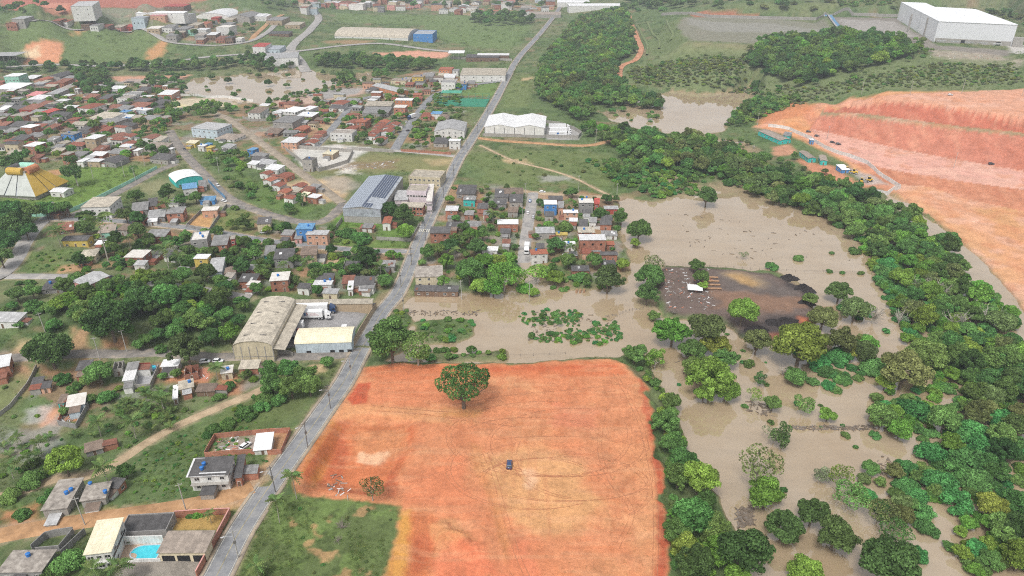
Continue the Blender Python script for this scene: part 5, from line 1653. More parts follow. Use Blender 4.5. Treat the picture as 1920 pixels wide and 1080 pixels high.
parse('''
q 557 418 590 418 588 429 557 430 7 flat blue blue | bright blue building with blue roof at the street corner
q 577 431 617 431 615 440 573 440 6.2 flat peach lightgrey | long peach two-storey house in front of the blue building
q 555 433 570 433 565 445 551 445 3.8 shed pink grey
q 485 407 510 407 507 417 480 417 5.6 shed cream dark | cream two-storey house with dark roof and a parked white car
q 517 466 555 466 547 482 512 482 6.2 shed grey dark | big grey two-storey house with dark roof below the village street
q 497 460 519 460 512 476 495 475 4 shed teal grey
q 565 461 597 462 592 475 563 475 6 shed tan brown
q 510 510 545 509 540 526 505 526 6 flat brick whiteslab | brick house with whitish flat roof and dark openings
q 595 512 627 512 625 524 592 524 4.2 shed brick dark
q 589 525 625 525 622 534 587 534 4 flat white white
q 643 516 667 516 664 529 640 529 3.6 shed brown rust
q 666 519 704 517 701 531 661 532 4 shed white dark
q 653 525 664 525 662 543 651 543 3.4 flat white white
q 710 488 742 488 740 498 708 498 3.6 shed concrete grey
q 648 489 677 489 674 501 645 501 3 shed brown dark
q 314 321 364 316 382 327 325 336 6 arch teal white | teal school hall with curved white roof
q 340 344 369 342 370 352 342 355 4.2 flat white blue | small building with flat blue roof beside the school hall
q 374 369 405 367 403 374 376 375 3.2 shed blue blue | blue awning over parked cars beside the school
q 371 339 386 337 388 347 372 348 3.6 shed concrete grey
q 172 370 230 367 202 388 153 388 7.2 flat white beige | big white fronted brick hall with beige roof beside the lane
q 248 379 280 379 275 392 246 391 4 shed grey grey
q 278 371 296 371 294 383 277 383 4 shed brick dark
q 315 389 348 387 344 397 311 398 6.2 shed brick grey | brick house on a white ground floor above the street
q 281 393 311 393 309 404 274 405 4 shed grey lightgrey
q 277 406 296 406 294 414 275 414 3 shed white white
q 380 388 410 386 410 394 378 395 4.6 flat peach whiteslab | pale peach house at the head of the walled orange yard
q 187 421 221 421 212 433 184 433 4.2 shed mint tan | mint walled house with tan roof beside the palms
q 109 417 139 417 137 429 107 429 3.2 shed brown rust
q 121 440 171 438 167 449 118 449 4.2 gable yellow dark | long yellow house with dark roof above the palm
q 182 451 209 450 204 457 178 457 3 shed white white
q 279 430 319 430 311 441 274 441 4.6 shed brick grey
q 156 463 188 463 175 478 147 477 4.8 hip cream beige | cream bungalow with grey hipped roof in the weedy field
q 249 468 284 468 268 483 231 482 5.6 flat brick whiteslab | brick house with pale roofs below the tall palm
q 254 488 277 488 272 496 252 496 3.6 shed white lightgrey
q 363 433 393 433 387 449 357 449 6.6 parapet grey whiteslab | tall grey rendered house with a blue tank
q 401 441 432 440 424 456 395 456 6.2 shed brick grey | brick and yellow house with grey roof above the street
q 367 476 395 476 390 485 364 485 6 flat yellow white | yellow and white two-storey house with white roof
q 396 483 423 483 415 506 389 506 4.4 shed skyblue lightgrey | pale blue house with long pale roof beside the yellow one
q 422 501 444 498 442 510 419 511 4.2 gable tan brown | tan cottage with brown gabled roof
q 450 513 485 513 482 526 449 526 4.2 shed brick dark
q 433 441 442 441 440 448 431 448 7 flat red slab
r 166 519 46 20 -24 6 gable pink lightgrey | pink gabled house with pale roof below the lower street
r 340 505 22 9 -8 3.6 shed concrete grey
r 322 475 24 9 -8 3.8 shed white dark
r 300 470 20 8 -8 3.5 shed brick dark
r 430 515 18 8 -8 4 shed white slab
r 540 435 22 8 -6 4 shed peach grey
r 470 500 18 8 -8 3.6 shed brick grey
r 235 425 22 8 -10 4 shed concrete brown
r 475 530 22 8 -8 4 flat white whiteslab
r 620 545 30 8 -5 3.4 shed cream lightgrey
r 690 535 26 8 -5 3.4 shed white grey
r 570 535 24 8 -6 4 shed white dark
r 690 422 20 7 -5 3.4 shed white grey
r 330 375 22 8 -8 4 shed white grey
r 262 410 22 7 -8 3.6 shed brick dark
r 110 395 26 8 -20 4 shed brown rust
''', 'in the left village')
parse('''
r 500 322 20 6 -22 4 gable white tile
r 507 334 20 7 -22 4 gable white orangetile
r 534 326 26 8 -22 4 gable brick tile
r 523 344 20 7 -22 4 gable white tile
r 534 356 21 7 -22 4 gable peach orangetile
r 546 367 22 7 -22 4 gable white tile
r 562 345 22 7 -22 4 gable white tile
r 577 353 22 7 -22 4 shed brick rust
r 557 355 16 6 -22 3.5 shed cream beige
r 590 348 20 6 -22 3.5 shed grey grey
r 571 363 16 6 -22 4 shed peach cream
r 590 367 22 7 -22 4 flat brick white
r 515 312 30 7 -22 4 shed white white
r 476 304 20 5 -20 3.5 shed white white
r 499 302 34 6 -20 4 shed white lightgrey
r 487 289 30 5 -20 4 shed grey grey
r 486 296 26 5 -20 4 shed concrete dark
r 474 279 14 5 -20 5 flat blue blue
r 429 272 22 5 -20 4 shed white lightgrey
''', 'beside the sandy street')
parse('''
r 639 188 26 7 -15 6.5 hip white tile
r 634 198 30 5 -10 4 shed white dark
r 661 187 25 5 -10 4 shed white grey
r 711 193 50 6 -3 6 shed concrete beige
r 707 205 50 8 -3 4.5 shed grey grey
r 758 186 33 4 -3 6 flat orange white | orange two-storey building with thin white roof
r 751 199 23 5 -5 8 flat brick whiteslab | tall red brick block above the terracotta houses
r 662 226 18 8 -14 4 gable white tile
r 659 238 20 6 -14 4 gable peach tile
r 681 225 20 7 -14 6.5 flat brick orangetile
r 720 226 20 5 -12 4 gable white orangetile
r 713 232 20 5 -12 4 gable white tile
r 740 230 19 5 -12 4 gable white tile
r 708 238 19 5 -12 4 gable cream tile
r 729 236 20 5 -12 4 gable white tile
r 703 245 20 6 -12 4 gable white tile
r 727 243 20 6 -12 4 gable white tile
r 697 251 20 5 -12 4 gable white tile
r 713 258 23 6 -12 4 gable white tile
r 644 246 42 7 -8 6.5 parapet white slab | long white two-storey block with small dark windows
r 800 214 18 6 -6 4 shed brick tile
r 819 211 20 5 -6 4.5 flat white blue
r 832 217 19 7 -6 4.5 gable white brown
q 820 223 877 223 870 240 814 240 8 gable white lightgrey | broad grey warehouse beside the overgrown plot
r 828 262 27 8 -6 4 shed concrete dark
r 853 262 22 4 -6 6.5 flat white white | white corner house at the main road crossing
q 714 154 768 166 750 172 700 158 5.5 gable orange lightgrey | long low hall with grey roof and orange end
r 702 164 20 6 -30 4 shed concrete dark
r 783 176 16 4 -3 3.5 flat orange orangetile
r 750 149 30 4 -12 4 flat cream tan
r 764 147 16 5 -5 4 flat white slab
r 785 142 22 4 -5 8 flat yellow tan | yellow two-storey house near the flood pond
r 803 139 22 5 -3 6 shed grey grey
r 837 128 25 5 -5 7 flat orange orangetile
r 855 131 12 6 -5 6 flat white grey
r 832 137 20 5 -3 4 shed tan beige
r 843 141 22 5 -3 5 shed white white
r 842 152 26 5 -3 9 parapet white grey | tall white and blue store at the street corner
r 866 155 20 5 -3 6 flat blue tan | blue wing of the white store at the street corner
q 866 128 955 127 943 140 864 138 8 shed white beige | very long low hall with beige roof at the main road
r 788 152 20 5 -3 4 shed brown dark
r 884 153 14 6 -3 5 shed tan grey
r 847 172 38 5 -2 6 open white green | long open grandstand roof beside the green sports court
r 484 205 26 8 -10 6.5 shed white brown
r 526 208 20 6 -20 4 flat white white
r 552 205 32 9 -20 5 flat white white
r 580 202 20 7 -20 4.5 flat white white
r 577 214 32 8 -8 5.5 flat brown white
r 541 223 40 12 -10 7 flat concrete grey | big grey roofed barn with open dark front
r 569 227 16 4 -8 4 shed grey lightgrey
r 566 238 22 7 -12 4.5 gable brick orangetile
r 562 252 22 6 -12 4 gable white tile
r 601 247 18 5 -12 4 gable peach tile
r 593 255 18 5 -12 4 gable white tile
r 584 263 23 6 -12 4 gable white tile
r 549 262 32 10 -10 5 flat peach white | peach house with wide white roof beside the grey yard
r 514 244 28 7 -8 3.5 shed brown brown
q 385 228 432 232 409 244 360 240 7.5 flat skyblue lightgrey | pale blue and white workshop with grey roof
r 430 250 42 10 -12 4.5 hip white tan | white walled tavern with tan hipped roof
r 580 297 20 6 -12 8 parapet concrete dark | square raw concrete tower of the abandoned yard
r 620 285 22 8 -12 4 flat tan cream
''', 'round the middle streets', cat='house')
parse('''
r 29 140 27 5 4 11 flat mint white | mint green tower block at the left edge
r 24 160 48 8 -3 7 shed concrete white
r 61 143 22 4 -4 4 shed brown white
r 81 146 20 6 -4 5 gable peach orangetile
r 112 137 30 7 -4 6 gable grey dark
r 119 150 20 8 -4 6 shed brick rust
r 131 144 20 4 -4 4 shed white grey
r 69 174 25 5 -6 4 shed peach pink
r 72 182 30 7 -8 5 shed white white
r 65 190 28 5 -6 4 shed concrete grey
r 84 192 18 7 -6 4 shed brown rust
r 100 193 14 5 -4 4.5 flat mint slab
r 108 170 22 8 -8 6 shed concrete lightgrey
r 124 163 18 7 -8 6 shed yellow slab
r 145 166 8 5 0 5 flat white white
r 171 179 22 5 -6 5 shed peach rust
r 171 194 30 8 -14 8 hip white tile | white two-storey villa with dark red hipped roof
r 221 163 25 4 -3 4.5 shed brown white
r 238 181 22 6 -6 6 parapet white slab
r 250 174 26 5 -6 6 parapet white grey
r 316 172 28 6 -6 7 shed brick white
r 8 201 16 5 -4 4 shed pink white
r 15 195 20 4 -4 4 shed grey grey
r 30 201 25 6 -4 4 shed concrete dark
r 62 199 32 7 -8 5 shed red rust
r 91 206 22 6 -10 5 gable brick red
r 70 208 25 5 -6 4.5 shed peach grey
r 42 214 28 6 -8 6 flat brick slab
r 118 210 38 7 -10 5 gable grey dark
r 87 228 20 4 -6 4 shed white grey
r 103 222 20 4 -6 4 shed white dark
r 48 228 40 8 -12 5 gable grey dark
r 57 236 25 5 -14 7 flat brick white
r 8 231 18 5 -6 4 shed brown rust
r 3 221 12 5 -6 4.5 flat brick slab
r 200 215 45 8 -14 5.5 shed white beige
r 211 225 40 8 -14 4.5 flat concrete grey
r 215 198 22 4 -12 4 shed white rust
r 231 193 20 6 -10 4 shed brown dark
r 235 208 18 4 -10 4.5 flat white blue
r 133 249 28 5 -10 6 flat blue grey | long pale blue house among the trees
r 41 256 28 6 -10 5 shed brick dark
r 24 260 25 5 -8 4 shed concrete rust
r 65 270 25 7 -10 6 flat brick white
r 25 284 22 5 -6 3.5 shed tan beige
r 178 256 25 7 -12 9 flat tan white | tall tan house with white top storey
r 199 268 14 3 -10 6 flat white slab
r 189 276 22 6 -10 5 shed brick rust
r 219 252 32 8 -14 4.5 gable white rust
r 127 287 16 5 -6 7 flat brick slab
r 149 287 26 6 -6 5 shed grey grey
r 185 287 28 5 -8 5 shed brick white
r 167 294 18 5 -8 4.5 shed brick lightgrey
r 180 300 26 5 -8 4 flat tan white
r 156 300 14 6 -8 4 flat white white
r 212 296 38 10 -10 4.5 gable grey dark
r 219 282 26 6 -10 4 shed tan grey
r 109 273 18 5 -6 4 shed concrete grey
r 232 201 25 6 -10 4.5 shed concrete grey
r 261 196 35 8 -12 4.5 shed brown rust
r 267 187 35 6 -10 5 parapet brown dark
r 299 191 25 8 -14 5 shed concrete dark
r 266 204 35 4 -16 4 flat skyblue white
r 240 208 22 4 -6 4 shed pink beige
r 240 217 18 4 -6 4 shed white white
r 236 222 12 4 -6 4 flat white blue
r 256 218 16 4 -6 4 shed tan beige
r 281 220 28 7 -10 4.5 flat tan grey
r 243 252 20 5 -12 4.5 gable white tile
r 241 266 22 6 -12 4.5 gable peach tile
r 283 254 25 7 -14 4.5 gable white rust
r 301 258 18 6 -14 4.5 shed white beige
r 296 271 45 7 -8 4.5 shed concrete tan
r 237 272 22 4 -8 4 shed cream white
r 243 278 14 6 -8 5 flat brick slab
r 258 280 12 5 -8 4 flat white white
r 305 292 40 7 -14 4.5 shed concrete dark
r 321 278 8 6 -8 5 flat white white
r 361 265 20 4 -12 4 shed yellow cream
r 380 272 14 4 -12 4 flat white white
r 391 269 12 3 -12 4 flat blue blue
r 395 275 12 4 -12 4 flat yellow yellow
r 90 240 18 5 -8 4 shed concrete rust
r 160 240 18 5 -8 4 shed brick dark
r 20 243 20 5 -6 4 shed brick grey
r 100 258 18 5 -8 4 shed white grey
r 200 240 16 5 -8 4 shed brick tile
r 150 262 16 5 -8 4 shed concrete slab
r 70 292 18 5 -6 4 shed brick rust
r 45 190 18 5 -6 4 shed white dark
r 150 150 20 4 -4 4 shed white tile
r 190 160 20 4 -4 5 shed white grey
r 270 165 20 4 -4 5 shed concrete dark
r 200 180 18 5 -6 5 shed brick dark
''', 'in the far left village')
parse('''
q 150 3 184 3 172 11 132 10 11 shed white lightgrey | big grey depot hall below the red cliff
r 332 9 38 3 0 8 shed brown red | long red roofed depot shed on the far hillside
r 303 22 90 2 0 6 shed white white | very long thin white depot roof on the far hillside
r 411 20 65 8 0 9 arch white white | long white arched depot hall on the far hillside
r 460 24 40 8 -4 9 gable concrete grey | broad grey depot hall at the end of the white arched one
r 301 26 28 3 0 5 shed peach pink
r 266 31 24 6 0 7 flat skyblue steel
r 341 27 30 8 -6 8 flat white lightgrey
r 490 27 18 3 0 6 shed white white
r 406 32 14 6 0 6 flat red red
r 432 34 18 4 0 6 shed tan beige
r 385 42 16 5 -4 7 shed peach orangetile
r 396 37 14 5 -4 6 gable white tile
r 367 44 20 6 0 6 shed tan beige
r 346 51 22 7 -4 6 shed grey grey
r 362 54 14 3 0 7 flat mint slab
r 381 54 20 3 0 7 flat white white
r 424 49 25 4 -4 11 flat white whiteslab
r 334 58 28 2 0 5 shed brown beige
r 326 63 20 4 0 6 shed concrete grey
r 292 50 24 3 0 5 shed tan whiteslab
r 318 48 20 4 0 5 shed white grey
r 400 62 18 4 0 7 shed brown white
r 378 63 18 5 0 7 shed grey slab
r 378 71 15 4 0 5 shed brick slab
r 417 69 18 4 0 6 shed brick rust
r 432 69 14 5 0 7 flat brown dark
r 450 71 12 5 0 5 flat white whiteslab
r 427 43 22 3 0 6 shed concrete grey
r 110 36 16 4 0 5 shed brown tile
r 124 38 16 4 0 5 shed white tile
r 165 43 16 4 0 5 shed brown brown
r 181 45 16 4 0 5 shed white grey
r 200 46 16 4 0 5 shed brown tile
r 224 48 18 4 0 5 shed pink beige
r 245 47 18 4 0 5 shed red red
r 16 101 46 6 8 7 open grey lightgrey | long open shed roof beside the orange clearing
r 42 32 24 3 0 6 shed concrete lightgrey
r 28 40 20 5 4 6 gable brick orangetile
r 491 83 24 5 -3 9 shed white red
r 517 88 26 5 -3 6 shed skyblue steel
q 498 100 559 98 560 106 497 108 10 shed white lightgrey | long white three-level school block beside the flood pond
r 521 34 30 5 -3 7 shed tan grey
r 553 43 29 4 -3 6 shed tan beige
r 526 60 38 3 -2 5 shed brown dark
r 492 28 25 3 -2 6 shed white white
q 642 46 779 50 774 60 640 57 10 arch white beige | very long white factory hall with tan curved roof on the far field
r 797 60 36 7 -3 10 parapet blue steel | blue and white office block at the end of the long factory hall
r 856 97 30 5 0 8 open white white | white filling station canopy beside the highway
r 905 104 62 4 -2 6 shed brown dark
r 925 101 60 2 -2 6.5 shed brown white
''', 'on the far hillside', hideplain=True)
random.seed(11)
wl = ['white', 'peach', 'cream', 'brick', 'white', 'grey', 'tan', 'skyblue', 'pink']
rl = ['rust', 'grey', 'white', 'dark', 'slab', 'tile', 'beige', 'lightgrey', 'orangetile']
for k in range(85):
    x = random.uniform(560, 1045)
    y = random.uniform(-6, 14 + (x > 830) * 6)
    if x > 1000 and y > 16:
        continue
    build_r(x, y, random.uniform(11, 22), random.uniform(1.6, 3.0), random.uniform(-12, 6), random.choice((6, 8, 8, 11)), random.choice(('shed', 'flat', 'gable')), random.choice(wl), random.choice(rl), region='in the far town', share=True)
parse('''
r 663 6 42 3 -3 11 flat white whiteslab | long white block at the edge of the far town
r 1022 24 60 4 -4 7 shed concrete tan | long grey sheds at the main road beside the far town
r 1120 8 110 3 2 8 shed white white | long pale depot roof beyond the wood
r 1075 2 60 3 -4 8 shed white white | white depot roof where the main road leaves the far town
''', 'in the far town')
# small houses that fill the far left village, too small to tell apart
_vp = [wpoly(p_) for p_ in ([(0, 150), (140, 150), (330, 165), (340, 290), (150, 305), (0, 285)], [(480, 200), (640, 180), (700, 215), (640, 262), (520, 262)], [(690, 160), (800, 140), (860, 150), (800, 190), (690, 200)], [(330, 270), (470, 285), (490, 320), (400, 300)])]
_n = 0
for _ in range(900):
    pw = _vp[random.choice((0, 0, 0, 0, 1, 2))]
    x, y = random.uniform(pw[:, 0].min(), pw[:, 0].max()), random.uniform(pw[:, 1].min(), pw[:, 1].max())
    if sdist(pw, np.array([x]), np.array([y]))[0] < 0 or any(math.hypot(f[0] - x, f[1] - y) < f[2] + 5.0 for f in FOOT):
        continue
    i_ = int(np.clip((y ** -.5 - T0) / (T1 - T0) * (NR - 1), 0, NR - 1))
    j_ = int(np.clip((x / halfw(y) + 1) / 2 * (NC - 1), 0, NC - 1))
    if ROAD_D[i_, j_] < 5:
        continue
    w_, d_ = random.uniform(7, 12), random.uniform(6, 9)
    make_building((x, y), w_, d_, random.choice((3.6, 4, 4.2, 6.2)), R(random.uniform(-20, 4)), random.choice(('shed', 'shed', 'flat', 'gable')), random.choice(['brick', 'brick', 'white', 'concrete', 'peach', 'cream', 'grey']), random.choice(['grey', 'dark', 'rust', 'slab', 'tile', 'lightgrey', 'brown', 'beige', 'tile', 'white']), region='', share=True)
    FOOT.append((x, y, max(w_, d_) * .5))
    _n += 1
    if _n > 150:
        break
# site huts by the red cutting
parse('''
q 1424 243 1440 241 1483 258 1465 263 4 gable teal tan | long teal site hut with tan roof below the red cutting
q 1499 283 1512 281 1530 294 1518 297 3.6 gable teal tan | teal hut with tan roof among the palms, farther of two
q 1536 292 1548 288 1552 298 1539 303 3.6 gable teal tan | teal hut with tan roof among the palms, nearer of two
q 1570 310 1580 307 1593 314 1582 318 3.4 shed blue white | small white roofed blue hut beside the yellow loaders
r 1522 261 8 4 -10 3.4 flat blue white | tiny blue cabin with white roof by the site fence
r 1477 250 14 5 -30 3.6 shed teal grey | small grey roofed teal annex behind the long site hut
''', '', cat='hut', name='site_hut')

# white double warehouse at the main road
dw, _W, _D, _b, _h = build_q([918, 211, 1026, 213, 1021, 235, 906, 233], 9.5, 'twin', 'white', 'white', 'white warehouse with two gabled bays beside the main road', cat='warehouse', name='warehouse', axis='y', rise=2.2, wins=False)
MB().box(-_W - .03, _W + .03, -_D - .12, -_D - .01, -1, 2.2).build('plinth', 'concrete_raw', dw)
for k in range(7):
    MB().box(-_W + .3 + k * (2 * _W - .6) / 6 - .25, -_W + .3 + k * (2 * _W - .6) / 6 + .25, -_D - .1, -_D - .02, 2.25, _h - 2.4).build('skylight_strip', 'roof_grey', dw)
wall_line([(1024, 231), (1050, 234), (1076, 243), (1090, 252), (1084, 260), (1010, 258)], 2.6, .25, 'wall_concrete', 'dark curved wall round the lorry yard of the white warehouse')
wall_line([(905, 256), (1008, 258)], 2.6, .25, 'wall_concrete', 'concrete wall below the white double warehouse')

# huge white hall on the hill platform
_A, _B, _Cc = at(1750, 79), at(1682, 36), at(1896, 87)
_z0 = 39.0
_A = flat(np.array([1750.]), np.array([79.]), _z0)[0]
_B = flat(np.array([1682.]), np.array([36.]), _z0)[0]
_Cc = flat(np.array([1896.]), np.array([87.]), _z0)[0]
ang = math.atan2(_Cc[1] - _A[1], _Cc[0] - _A[0])
ux = np.array([math.cos(ang), math.sin(ang)])
uy = np.array([-ux[1], ux[0]])
Wd = np.linalg.norm((_Cc - _A)[:2])
Dp = abs((_B - _A)[:2] @ uy)
shx = (_B - _A)[:2] @ ux
hall = empty('white_hall', (_A[0], _A[1], _z0), ang)
tag(hall, 'huge plain white industrial hall on the hilltop platform', 'warehouse')
t = NT('hall_white')
t.set(Roughness=.5)
tc = t.n('TexCoord')
br = t.n('TexBrick', offset=0.0)
br.inputs['Scale'].default_value = 1.0
br.inputs['Brick Width'].default_value = 6.0
br.inputs['Row Height'].default_value = 300.0
br.inputs['Mortar Size'].default_value = .12
br.inputs['Color1'].default_value = (.79, .80, .81, 1)
br.inputs['Color2'].default_value = (.75, .76, .775, 1)
br.inputs['Mortar'].default_value = (.60, .61, .63, 1)
t.l(tc.outputs['Object'], br.inputs['Vector'])
t.col(br.outputs['Color'])
Hh = 21.0
_f = [(0, 0), (Wd, 0), (Wd + shx * .75, Dp * .72), (Wd * .42 + shx * .8, Dp * .76), (Wd * .40 + shx, Dp), (shx, Dp)]
MB().add([(x, y, -1) for x, y in _f] + [(x, y, Hh) for x, y in _f], [tuple(range(5, -1, -1))] + [(i, (i + 1) % 6, 6 + (i + 1) % 6, 6 + i) for i in range(6)]).build('wall', 'hall_white', hall)
_cx, _cy = np.mean(_f, 0)
MB().add([(x + (x - _cx) * .004, y + (y - _cy) * .004, Hh + .02) for x, y in _f] + [(x + (x - _cx) * .004, y + (y - _cy) * .004, Hh + .5) for x, y in _f], [tuple(range(5, -1, -1)), tuple(range(6, 12))] + [(i, (i + 1) % 6, 6 + (i + 1) % 6, 6 + i) for i in range(6)]).build('roof', 'hall_white', hall)
MB().box(1, Wd - 1, -.25, -.02, -1, 4.6).build('plinth', 'concrete_raw', hall)
for k in (.38, .83):
    link('door', OPENING, hall, (Wd * k, -.27, 0), 0, (4, 1, 3.6))
for k in range(5):
    MB().box(Wd * (.1 + k * .18) - 4, Wd * (.1 + k * .18) + 4, -.32, -.26, 1.2, 2.6).build('vent', 'roof_lightgrey', hall)
MB().box(Wd + .02, Wd + 9, -3, 6, -1, 9).build('porch', 'concrete_raw', hall)
for x, y, lab in [(1702, 60, 'tall grey concrete column beside the huge white hall, farther of two'), (1732, 68, 'tall grey concrete column beside the huge white hall, nearer of two')]:
    p = at(x, y)
    o = empty('concrete_column', (p[0], p[1], p[2]))
    tag(o, lab, 'column')
    MB().box(-.9, .9, -.7, .7, -1, 20).build('shaft', 'concrete_raw', o)
    MB().box(-1.5, 1.5, -1.3, 1.3, -1, .8).build('base', 'concrete_raw', o)
    MB().box(-1.2, 1.2, -.9, .9, 14, 14.8).build('bracket', 'concrete_raw', o)
# blue lined channel and perimeter wall of the platforms
ch = [at(a, b) for a, b in [(1548, 30), (1570, 50), (1592, 68), (1604, 78)]]
Lc = smooth_line(np.array(ch)[:, :2], 6)
Lc = np.column_stack([Lc, hgt(Lc[:, 0], Lc[:, 1])])
tag(link('drain_channel', ribbon('drain_channel', Lc, [(-3, .2), (-1.5, .9), (0, .3), (1.5, .9), (3, .2)], ['roof_blue', 'roof_lightgrey'], [0, 0, 0, 1], .8)), 'blue lined drainage channel down the embankment of the platforms', 'channel')
wall_line([(1240, 29), (1330, 33), (1440, 36), (1530, 38), (1546, 28), (1600, 30), (1684, 32)], 4.0, .6, 'wall_concrete', 'long dark perimeter wall behind the hilltop platforms')
for pts, lab in [([(1195, 48), (1204, 66), (1214, 86), (1213, 104)], 'lowest green bench line on the terraced embankment'), ([(1213, 42), (1222, 60), (1236, 76), (1236, 92)], 'middle green bench line on the terraced embankment'), ([(1250, 38), (1256, 52), (1262, 64), (1258, 76)], 'upper green bench line on the terraced embankment')]:
    Lc = smooth_line(np.array([at(a, b) for a, b in pts])[:, :2], 6)
    Lc = np.column_stack([Lc, hgt(Lc[:, 0], Lc[:, 1])])
    plain('bench_grass', (.15, .19, .075), .9) if 'bench_grass' not in MATS else None
    tag(link('terrace_bench', ribbon('terrace_bench', Lc, [(-1.8, -1), (-1.2, .5), (1.2, .5), (1.8, -1)], ['bench_grass'], [0, 0, 0], .6)), lab, kind='structure')

# ------------------------------------------------------------------ hall with the tent roof
_c = at(55, 345, 3.0)
fl, fr_, bk = flat(np.array([-28., 66., 130.]), np.array([362., 367., 338.]), float(hgt(_c[0], _c[1])) + 3.0)
ang = math.atan2(fr_[1] - fl[1], fr_[0] - fl[0])
wd = np.linalg.norm((fr_ - fl)[:2])
uy = np.array([-math.sin(ang), math.cos(ang)])
dp = abs((bk - fr_)[:2] @ uy)
ctr = fl[:2] * .5 + fr_[:2] * .5 + uy * dp * .5
hb = float(hgt(*ctr))
tent = empty('tent_roofed_hall', (ctr[0], ctr[1], hb), ang)
tag(tent, 'hall with a big tent-shaped roof, white in front and yellow at the side', 'hall')
a, b, ta, tb, ht = wd / 2, dp / 2, wd * .19, dp * .19, 13.5
plain('tent_white', (.44, .46, .43), .6, .10, .3)
plain('tent_yellow', (.50, .33, .065), .6, .12, .3)


def strip(face, t0, t1, mat, name, off=0.0, par=tent, s0=0.0, s1=1.0):
    """part of one sloping face between fractions t0..t1 along its edge"""
    E = [((-a, -b), (a, -b), (ta, -tb), (-ta, -tb)), ((a, -b), (a, b), (ta, tb), (ta, -tb)), ((a, b), (-a, b), (-ta, tb), (ta, tb)), ((-a, b), (-a, -b), (-ta, -tb), (-ta, tb))][face]
    L0, L1, U1, U0 = [np.array(e) for e in E]
    nrm = [(0, -1), (1, 0), (0, 1), (-1, 0)][face]
    nv = np.array([nrm[0] * .75, nrm[1] * .75, .66]) * off

    def pt(t, s):
        lo, up = L0 + (L1 - L0) * t, U0 + (U1 - U0) * t
        p = lo + (up - lo) * s
        return np.array([p[0], p[1], 2.6 + (ht - 2.6) * s]) + nv
    q = [pt(t0, s0), pt(t1, s0), pt(t1, s1), pt(t0, s1)]
    dn = np.array([0, 0, -.35])
    return MB().hexa([v + dn for v in q] + q).build(name, mat, par)


for f_, mat in ((0, 'tent_white'), (1, 'tent_yellow'), (2, 'tent_white'), (3, 'tent_yellow')):
    for t0, t1 in ((0, .37), (.40, .60), (.63, 1)):
        strip(f_, t0, t1, mat, 'roof_panel')
    for t0, t1 in ((.37, .40), (.60, .63)):
        strip(f_, t0, t1, 'roof_steel', 'roof_gap', -.5)
for f_, mat, nm in ((0, 'tent_yellow', 'barrel_cap'), (1, 'wall_orange', 'barrel_cap'), (2, 'wall_mint', 'barrel_cap'), (3, 'roof_dark', 'barrel_cap')):
    n = [(0, -1), (1, 0), (0, 1), (-1, 0)][f_]
    m = MB()
    p0 = Vector((n[0] * ta * .95, n[1] * tb * .95, ht + .6))
    s = Vector((-n[1], n[0], 0)) * (ta if n[1] else tb) * .78
    m.tube(p0 - s, p0 + s, 2.3, 2.3, 14)
    m.build(nm, mat, tent, smooth=False)
MB().box(-a * .93, a * .93, -b * .93, b * .93, -1, 2.6).build('wall', 'wall_concrete', tent)
MB().box(-ta, ta, -tb, tb, 2.6, ht + 1.0).build('core', 'wall_concrete', tent)
parse('''q 110 348 135 350 121 359 92 357 4.0 gable white white | white roofed annex in front of the tent-roofed hall''', '', cat='building')
wall_line([(108, 407), (150, 391), (200, 366), (250, 341), (295, 317)], 2.2, .25, 'wall_mint', 'long pale green wall between park and lane')
wall_line([(0, 398), (55, 405), (108, 407)], 2.0, .25, 'wall_mint', 'pale green wall in front of the round park trees')
wall_line([(391, 342), (406, 358), (423, 374)], 2.4, .15, 'roof_blue', 'dark blue metal fence beside the school', 'school_fence', 'fence')
wall_line([(378, 398), (350, 426), (392, 436), (425, 388), (460, 392)], 1.8, .18, 'wall_grey', 'grey block wall round the orange yard')
wall_line([(629, 432), (642, 414)], 2.4, .2, 'wall_concrete', 'short grey wall beside the solar hall lawn')
wall_line([(706, 450), (770, 453), (787, 424)], 2.0, .2, 'wall_concrete', 'pale wall round the kiosk garden by the main road')
wall_line([(604, 512), (614, 480), (652, 482), (643, 508)], 1.8, .18, 'wall_concrete', 'grey wall round the bare brown plot')
wall_line([(894, 452), (891, 480), (955, 485)], 1.8, .18, 'wall_concrete', 'dark wall of the garden with the white box house')
wall_line([(534, 276), (620, 283), (662, 286), (652, 306), (598, 322), (574, 312), (536, 282)], 2.6, .25, 'wall_concrete', 'grey block wall round the abandoned white-floored yard')
wall_line([(660, 281), (700, 284), (738, 286)], 2.2, .2, 'wall_concrete', 'dark wall along the cross street, left stretch')
wall_line([(752, 285), (800, 288), (846, 291)], 2.2, .2, 'wall_brick', 'dark wall along the cross street, right stretch')
wall_line([(455, 222), (470, 228), (512, 226)], 2.2, .2, 'wall_concrete', 'dark wall round the small green plot at the bend')
wall_line([(1440, 238), (1480, 244), (1520, 262), (1545, 278), (1590, 294), (1626, 308), (1645, 326), (1688, 354), (1662, 366), (1640, 362)], 2.6, .2, 'wall_white', 'white panel fence round the site huts below the red cutting', 'site_fence', 'fence')
wall_line([(845, 110), (960, 115)], 3, .3, 'wall_concrete', 'dark wall below the filling station')
wall_line([(332, 180), (420, 183), (475, 191)], 2.2, .3, 'wall_white', 'white fence along the flood pond', 'pond_fence', 'fence')

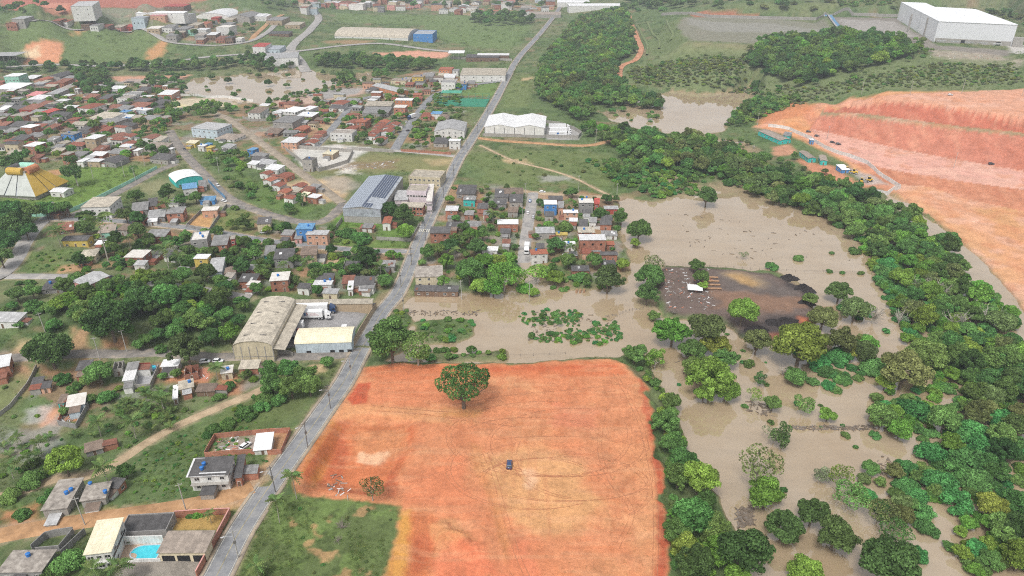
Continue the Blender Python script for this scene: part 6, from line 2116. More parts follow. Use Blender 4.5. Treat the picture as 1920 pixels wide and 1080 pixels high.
# ------------------------------------------------------------------ sports court
plain('court_green', (.035, .22, .13), .8, .12, .3)
plain('fence_green', (.06, .30, .24), .6)
cq = [at(a, b) for a, b in [(826, 185), (918, 187), (910, 201), (815, 199)]]
court = empty('sports_court', tuple(np.mean(cq, 0)))
tag(court, 'green surfaced sports court with net fence beside the main road', 'sports court')
cz = max(p[2] for p in cq) + .15
L_ = [(p[0] - court.location[0], p[1] - court.location[1], cz - court.location[2]) for p in cq]
link('surface', mesh_np('surface', L_ + [(x, y, z - 1.5) for x, y, z in L_], [(3, 2, 1, 0), (0, 1, 5, 4), (1, 2, 6, 5), (2, 3, 7, 6), (3, 0, 4, 7)], ['court_green']), court)
for i in range(4):
    p, q = Vector(L_[i]), Vector(L_[(i + 1) % 4])
    n = max(2, int((q - p).length / 6))
    for k in range(n):
        s = p + (q - p) * k / n
        e = p + (q - p) * (k + 1) / n
        MB().tube(s, s + Vector((0, 0, 5)), .12).build('post', 'fence_green', court)
        MB().tube(s + Vector((0, 0, 4.9)), e + Vector((0, 0, 4.9)), .07, n=4).tube(s + Vector((0, 0, 1.1)), e + Vector((0, 0, 1.1)), .07, n=4).build('rail', 'fence_green', court)

# zebra crossing
L = ROAD_L['main_road']
zc = at(797, 433)
i0 = int(np.argmin(np.hypot(L[:, 0] - zc[0], L[:, 1] - zc[1])))
T = L[i0 + 1, :2] - L[i0 - 1, :2]
T /= np.linalg.norm(T)
zeb = empty('zebra_crossing', (L[i0, 0], L[i0, 1], L[i0, 2] + .13), math.atan2(T[1], T[0]))
tag(zeb, 'white painted zebra crossing on the main road', 'crossing', kind='structure')
del zeb['category']
for k in range(6):
    MB().box(-2.2, 2.2, -2.9 + k, -2.4 + k, -.02, 0).build('stripe', 'road_paint', zeb)

# ------------------------------------------------------------------ poles
plain('pole_concrete', (.42, .40, .37), .85, .08)
plain('pole_dark', (.16, .15, .14), .7, .08)
plain('lamp_metal', (.55, .55, .56), .4)


def lamp_proto(mat, lamp=True):
    r = empty('street_lamp' if lamp else 'utility_pole', (0, 0, 0))
    MB().tube((0, 0, -.5), (0, 0, 10), .17, .11, 8).build('pole', mat, r)
    MB().box(-.9, .9, -.06, .06, 9.3, 9.45).build('crossarm', mat, r)
    for x in (-.8, 0, .8):
        MB().tube((x, 0, 9.45), (x, 0, 9.7), .06, .04, 5).build('insulator', 'lamp_metal', r)
    if lamp:
        MB().tube((0, 0, 7.8), (-2.1, 0, 8.6), .05, .04, 5).build('arm', 'lamp_metal', r)
        MB().box(-2.9, -2.0, -.14, .14, 8.5, 8.66).build('lamp_head', 'lamp_metal', r)
        MB().box(-.35, .35, -.3, -.1, 5.6, 6.5).build('transformer_box', 'pole_dark', r)
    return r


lampA, lampB = lamp_proto('pole_concrete'), lamp_proto('pole_concrete', False)
lampD = lamp_proto('pole_dark')
POLES = [
    (447, 1047, lampA, 'concrete street lamp opposite the pool villa'), (517, 924, lampD, 'dark street lamp beside the two tall palms'), (577, 839, lampD, 'dark street lamp beside the walled yard'), (620, 767, lampD, 'dark street lamp beside the red earth heap'),
    (659, 712, lampA, 'concrete street lamp left of the red plot corner'), (757, 586, lampA, 'concrete pole at the flooded end of the main road'), (866, 562, lampB, 'pole standing in the flood before the trees'), (992, 566, lampB, 'thin pole standing in the flood below the green trees'),
    (238, 660, lampB, 'leaning utility pole below the wood'), (188, 675, lampB, 'utility pole at the street by the round tree'), (87, 628, lampB, 'short pole in the bushes left of the wood'), (160, 985, lampB, 'thin pole behind the villa on the earth track'), (349, 958, lampB, 'thin pole at the back of the villa garden'),
    (772, 498, lampD, 'dark street lamp above the flood on the main road'), (752, 538, lampD, 'dark street lamp near the flooded road'), (798, 452, lampD, 'dark street lamp at the zebra crossing'), (832, 372, lampD, 'dark lamp beside the brick house with white roof'), (851, 335, lampD, 'dark lamp beside the cream office block'), (876, 285, lampD, 'dark lamp beside the dry field'), (895, 250, lampD, 'dark lamp left of the white double warehouse'), (915, 220, lampD, 'dark lamp near the sports court corner'),
    (108, 410, lampB, 'utility pole at the green wall corner'), (72, 415, lampB, 'utility pole at the top of the paved corner street'), (256, 345, lampB, 'pole on the lawn by the green wall'), (175, 335, lampB, 'tall pole on the park lawn'), (147, 350, lampB, 'floodlight pole near the tent-roofed hall'), (234, 332, lampB, 'slim pole at the park lawn edge'), (272, 310, lampB, 'utility pole above the park, left of the curved road'), (304, 315, lampB, 'utility pole where lane and curved road meet'), (361, 310, lampB, 'utility pole beside the start of the curved road'), (411, 325, lampB, 'utility pole in the shrubs by the curved road'),
    (505, 268, lampB, 'utility pole at the sandy street wall'), (980, 418, lampB, 'utility pole at the flooded street, upper end'), (986, 372, lampB, 'utility pole by the brown gabled roof'), (1156, 372, lampB, 'pole at the corner of the lake and lane'), (1085, 360, lampB, 'pole behind the tall grey house'), (1420, 236, lampB, 'tall pole at the start of the red works road'), (1706, 178, lampB, 'tall pale pole beside the upper red road, left of the shrub'), (1803, 175, lampB, 'tall pale pole beside the small white car'), (1916, 180, lampB, 'tall pale pole at the right edge above the cutting'),
    (1788, 315, lampB, 'white pole on the pink works road'), (1550, 262, lampB, 'white pole on the works road near the huts'), (1615, 178, lampB, 'pale pole in the scrub above the red road'), (1117, 268, lampB, 'pole at the end of the lane by the wood'), (750, 276, lampB, 'pole at the corner of cross street and middle street'), (893, 165, lampB, 'pole beside the lawn below the blue store'),
]
used = set()
for x, y, pr, lab in POLES:
    p = at(x, y)
    if pr.name in used:
        o = copy_tree(pr)
    else:
        o = pr
        used.add(pr.name)
    o.location = (p[0], p[1], p[2])
    o.rotation_euler = (R(random.uniform(-1.5, 1.5)), R(random.uniform(-1.5, 1.5)), R(25 + random.uniform(-10, 10)))
    if pr is lampB and p[1] > 420:
        o.scale = (1, 1, 1.1)
    tag(o, lab, 'street lamp' if pr is not lampB else 'utility pole', 'poles along the streets')

MR = [at(a, b) for a, b in [(447, 1047), (517, 924), (577, 839), (620, 767), (659, 712), (757, 586)]]
WN = ['villa and the two palms', 'palms and the walled yard', 'walled yard and the red heap', 'red heap and the plot corner', 'plot corner and the flooded road']
for (a, b, wnm) in zip(MR[:-1], MR[1:], WN):
    wr_ = empty('power_line', (a[0], a[1], a[2]))
    tag(wr_, 'sagging power wires over the main road between the ' + wnm, 'power line', 'wires along the main road')
    for off in (-.8, 0, .8):
        d = np.array(b) - np.array(a)
        nn = np.array([d[1], -d[0], 0]) / np.linalg.norm(d[:2]) * off
        P_ = [nn + d * t_ + np.array([0, 0, 9.7 - 1.4 * 4 * t_ * (1 - t_) * .6]) for t_ in np.linspace(0, 1, 9)]
        m = MB()
        for u, v in zip(P_[:-1], P_[1:]):
            m.tube(u, v, .03, n=3, cap=False)
        m.build('wire', 'pole_dark', wr_)

# fence posts in the flood
plain('old_post', (.20, .17, .145), .9)
for pts, lab, sp in [([(1232, 497), (1330, 500), (1440, 507), (1560, 511), (1670, 516)], 'low post fence standing in the lake behind the scrap yard', 4.0), ([(1162, 590), (1180, 583), (1206, 580)], 'short wooden fence at the flood beside the scrap yard', 1.6), ([(480, 200), (560, 186), (640, 176), (690, 170)], 'white post fence along the plaza by the flood pond', 6.0), ([(870, 672), (950, 668), (1000, 667), (1060, 664)], 'thin post fence in the flood behind the red plot', 4.5)]:
    P = np.array([at(a, b) for a, b in pts])
    L = smooth_line(P[:, :2], sp)
    r = empty('post_fence', (L[0, 0], L[0, 1], 0))
    tag(r, lab, 'fence')
    me = MB().tube((0, 0, -1), (0, 0, 1.2), .09, .07, 5).mesh('post', ['old_post' if 'white' not in lab else 'wall_white'])
    for k, q in enumerate(L):
        link('post', me, r, (q[0] - L[0, 0], q[1] - L[0, 1], max(0, float(hgt(*q)))), 0)
        if k < len(L) - 1:
            e = L[k + 1]
            z0, z1 = max(0, float(hgt(*q))), max(0, float(hgt(*e)))
            MB().tube((q[0] - L[0, 0], q[1] - L[0, 1], z0 + .8), (e[0] - L[0, 0], e[1] - L[0, 1], z1 + .8), .03, n=4).build('rail', 'old_post', r)
# ------------------------------------------------------------------ vegetation
def leaf_mat(name, c, hue=.032):
    t = NT(name)
    t.t.nodes.remove(t.b)
    at_ = t.n('VertexColor', layer_name='leaf')
    oi = t.n('ObjectInfo')
    hs = t.n('HueSaturation')
    hs.inputs['Color'].default_value = (*c, 1)
    mr = t.n('MapRange')
    mr.inputs['To Min'].default_value = .5 - hue
    mr.inputs['To Max'].default_value = .5 + hue
    t.l(oi.outputs['Random'], mr.inputs['Value'])
    t.l(mr.outputs[0], hs.inputs['Hue'])
    mv = t.n('MapRange')
    mv.inputs['To Min'].default_value = .70
    mv.inputs['To Max'].default_value = 1.28
    wn_ = t.n('TexWhiteNoise', noise_dimensions='1D')
    t.l(oi.outputs['Random'], wn_.inputs['W'])
    t.l(wn_.outputs['Value'], mv.inputs['Value'])
    t.l(mv.outputs[0], hs.inputs['Value'])
    c2 = t.mix(1.0, hs.outputs[0], at_.outputs['Color'], 'MULTIPLY')
    df, tr, ad = t.n('BsdfDiffuse'), t.n('BsdfTranslucent'), t.n('MixShader')
    t.l(c2, df.inputs['Color'])
    t.l(c2, tr.inputs['Color'])
    ad.inputs[0].default_value = .35
    t.l(df.outputs[0], ad.inputs[1])
    t.l(tr.outputs[0], ad.inputs[2])
    t.l(ad.outputs[0], t.out.inputs['Surface'])


LEAFC = {'mid': (.16, .285, .082), 'dark': (.112, .20, .064), 'bright': (.21, .36, .07), 'olive': (.195, .245, .09), 'yellow': (.245, .325, .068), 'vine': (.125, .32, .098), 'pale': (.25, .28, .16), 'palm': (.16, .24, .08), 'grey': (.30, .27, .23)}
for k, c in LEAFC.items():
    leaf_mat('leaf_' + k, c)
plain('bark', (.16, .125, .095), .9, .15, 2)
plain('pale_bark', (.38, .35, .30), .9, .12, 2)
r_ = np.random.default_rng(3)


def unit(n, zmin=-1.0):
    v = r_.normal(size=(n * 5 + 30, 3))
    v /= np.linalg.norm(v, axis=1)[:, None]
    return v[v[:, 2] > zmin][:n]


def leaves(P, N, size, jit, shade):
    """kite-shaped leaves (two triangles) at P, facing about N"""
    n = len(P)
    N = N + r_.normal(size=(n, 3)) * jit
    N /= np.linalg.norm(N, axis=1)[:, None] + 1e-9
    A = np.cross(N, r_.normal(size=(n, 3)))
    A /= np.linalg.norm(A, axis=1)[:, None] + 1e-9
    B = np.cross(N, A)
    s = size * r_.uniform(.6, 1.35, n)[:, None]
    V = np.stack([P - A * s, P - B * s * .62 + N * s * .12, P + A * s, P + B * s * .62 + N * s * .12], 1).reshape(-1, 3)
    F = np.arange(n * 4).reshape(-1, 4)
    F = np.concatenate([F[:, [0, 1, 2]], F[:, [0, 2, 3]]])
    C = np.repeat(shade, 4)
    return V, F, C


def crown_mesh(name, clumps, per, size, jit=.55, zlow=-.45, core=True):
    Vs, Fs, Cs, n0 = [], [], [], 0
    cen = np.array([c[:3] for c in clumps])
    rad = np.array([c[3] for c in clumps])
    for i, (x, y, z, rr) in enumerate(clumps):
        d = unit(int(per * (rr / rad.mean()) ** 2), zlow)
        P = np.array([x, y, z]) + d * rr * r_.uniform(.82, 1.06, len(d))[:, None] * np.array([1, 1, .85])
        dist = np.linalg.norm(P[:, None] - cen[None], axis=2) / rad[None]
        dist[:, i] = 9
        keep = dist.min(1) > .80
        P, d = P[keep], d[keep]
        if not len(P):
            continue
        sh = r_.uniform(.68, 1.22) * r_.uniform(.55, 1.45, len(P))
        V, F, C = leaves(P, d, size, jit, sh)
        Vs.append(V)
        Fs.append(F + n0)
        Cs.append(C)
        n0 += len(V)
        if core:
            bm = bmesh.new()
            bmesh.ops.create_icosphere(bm, subdivisions=1, radius=rr * .78)
            v = np.array([q.co for q in bm.verts]) * np.array([1, 1, .85]) + np.array([x, y, z])
            f = np.array([[q.index for q in p.verts] for p in bm.faces])
            bm.free()
            Vs.append(v)
            Fs.append(f + n0)
            Cs.append(np.full(len(v), .72))
            n0 += len(v)
    V, F, C = np.concatenate(Vs), np.concatenate(Fs), np.concatenate(Cs)
    me = mesh_np(name, V, F, ['leaf_mid'])
    ca = me.color_attributes.new('leaf', 'FLOAT_COLOR', 'POINT')
    cc = np.ones((len(V), 4), np.float32)
    cc[:, :3] = C[:, None]
    ca.data.foreach_set('color', cc.ravel())
    return me


def dome(n, rx, rz, zc, rr, zmin=-.25, inner=.66):
    out = []
    for k in range(n):
        d = unit(1, zmin)[0]
        q = r_.uniform(inner, 1.0)
        r = r_.uniform(*rr)
        out.append((d[0] * (rx - r) * q, d[1] * (rx - r) * q, zc + d[2] * (rz - r) * q, r))
    return out


def limbs(name, h, r0, n, spread, top, mat, lean=0.0):
    m = MB()
    m.tube((0, 0, -.25), (lean * .5, 0, h * .55), r0, r0 * .75, 7)
    m.tube((lean * .5, 0, h * .55), (lean, 0, h), r0 * .75, r0 * .6, 7)
    for k in range(n):
        a = 2 * math.pi * (k + r_.uniform(0, .6)) / n
        e = Vector((lean + math.cos(a) * spread * r_.uniform(.6, 1), math.sin(a) * spread * r_.uniform(.6, 1), top * r_.uniform(.85, 1.1)))
        b = Vector((lean, 0, h * r_.uniform(.75, 1.0)))
        mid = b.lerp(e, .5) + Vector((0, 0, -.06 * spread))
        m.tube(b, mid, r0 * .5, r0 * .32, 5)
        m.tube(mid, e, r0 * .32, r0 * .1, 5)
        e2 = mid + Vector((r_.uniform(-.4, .4) * spread, r_.uniform(-.4, .4) * spread, r_.uniform(.15, .35)))
        m.tube(mid, e2, r0 * .25, r0 * .08, 4)
    return m.mesh(name, [mat])


PROTO = {}     # kind -> list of (crown mesh, trunk mesh, crown centre height) with crown radius 1
PROTO['R'] = []
for k in range(7):
    if k < 3:
        cl = dome(44, 1.0, .78, .95, (.16, .30), -.35)
    elif k < 5:      # several leaders: an uneven, lobed crown
        cl = []
        for q in range(5):
            a, d, s = 1.257 * q + r_.uniform(-.4, .4), r_.uniform(.3, .55), r_.uniform(.42, .6)
            cl += [(x + math.cos(a) * d, y + math.sin(a) * d, z, r) for x, y, z, r in dome(8, s, s * .9, r_.uniform(.75, 1.15), (.14, .26), -.4)]
    else:            # taller, ragged
        cl = dome(26, .95, 1.0, 1.05, (.16, .36), -.5, .5) + dome(8, 1.12, .6, .9, (.10, .18), -.2, .9)
    PROTO['R'].append((crown_mesh('crown', cl, 190, .05), limbs('trunk', .55, .075, 5, .5, .95, 'bark'), .95))
PROTO['B'] = []
for k in range(2):
    cl = [(x, y, z, r) for x, y, z, r in dome(44, 1.0, .42, 1.0, (.15, .25), -.2, .55)]
    PROTO['B'].append((crown_mesh('crown', cl, 110, .042, .8, -.6, core=False), limbs('trunk', .5, .05, 7, .72, 1.0, 'pale_bark', .05), 1.0))
PROTO['I'] = []
for k in range(3):
    cl = [(x, y, z, r) for x, y, z, r in dome(17, 1.0, 1.0, 1.35, (.2, .36), -.8, .7)]
    PROTO['I'].append((crown_mesh('crown', cl, 170, .055, .7, -.7, core=False), limbs('trunk', .9, .055, 6, .6, 1.5, 'pale_bark'), 1.35))
PROTO['M'] = []
for k in range(3):
    cl = [(x, y, max(z, .05), r) for x, y, z, r in dome(20, 1.0, .72, .16, (.22, .36), -.05)]
    PROTO['M'].append((crown_mesh('foliage', cl, 240, .055, .5, -.2), None, .3))
PROTO['S'] = []
for k in range(2):
    cl = [(x, y, z, r) for x, y, z, r in dome(16, 1.0, .75, 1.3, (.18, .32), -.5, .6)]
    PROTO['S'].append((crown_mesh('crown', cl, 75, .052, .9, -.8, core=False), limbs('trunk', .8, .045, 8, .7, 1.55, 'pale_bark'), 1.3))
cl = [c for c in dome(60, 1.0, .52, 1.02, (.12, .21), -.25, .5)]
PROTO['L'] = [(crown_mesh('crown', cl, 190, .030, .8, -.7, core=False), limbs('trunk', .45, .075, 9, .78, .98, 'bark', .03), .98)]
_bare = MB()
for k in range(16):
    a = r_.uniform(0, 6.28)
    e = Vector((math.cos(a) * r_.uniform(.3, .95), math.sin(a) * r_.uniform(.3, .95), r_.uniform(.8, 1.7)))
    b = Vector((0, 0, r_.uniform(.2, .6)))
    mid = b.lerp(e, .5)
    _bare.tube(b, mid, .03, .02, 4)
    _bare.tube(mid, e, .02, .008, 4)
    for q in range(4):
        s = mid.lerp(e, r_.uniform(0, .9))
        _bare.tube(s, s + Vector((r_.uniform(-.3, .3), r_.uniform(-.3, .3), r_.uniform(.05, .3))), .012, .005, 3)
PROTO['D'] = [(_bare.mesh('branches', ['pale_bark']), limbs('trunk', .6, .05, 3, .3, .8, 'pale_bark'), 1.0)]


def frond_mesh(L, droop, wid):
    V, F, C = [], [], []
    n = 7
    for k in range(n):
        t0 = k / n
        x0 = L * t0
        z0 = .28 * L * math.sin(t0 * 2.0) - droop * L * t0 * t0
        w = wid * math.sin(math.pi * min(1, t0 * .85 + .15)) * (1 if k else .3)
        for s in (-1, 1):
            i = len(V)
            dx = L / n * .95
            V += [(x0, 0, z0), (x0 + dx, 0, z0 + .01), (x0 + dx * 1.7, s * w, z0 - w * .35), (x0 + dx * 1.1, s * w * .9, z0 - w * .4)]
            F.append((i, i + 1, i + 2, i + 3))
            C += [.95 + .2 * r_.uniform(-1, 1)] * 4
    me = mesh_np('frond', V, np.array(F), ['leaf_palm'])
    ca = me.color_attributes.new('leaf', 'FLOAT_COLOR', 'POINT')
    cc = np.ones((len(V), 4), np.float32)
    cc[:, :3] = np.array(C)[:, None]
    ca.data.foreach_set('color', cc.ravel())
    return me


FROND = [frond_mesh(1.0, .62, .30), frond_mesh(1.0, .9, .27)]
BANANA = [frond_mesh(1.05, .45, .34)]
PALMTRUNK = MB().tube((0, 0, -.3), (.05, 0, .9), .045, .035, 7).tube((.05, 0, .9), (.08, 0, 1.9), .035, .028, 7).mesh('trunk', ['pale_bark'])
BANANATRUNK = MB().tube((0, 0, -.2), (0, 0, .5), .06, .045, 6).mesh('stem', ['leaf_palm'])
_ca = BANANATRUNK.color_attributes.new('leaf', 'FLOAT_COLOR', 'POINT')
_ca.data.foreach_set('color', np.ones(len(BANANATRUNK.vertices) * 4, np.float32))
TREES = []


def set_mat(o, m):
    o.material_slots[0].link = 'OBJECT'
    o.material_slots[0].material = MATS[m]


def place_tree(pos, Rr, kind, tone, area, label=None, zs=1.0):
    rz = random.random() * 6.28
    pos = (pos[0], pos[1], pos[2])
    px = float(project(np.array(pos))[0])
    if kind in 'PN':
        r = empty('palm_tree' if kind == 'P' else 'banana_plant', pos, rz)
        r.scale = (Rr, Rr, Rr * zs)
        hi = 1.65 if kind == 'P' and label and 'tall' in label else 1.0
        link('trunk' if kind == 'P' else 'stem', PALMTRUNK if kind == 'P' else BANANATRUNK, r, scale=(1, 1, hi))
        n = 15 if kind == 'P' else 8
        for k in range(n):
            o = link('frond' if kind == 'P' else 'leaf', (FROND if kind == 'P' else BANANA)[k % (2 if kind == 'P' else 1)], r, (.08, 0, 1.88 * hi) if kind == 'P' else (0, 0, .48))
            o.rotation_euler = (0, R(random.uniform(-42, 22)) if kind == 'P' else R(random.uniform(-55, -5)), 2 * math.pi * k / n + random.uniform(-.2, .2))
        word, cat = ('palm', 'palm tree') if kind == 'P' else ('banana plant', 'banana plant')
    elif kind == 'M':
        me, _, zc = random.choice(PROTO['M'])
        r = link('bush', me, None, pos, rz, (Rr, Rr * random.uniform(.85, 1.15), Rr * zs))
        set_mat(r, 'leaf_' + tone)
        word, cat = 'bush', 'bush'
    else:
        me, tr, zc = random.choice(PROTO[kind])
        r = empty('tree', pos, rz)
        r.scale = (Rr, Rr * random.uniform(.9, 1.1), Rr * zs)
        link('trunk', tr, r)
        c = link('crown', me, r)
        if kind != 'D':
            set_mat(c, 'leaf_' + tone)
        word, cat = {'R': 'dense round tree', 'L': 'spreading tree', 'B': 'spreading tree', 'I': 'irregular tree', 'S': 'thin light tree', 'D': 'bare grey tree'}[kind], 'tree'
    tw = {'mid': 'green', 'dark': 'dark green', 'bright': 'bright green', 'olive': 'olive', 'yellow': 'yellow green', 'vine': 'vine covered', 'pale': 'pale', 'palm': 'green', 'grey': 'grey'}[tone]
    r['category'] = cat
    if kind == 'D':
        tw = ''
    TREES.append([r, label, ('%s %s' % (tw, word)).strip(), area, px, Rr])
    return r


ZC = {'R': .95, 'L': .9, 'B': 1.0, 'I': 1.35, 'M': .3, 'S': 1.3, 'D': 1.0, 'P': 1.85, 'N': .7}
TONE = {'m': 'mid', 'd': 'dark', 'b': 'bright', 'o': 'olive', 'y': 'yellow', 'v': 'vine', 'p': 'pale', 'g': 'grey'}
KEEP = []


def tree_px(x, y, w, code, area, label=None):
    kind, tone = code[0], TONE.get(code[1:2], 'mid')
    if kind in 'PN':
        tone = 'palm'
    p = at(x, y, 4)
    Rr = w / 2 * mpp(p)
    zs = random.uniform(.88, 1.1)
    p = at(x, y, ZC[kind] * Rr * zs * (1.65 if kind == 'P' and label and 'tall' in label else 1))
    z = float(hgt(p[0], p[1]))
    KEEP.append((p[0], p[1], Rr))
    return place_tree((p[0], p[1], max(z, -.8 if kind != 'M' else -.12)), Rr, kind, tone, area, label, zs)


def trees(txt, area):
    for it in txt.split(';'):
        f = it.split('|')[0].split()
        if not f:
            continue
        lab = it.split('|')[1].strip() if '|' in it else None
        tree_px(float(f[1]), float(f[2]), float(f[3]), f[0], area, lab)


random.seed(5)
trees('''Lm 868 722 112|big lone spreading tree standing on the red earth plot; So 696 912 52|small tree at the corner of grass and red plot; P 549 893 40|tall palm at the edge of the red plot, the taller of two; P 516 940 38|tall palm beside the road on the grass field, lower of two; P 481 1060 40|palm at the bottom edge of the grass field;
Rm 733 641 96|large dense tree on the road side of the flood; Im 782 648 62|smaller tree joined to the large one by the flooded road''', '')
trees('''Rd 1213 550 52;Rm 1226 590 28;Rb 1262 618 80;Ro 1325 612 88;Rm 1298 652 66;Ry 1345 645 66;Rm 1303 686 56;Rm 1362 668 56;Ry 1335 706 96;Ry 1362 728 60;Rb 1320 735 50;Ry 1393 583 62|round yellow green tree on the scrap yard;Rm 1190 661 52;Ib 1230 668 46;Mm 1215 708 28;Mm 1240 731 20;Mm 1200 692 18;
Rm 1258 752 44;Rm 1248 792 60;Ro 1420 640 60;Mm 1406 682 28;Id 1428 706 30;Sb 1415 738 38;Rd 1575 545 54|dark round tree standing in the lake behind the scrap yard;Rm 1519 560 34;Ro 1545 592 60;Ro 1605 577 62;Dg 1642 582 56|bare grey tree among the vines;Ry 1503 642 108|broad yellow green tree at the scrap yard edge;Ro 1580 634 72;Rb 1630 640 42;Ro 1622 655 52;Ry 1595 657 38;
Mv 1575 668 60;Mv 1530 676 58;Rm 1492 703 46;Mv 1550 697 42;Mv 1555 722 36;Rm 1450 752 42;Im 1508 752 44;Rb 1553 774 42|round bright tree alone in the flood;Sp 1455 806 52;Mv 1640 690 64;Ro 1698 690 92;Rb 1662 712 44;Rm 1740 662 84;Rm 1655 778 64;Mv 1710 765 76;Rb 1690 800 52;Dg 1470 690 34;Dg 1690 590 40;
Rm 1262 830 58;Rm 1280 862 60;Rm 1272 893 60;Rb 1310 900 80;Rm 1322 940 56;Rm 1300 968 86;Rm 1268 995 58;Rm 1335 988 70;Ry 1290 1030 70;Rd 1302 1052 84;Rb 1352 1035 74;Rd 1395 1042 110;Rb 1382 1080 60;So 1425 862 92|wide airy olive tree in the flood;Rb 1437 926 76|rounded bright yellow green tree beside the drift debris;
Rd 1525 957 76;Rd 1470 984 82|dark tree with bright young shoots in the flood;Rd 1566 1002 90|large dark round tree in the flood;Ip 1543 884 42;Sb 1582 886 56;Bm 1600 925 84;Bo 1652 950 74;Bm 1680 988 72;Rd 1670 1052 128|largest dark tree at the bottom edge of the flood;Rb 1510 1070 80;Mv 1730 960 54;Mv 1736 990 54;Ry 1865 945 62|pale yellow green tree in the right-hand wood;Id 1470 812 52;
Mv 1640 815 30;Mm 1585 815 22;Mm 1605 838 14;Mv 1455 930 30;Mm 1470 918 20;Mm 1503 1042 16;Mm 1790 880 60;Mv 1700 880 60;Mv 1745 850 70;Mv 1760 905 90;Mv 1820 870 90;Mv 1840 830 80;Mv 1700 910 60;Mv 1790 940 80;Mv 1830 900 80;Mv 1720 930 60;Mv 1720 1040 50;Mm 1830 1060 60''', 'standing in the flood')
trees('''Rm 1165 408 34|round tree at the lake corner of the village;Rm 1198 428 56|spreading tree in the lake beside the village;Rb 1190 454 24|little round tree in the lake in front of the spreading one;Sm 1395 474 20|tiny tree alone in the lake;Rm 1306 497 34;Rm 1315 518 36;Rb 1318 534 24;So 1225 488 42;Rm 1220 516 60;Rb 1168 495 28;Ro 1140 522 62;Rm 1115 487 36;Rm 1066 488 38;Rd 1042 458 38;P 1070 464 26;Rd 1325 367 46|dark round tree on the far bank of the lake;
Mm 1498 484 26|small bush alone in the lake;Mm 1602 470 30;Mm 1560 474 14;Mm 1446 499 34;Mm 1555 508 16;Mm 1615 512 16;Mm 1660 525 24;Mm 1580 511 14;Bb 970 520 44;Bb 1005 508 60|bright flat-topped tree where the street enters the flood;Bb 945 512 84|wide bright green tree at the flooded gardens;Rb 925 535 50;Rb 900 535 44;Mb 985 540 40;Rb 1040 520 40;Mm 1090 520 40;Rb 1000 545 26;
Rm 802 474 34;Rm 822 466 40;Rd 842 460 44;Rm 862 448 44;Rb 882 438 40;Rd 892 462 46;Rm 880 507 62;Rb 836 490 36;Rm 792 492 20;Ib 833 527 28;Rb 843 373 20;Rb 910 490 44;Rb 935 490 40;Rm 900 515 40;Rb 955 485 36;P 852 470 26;Rm 965 505 30;Rd 870 425 30;Rm 905 440 26;Rm 920 425 20;P 925 400 28;Mm 975 395 24;Mm 1010 410 20;Mb 1028 420 24;Rm 1073 360 24;Rd 1138 372 26;Rm 1012 378 16;Mm 1060 425 40;Rm 1125 400 30''', 'by the flood village')
trees('''Rd 686 484 48;Rb 733 477 24;Rb 748 481 16;Ro 655 507 22;Ro 685 511 24;P 713 500 32;Rm 722 526 36;Rd 730 393 44|dark tree beside the lilac factory, left of two;Rd 756 403 46|dark tree beside the lilac factory, right of two;Rb 760 434 38;Im 791 411 14;Mm 650 437 40;Mm 675 447 50;P 575 489 28;Mm 590 500 36;Rm 254 367 34;Rd 313 363 36;Rm 340 374 28;Rm 367 369 28;P 309 381 32;Rd 235 402 38;P 181 412 54|tall palm beside the village street;Rd 161 404 38;Rd 160 426 42;P 105 433 36;
Rd 256 411 36;Rd 256 431 38;Rb 182 444 22;Rd 217 449 38;P 240 446 28;Rm 216 485 24;P 308 468 38;Rm 332 455 30;Mm 350 490 40;Rm 375 470 24;Rd 20 396 56;Rm 52 396 48;Rm 85 392 46;Rm 116 389 42;Rd 28 424 60;Rd 8 452 60;Rd 48 432 40;Rd 5 420 50;Rd 0 480 50;Id 136 314 48|tall dark tree alone on the park lawn;Rd 18 305 52;Rm 40 290 34;Im 250 317 20;Rd 455 500 40;Rm 478 476 34;Rm 440 470 26;Rm 490 510 30;Rd 385 510 44;
Rm 340 515 50;Rm 300 520 50;Rb 270 515 40;Rd 420 540 40;Rb 500 430 20;Mm 515 425 26;Rm 525 430 20;Mm 505 480 24;Rb 480 455 20;Mm 440 390 20;Rm 460 405 20;Im 565 370 24;Im 540 388 20;Rm 545 395 18;Mm 470 350 30;Rd 655 540 20;Rm 635 500 24;Rm 595 545 24;Rm 480 540 30;P 485 500 26;P 530 495 22;Mm 395 470 24;Mm 430 455 20;Rm 500 500 22;P 335 480 30''', 'in the left village')
trees('''Rd 91 656 90|big round dark tree over the street at the left;Rd 204 600 92|large domed tree on the wooded hill;Ro 350 656 68|olive tree bending over the street below the wood;Rd 260 560 60;Rm 310 555 60;Rm 355 550 50;Rb 228 545 28;Rd 400 565 50;Rm 420 590 44;Rm 365 600 50;Rd 300 600 50;Rb 430 625 44;Rd 395 630 44;Rm 330 620 44;Rm 275 635 40;Rd 445 600 40;Rm 180 560 40;Rb 130 555 34;Rm 150 575 40;Rd 240 580 50;Mm 100 575 50;Mm 60 575 50;Rb 187 625 24;Rd 285 575 46;Rm 340 580 46;Mm 300 655 34;Rm 260 645 26;Rd 420 550 36;Rb 380 575 30;Rm 120 535 40;Rd 30 550 46;Rm 60 545 40''', 'on the wooded hill')
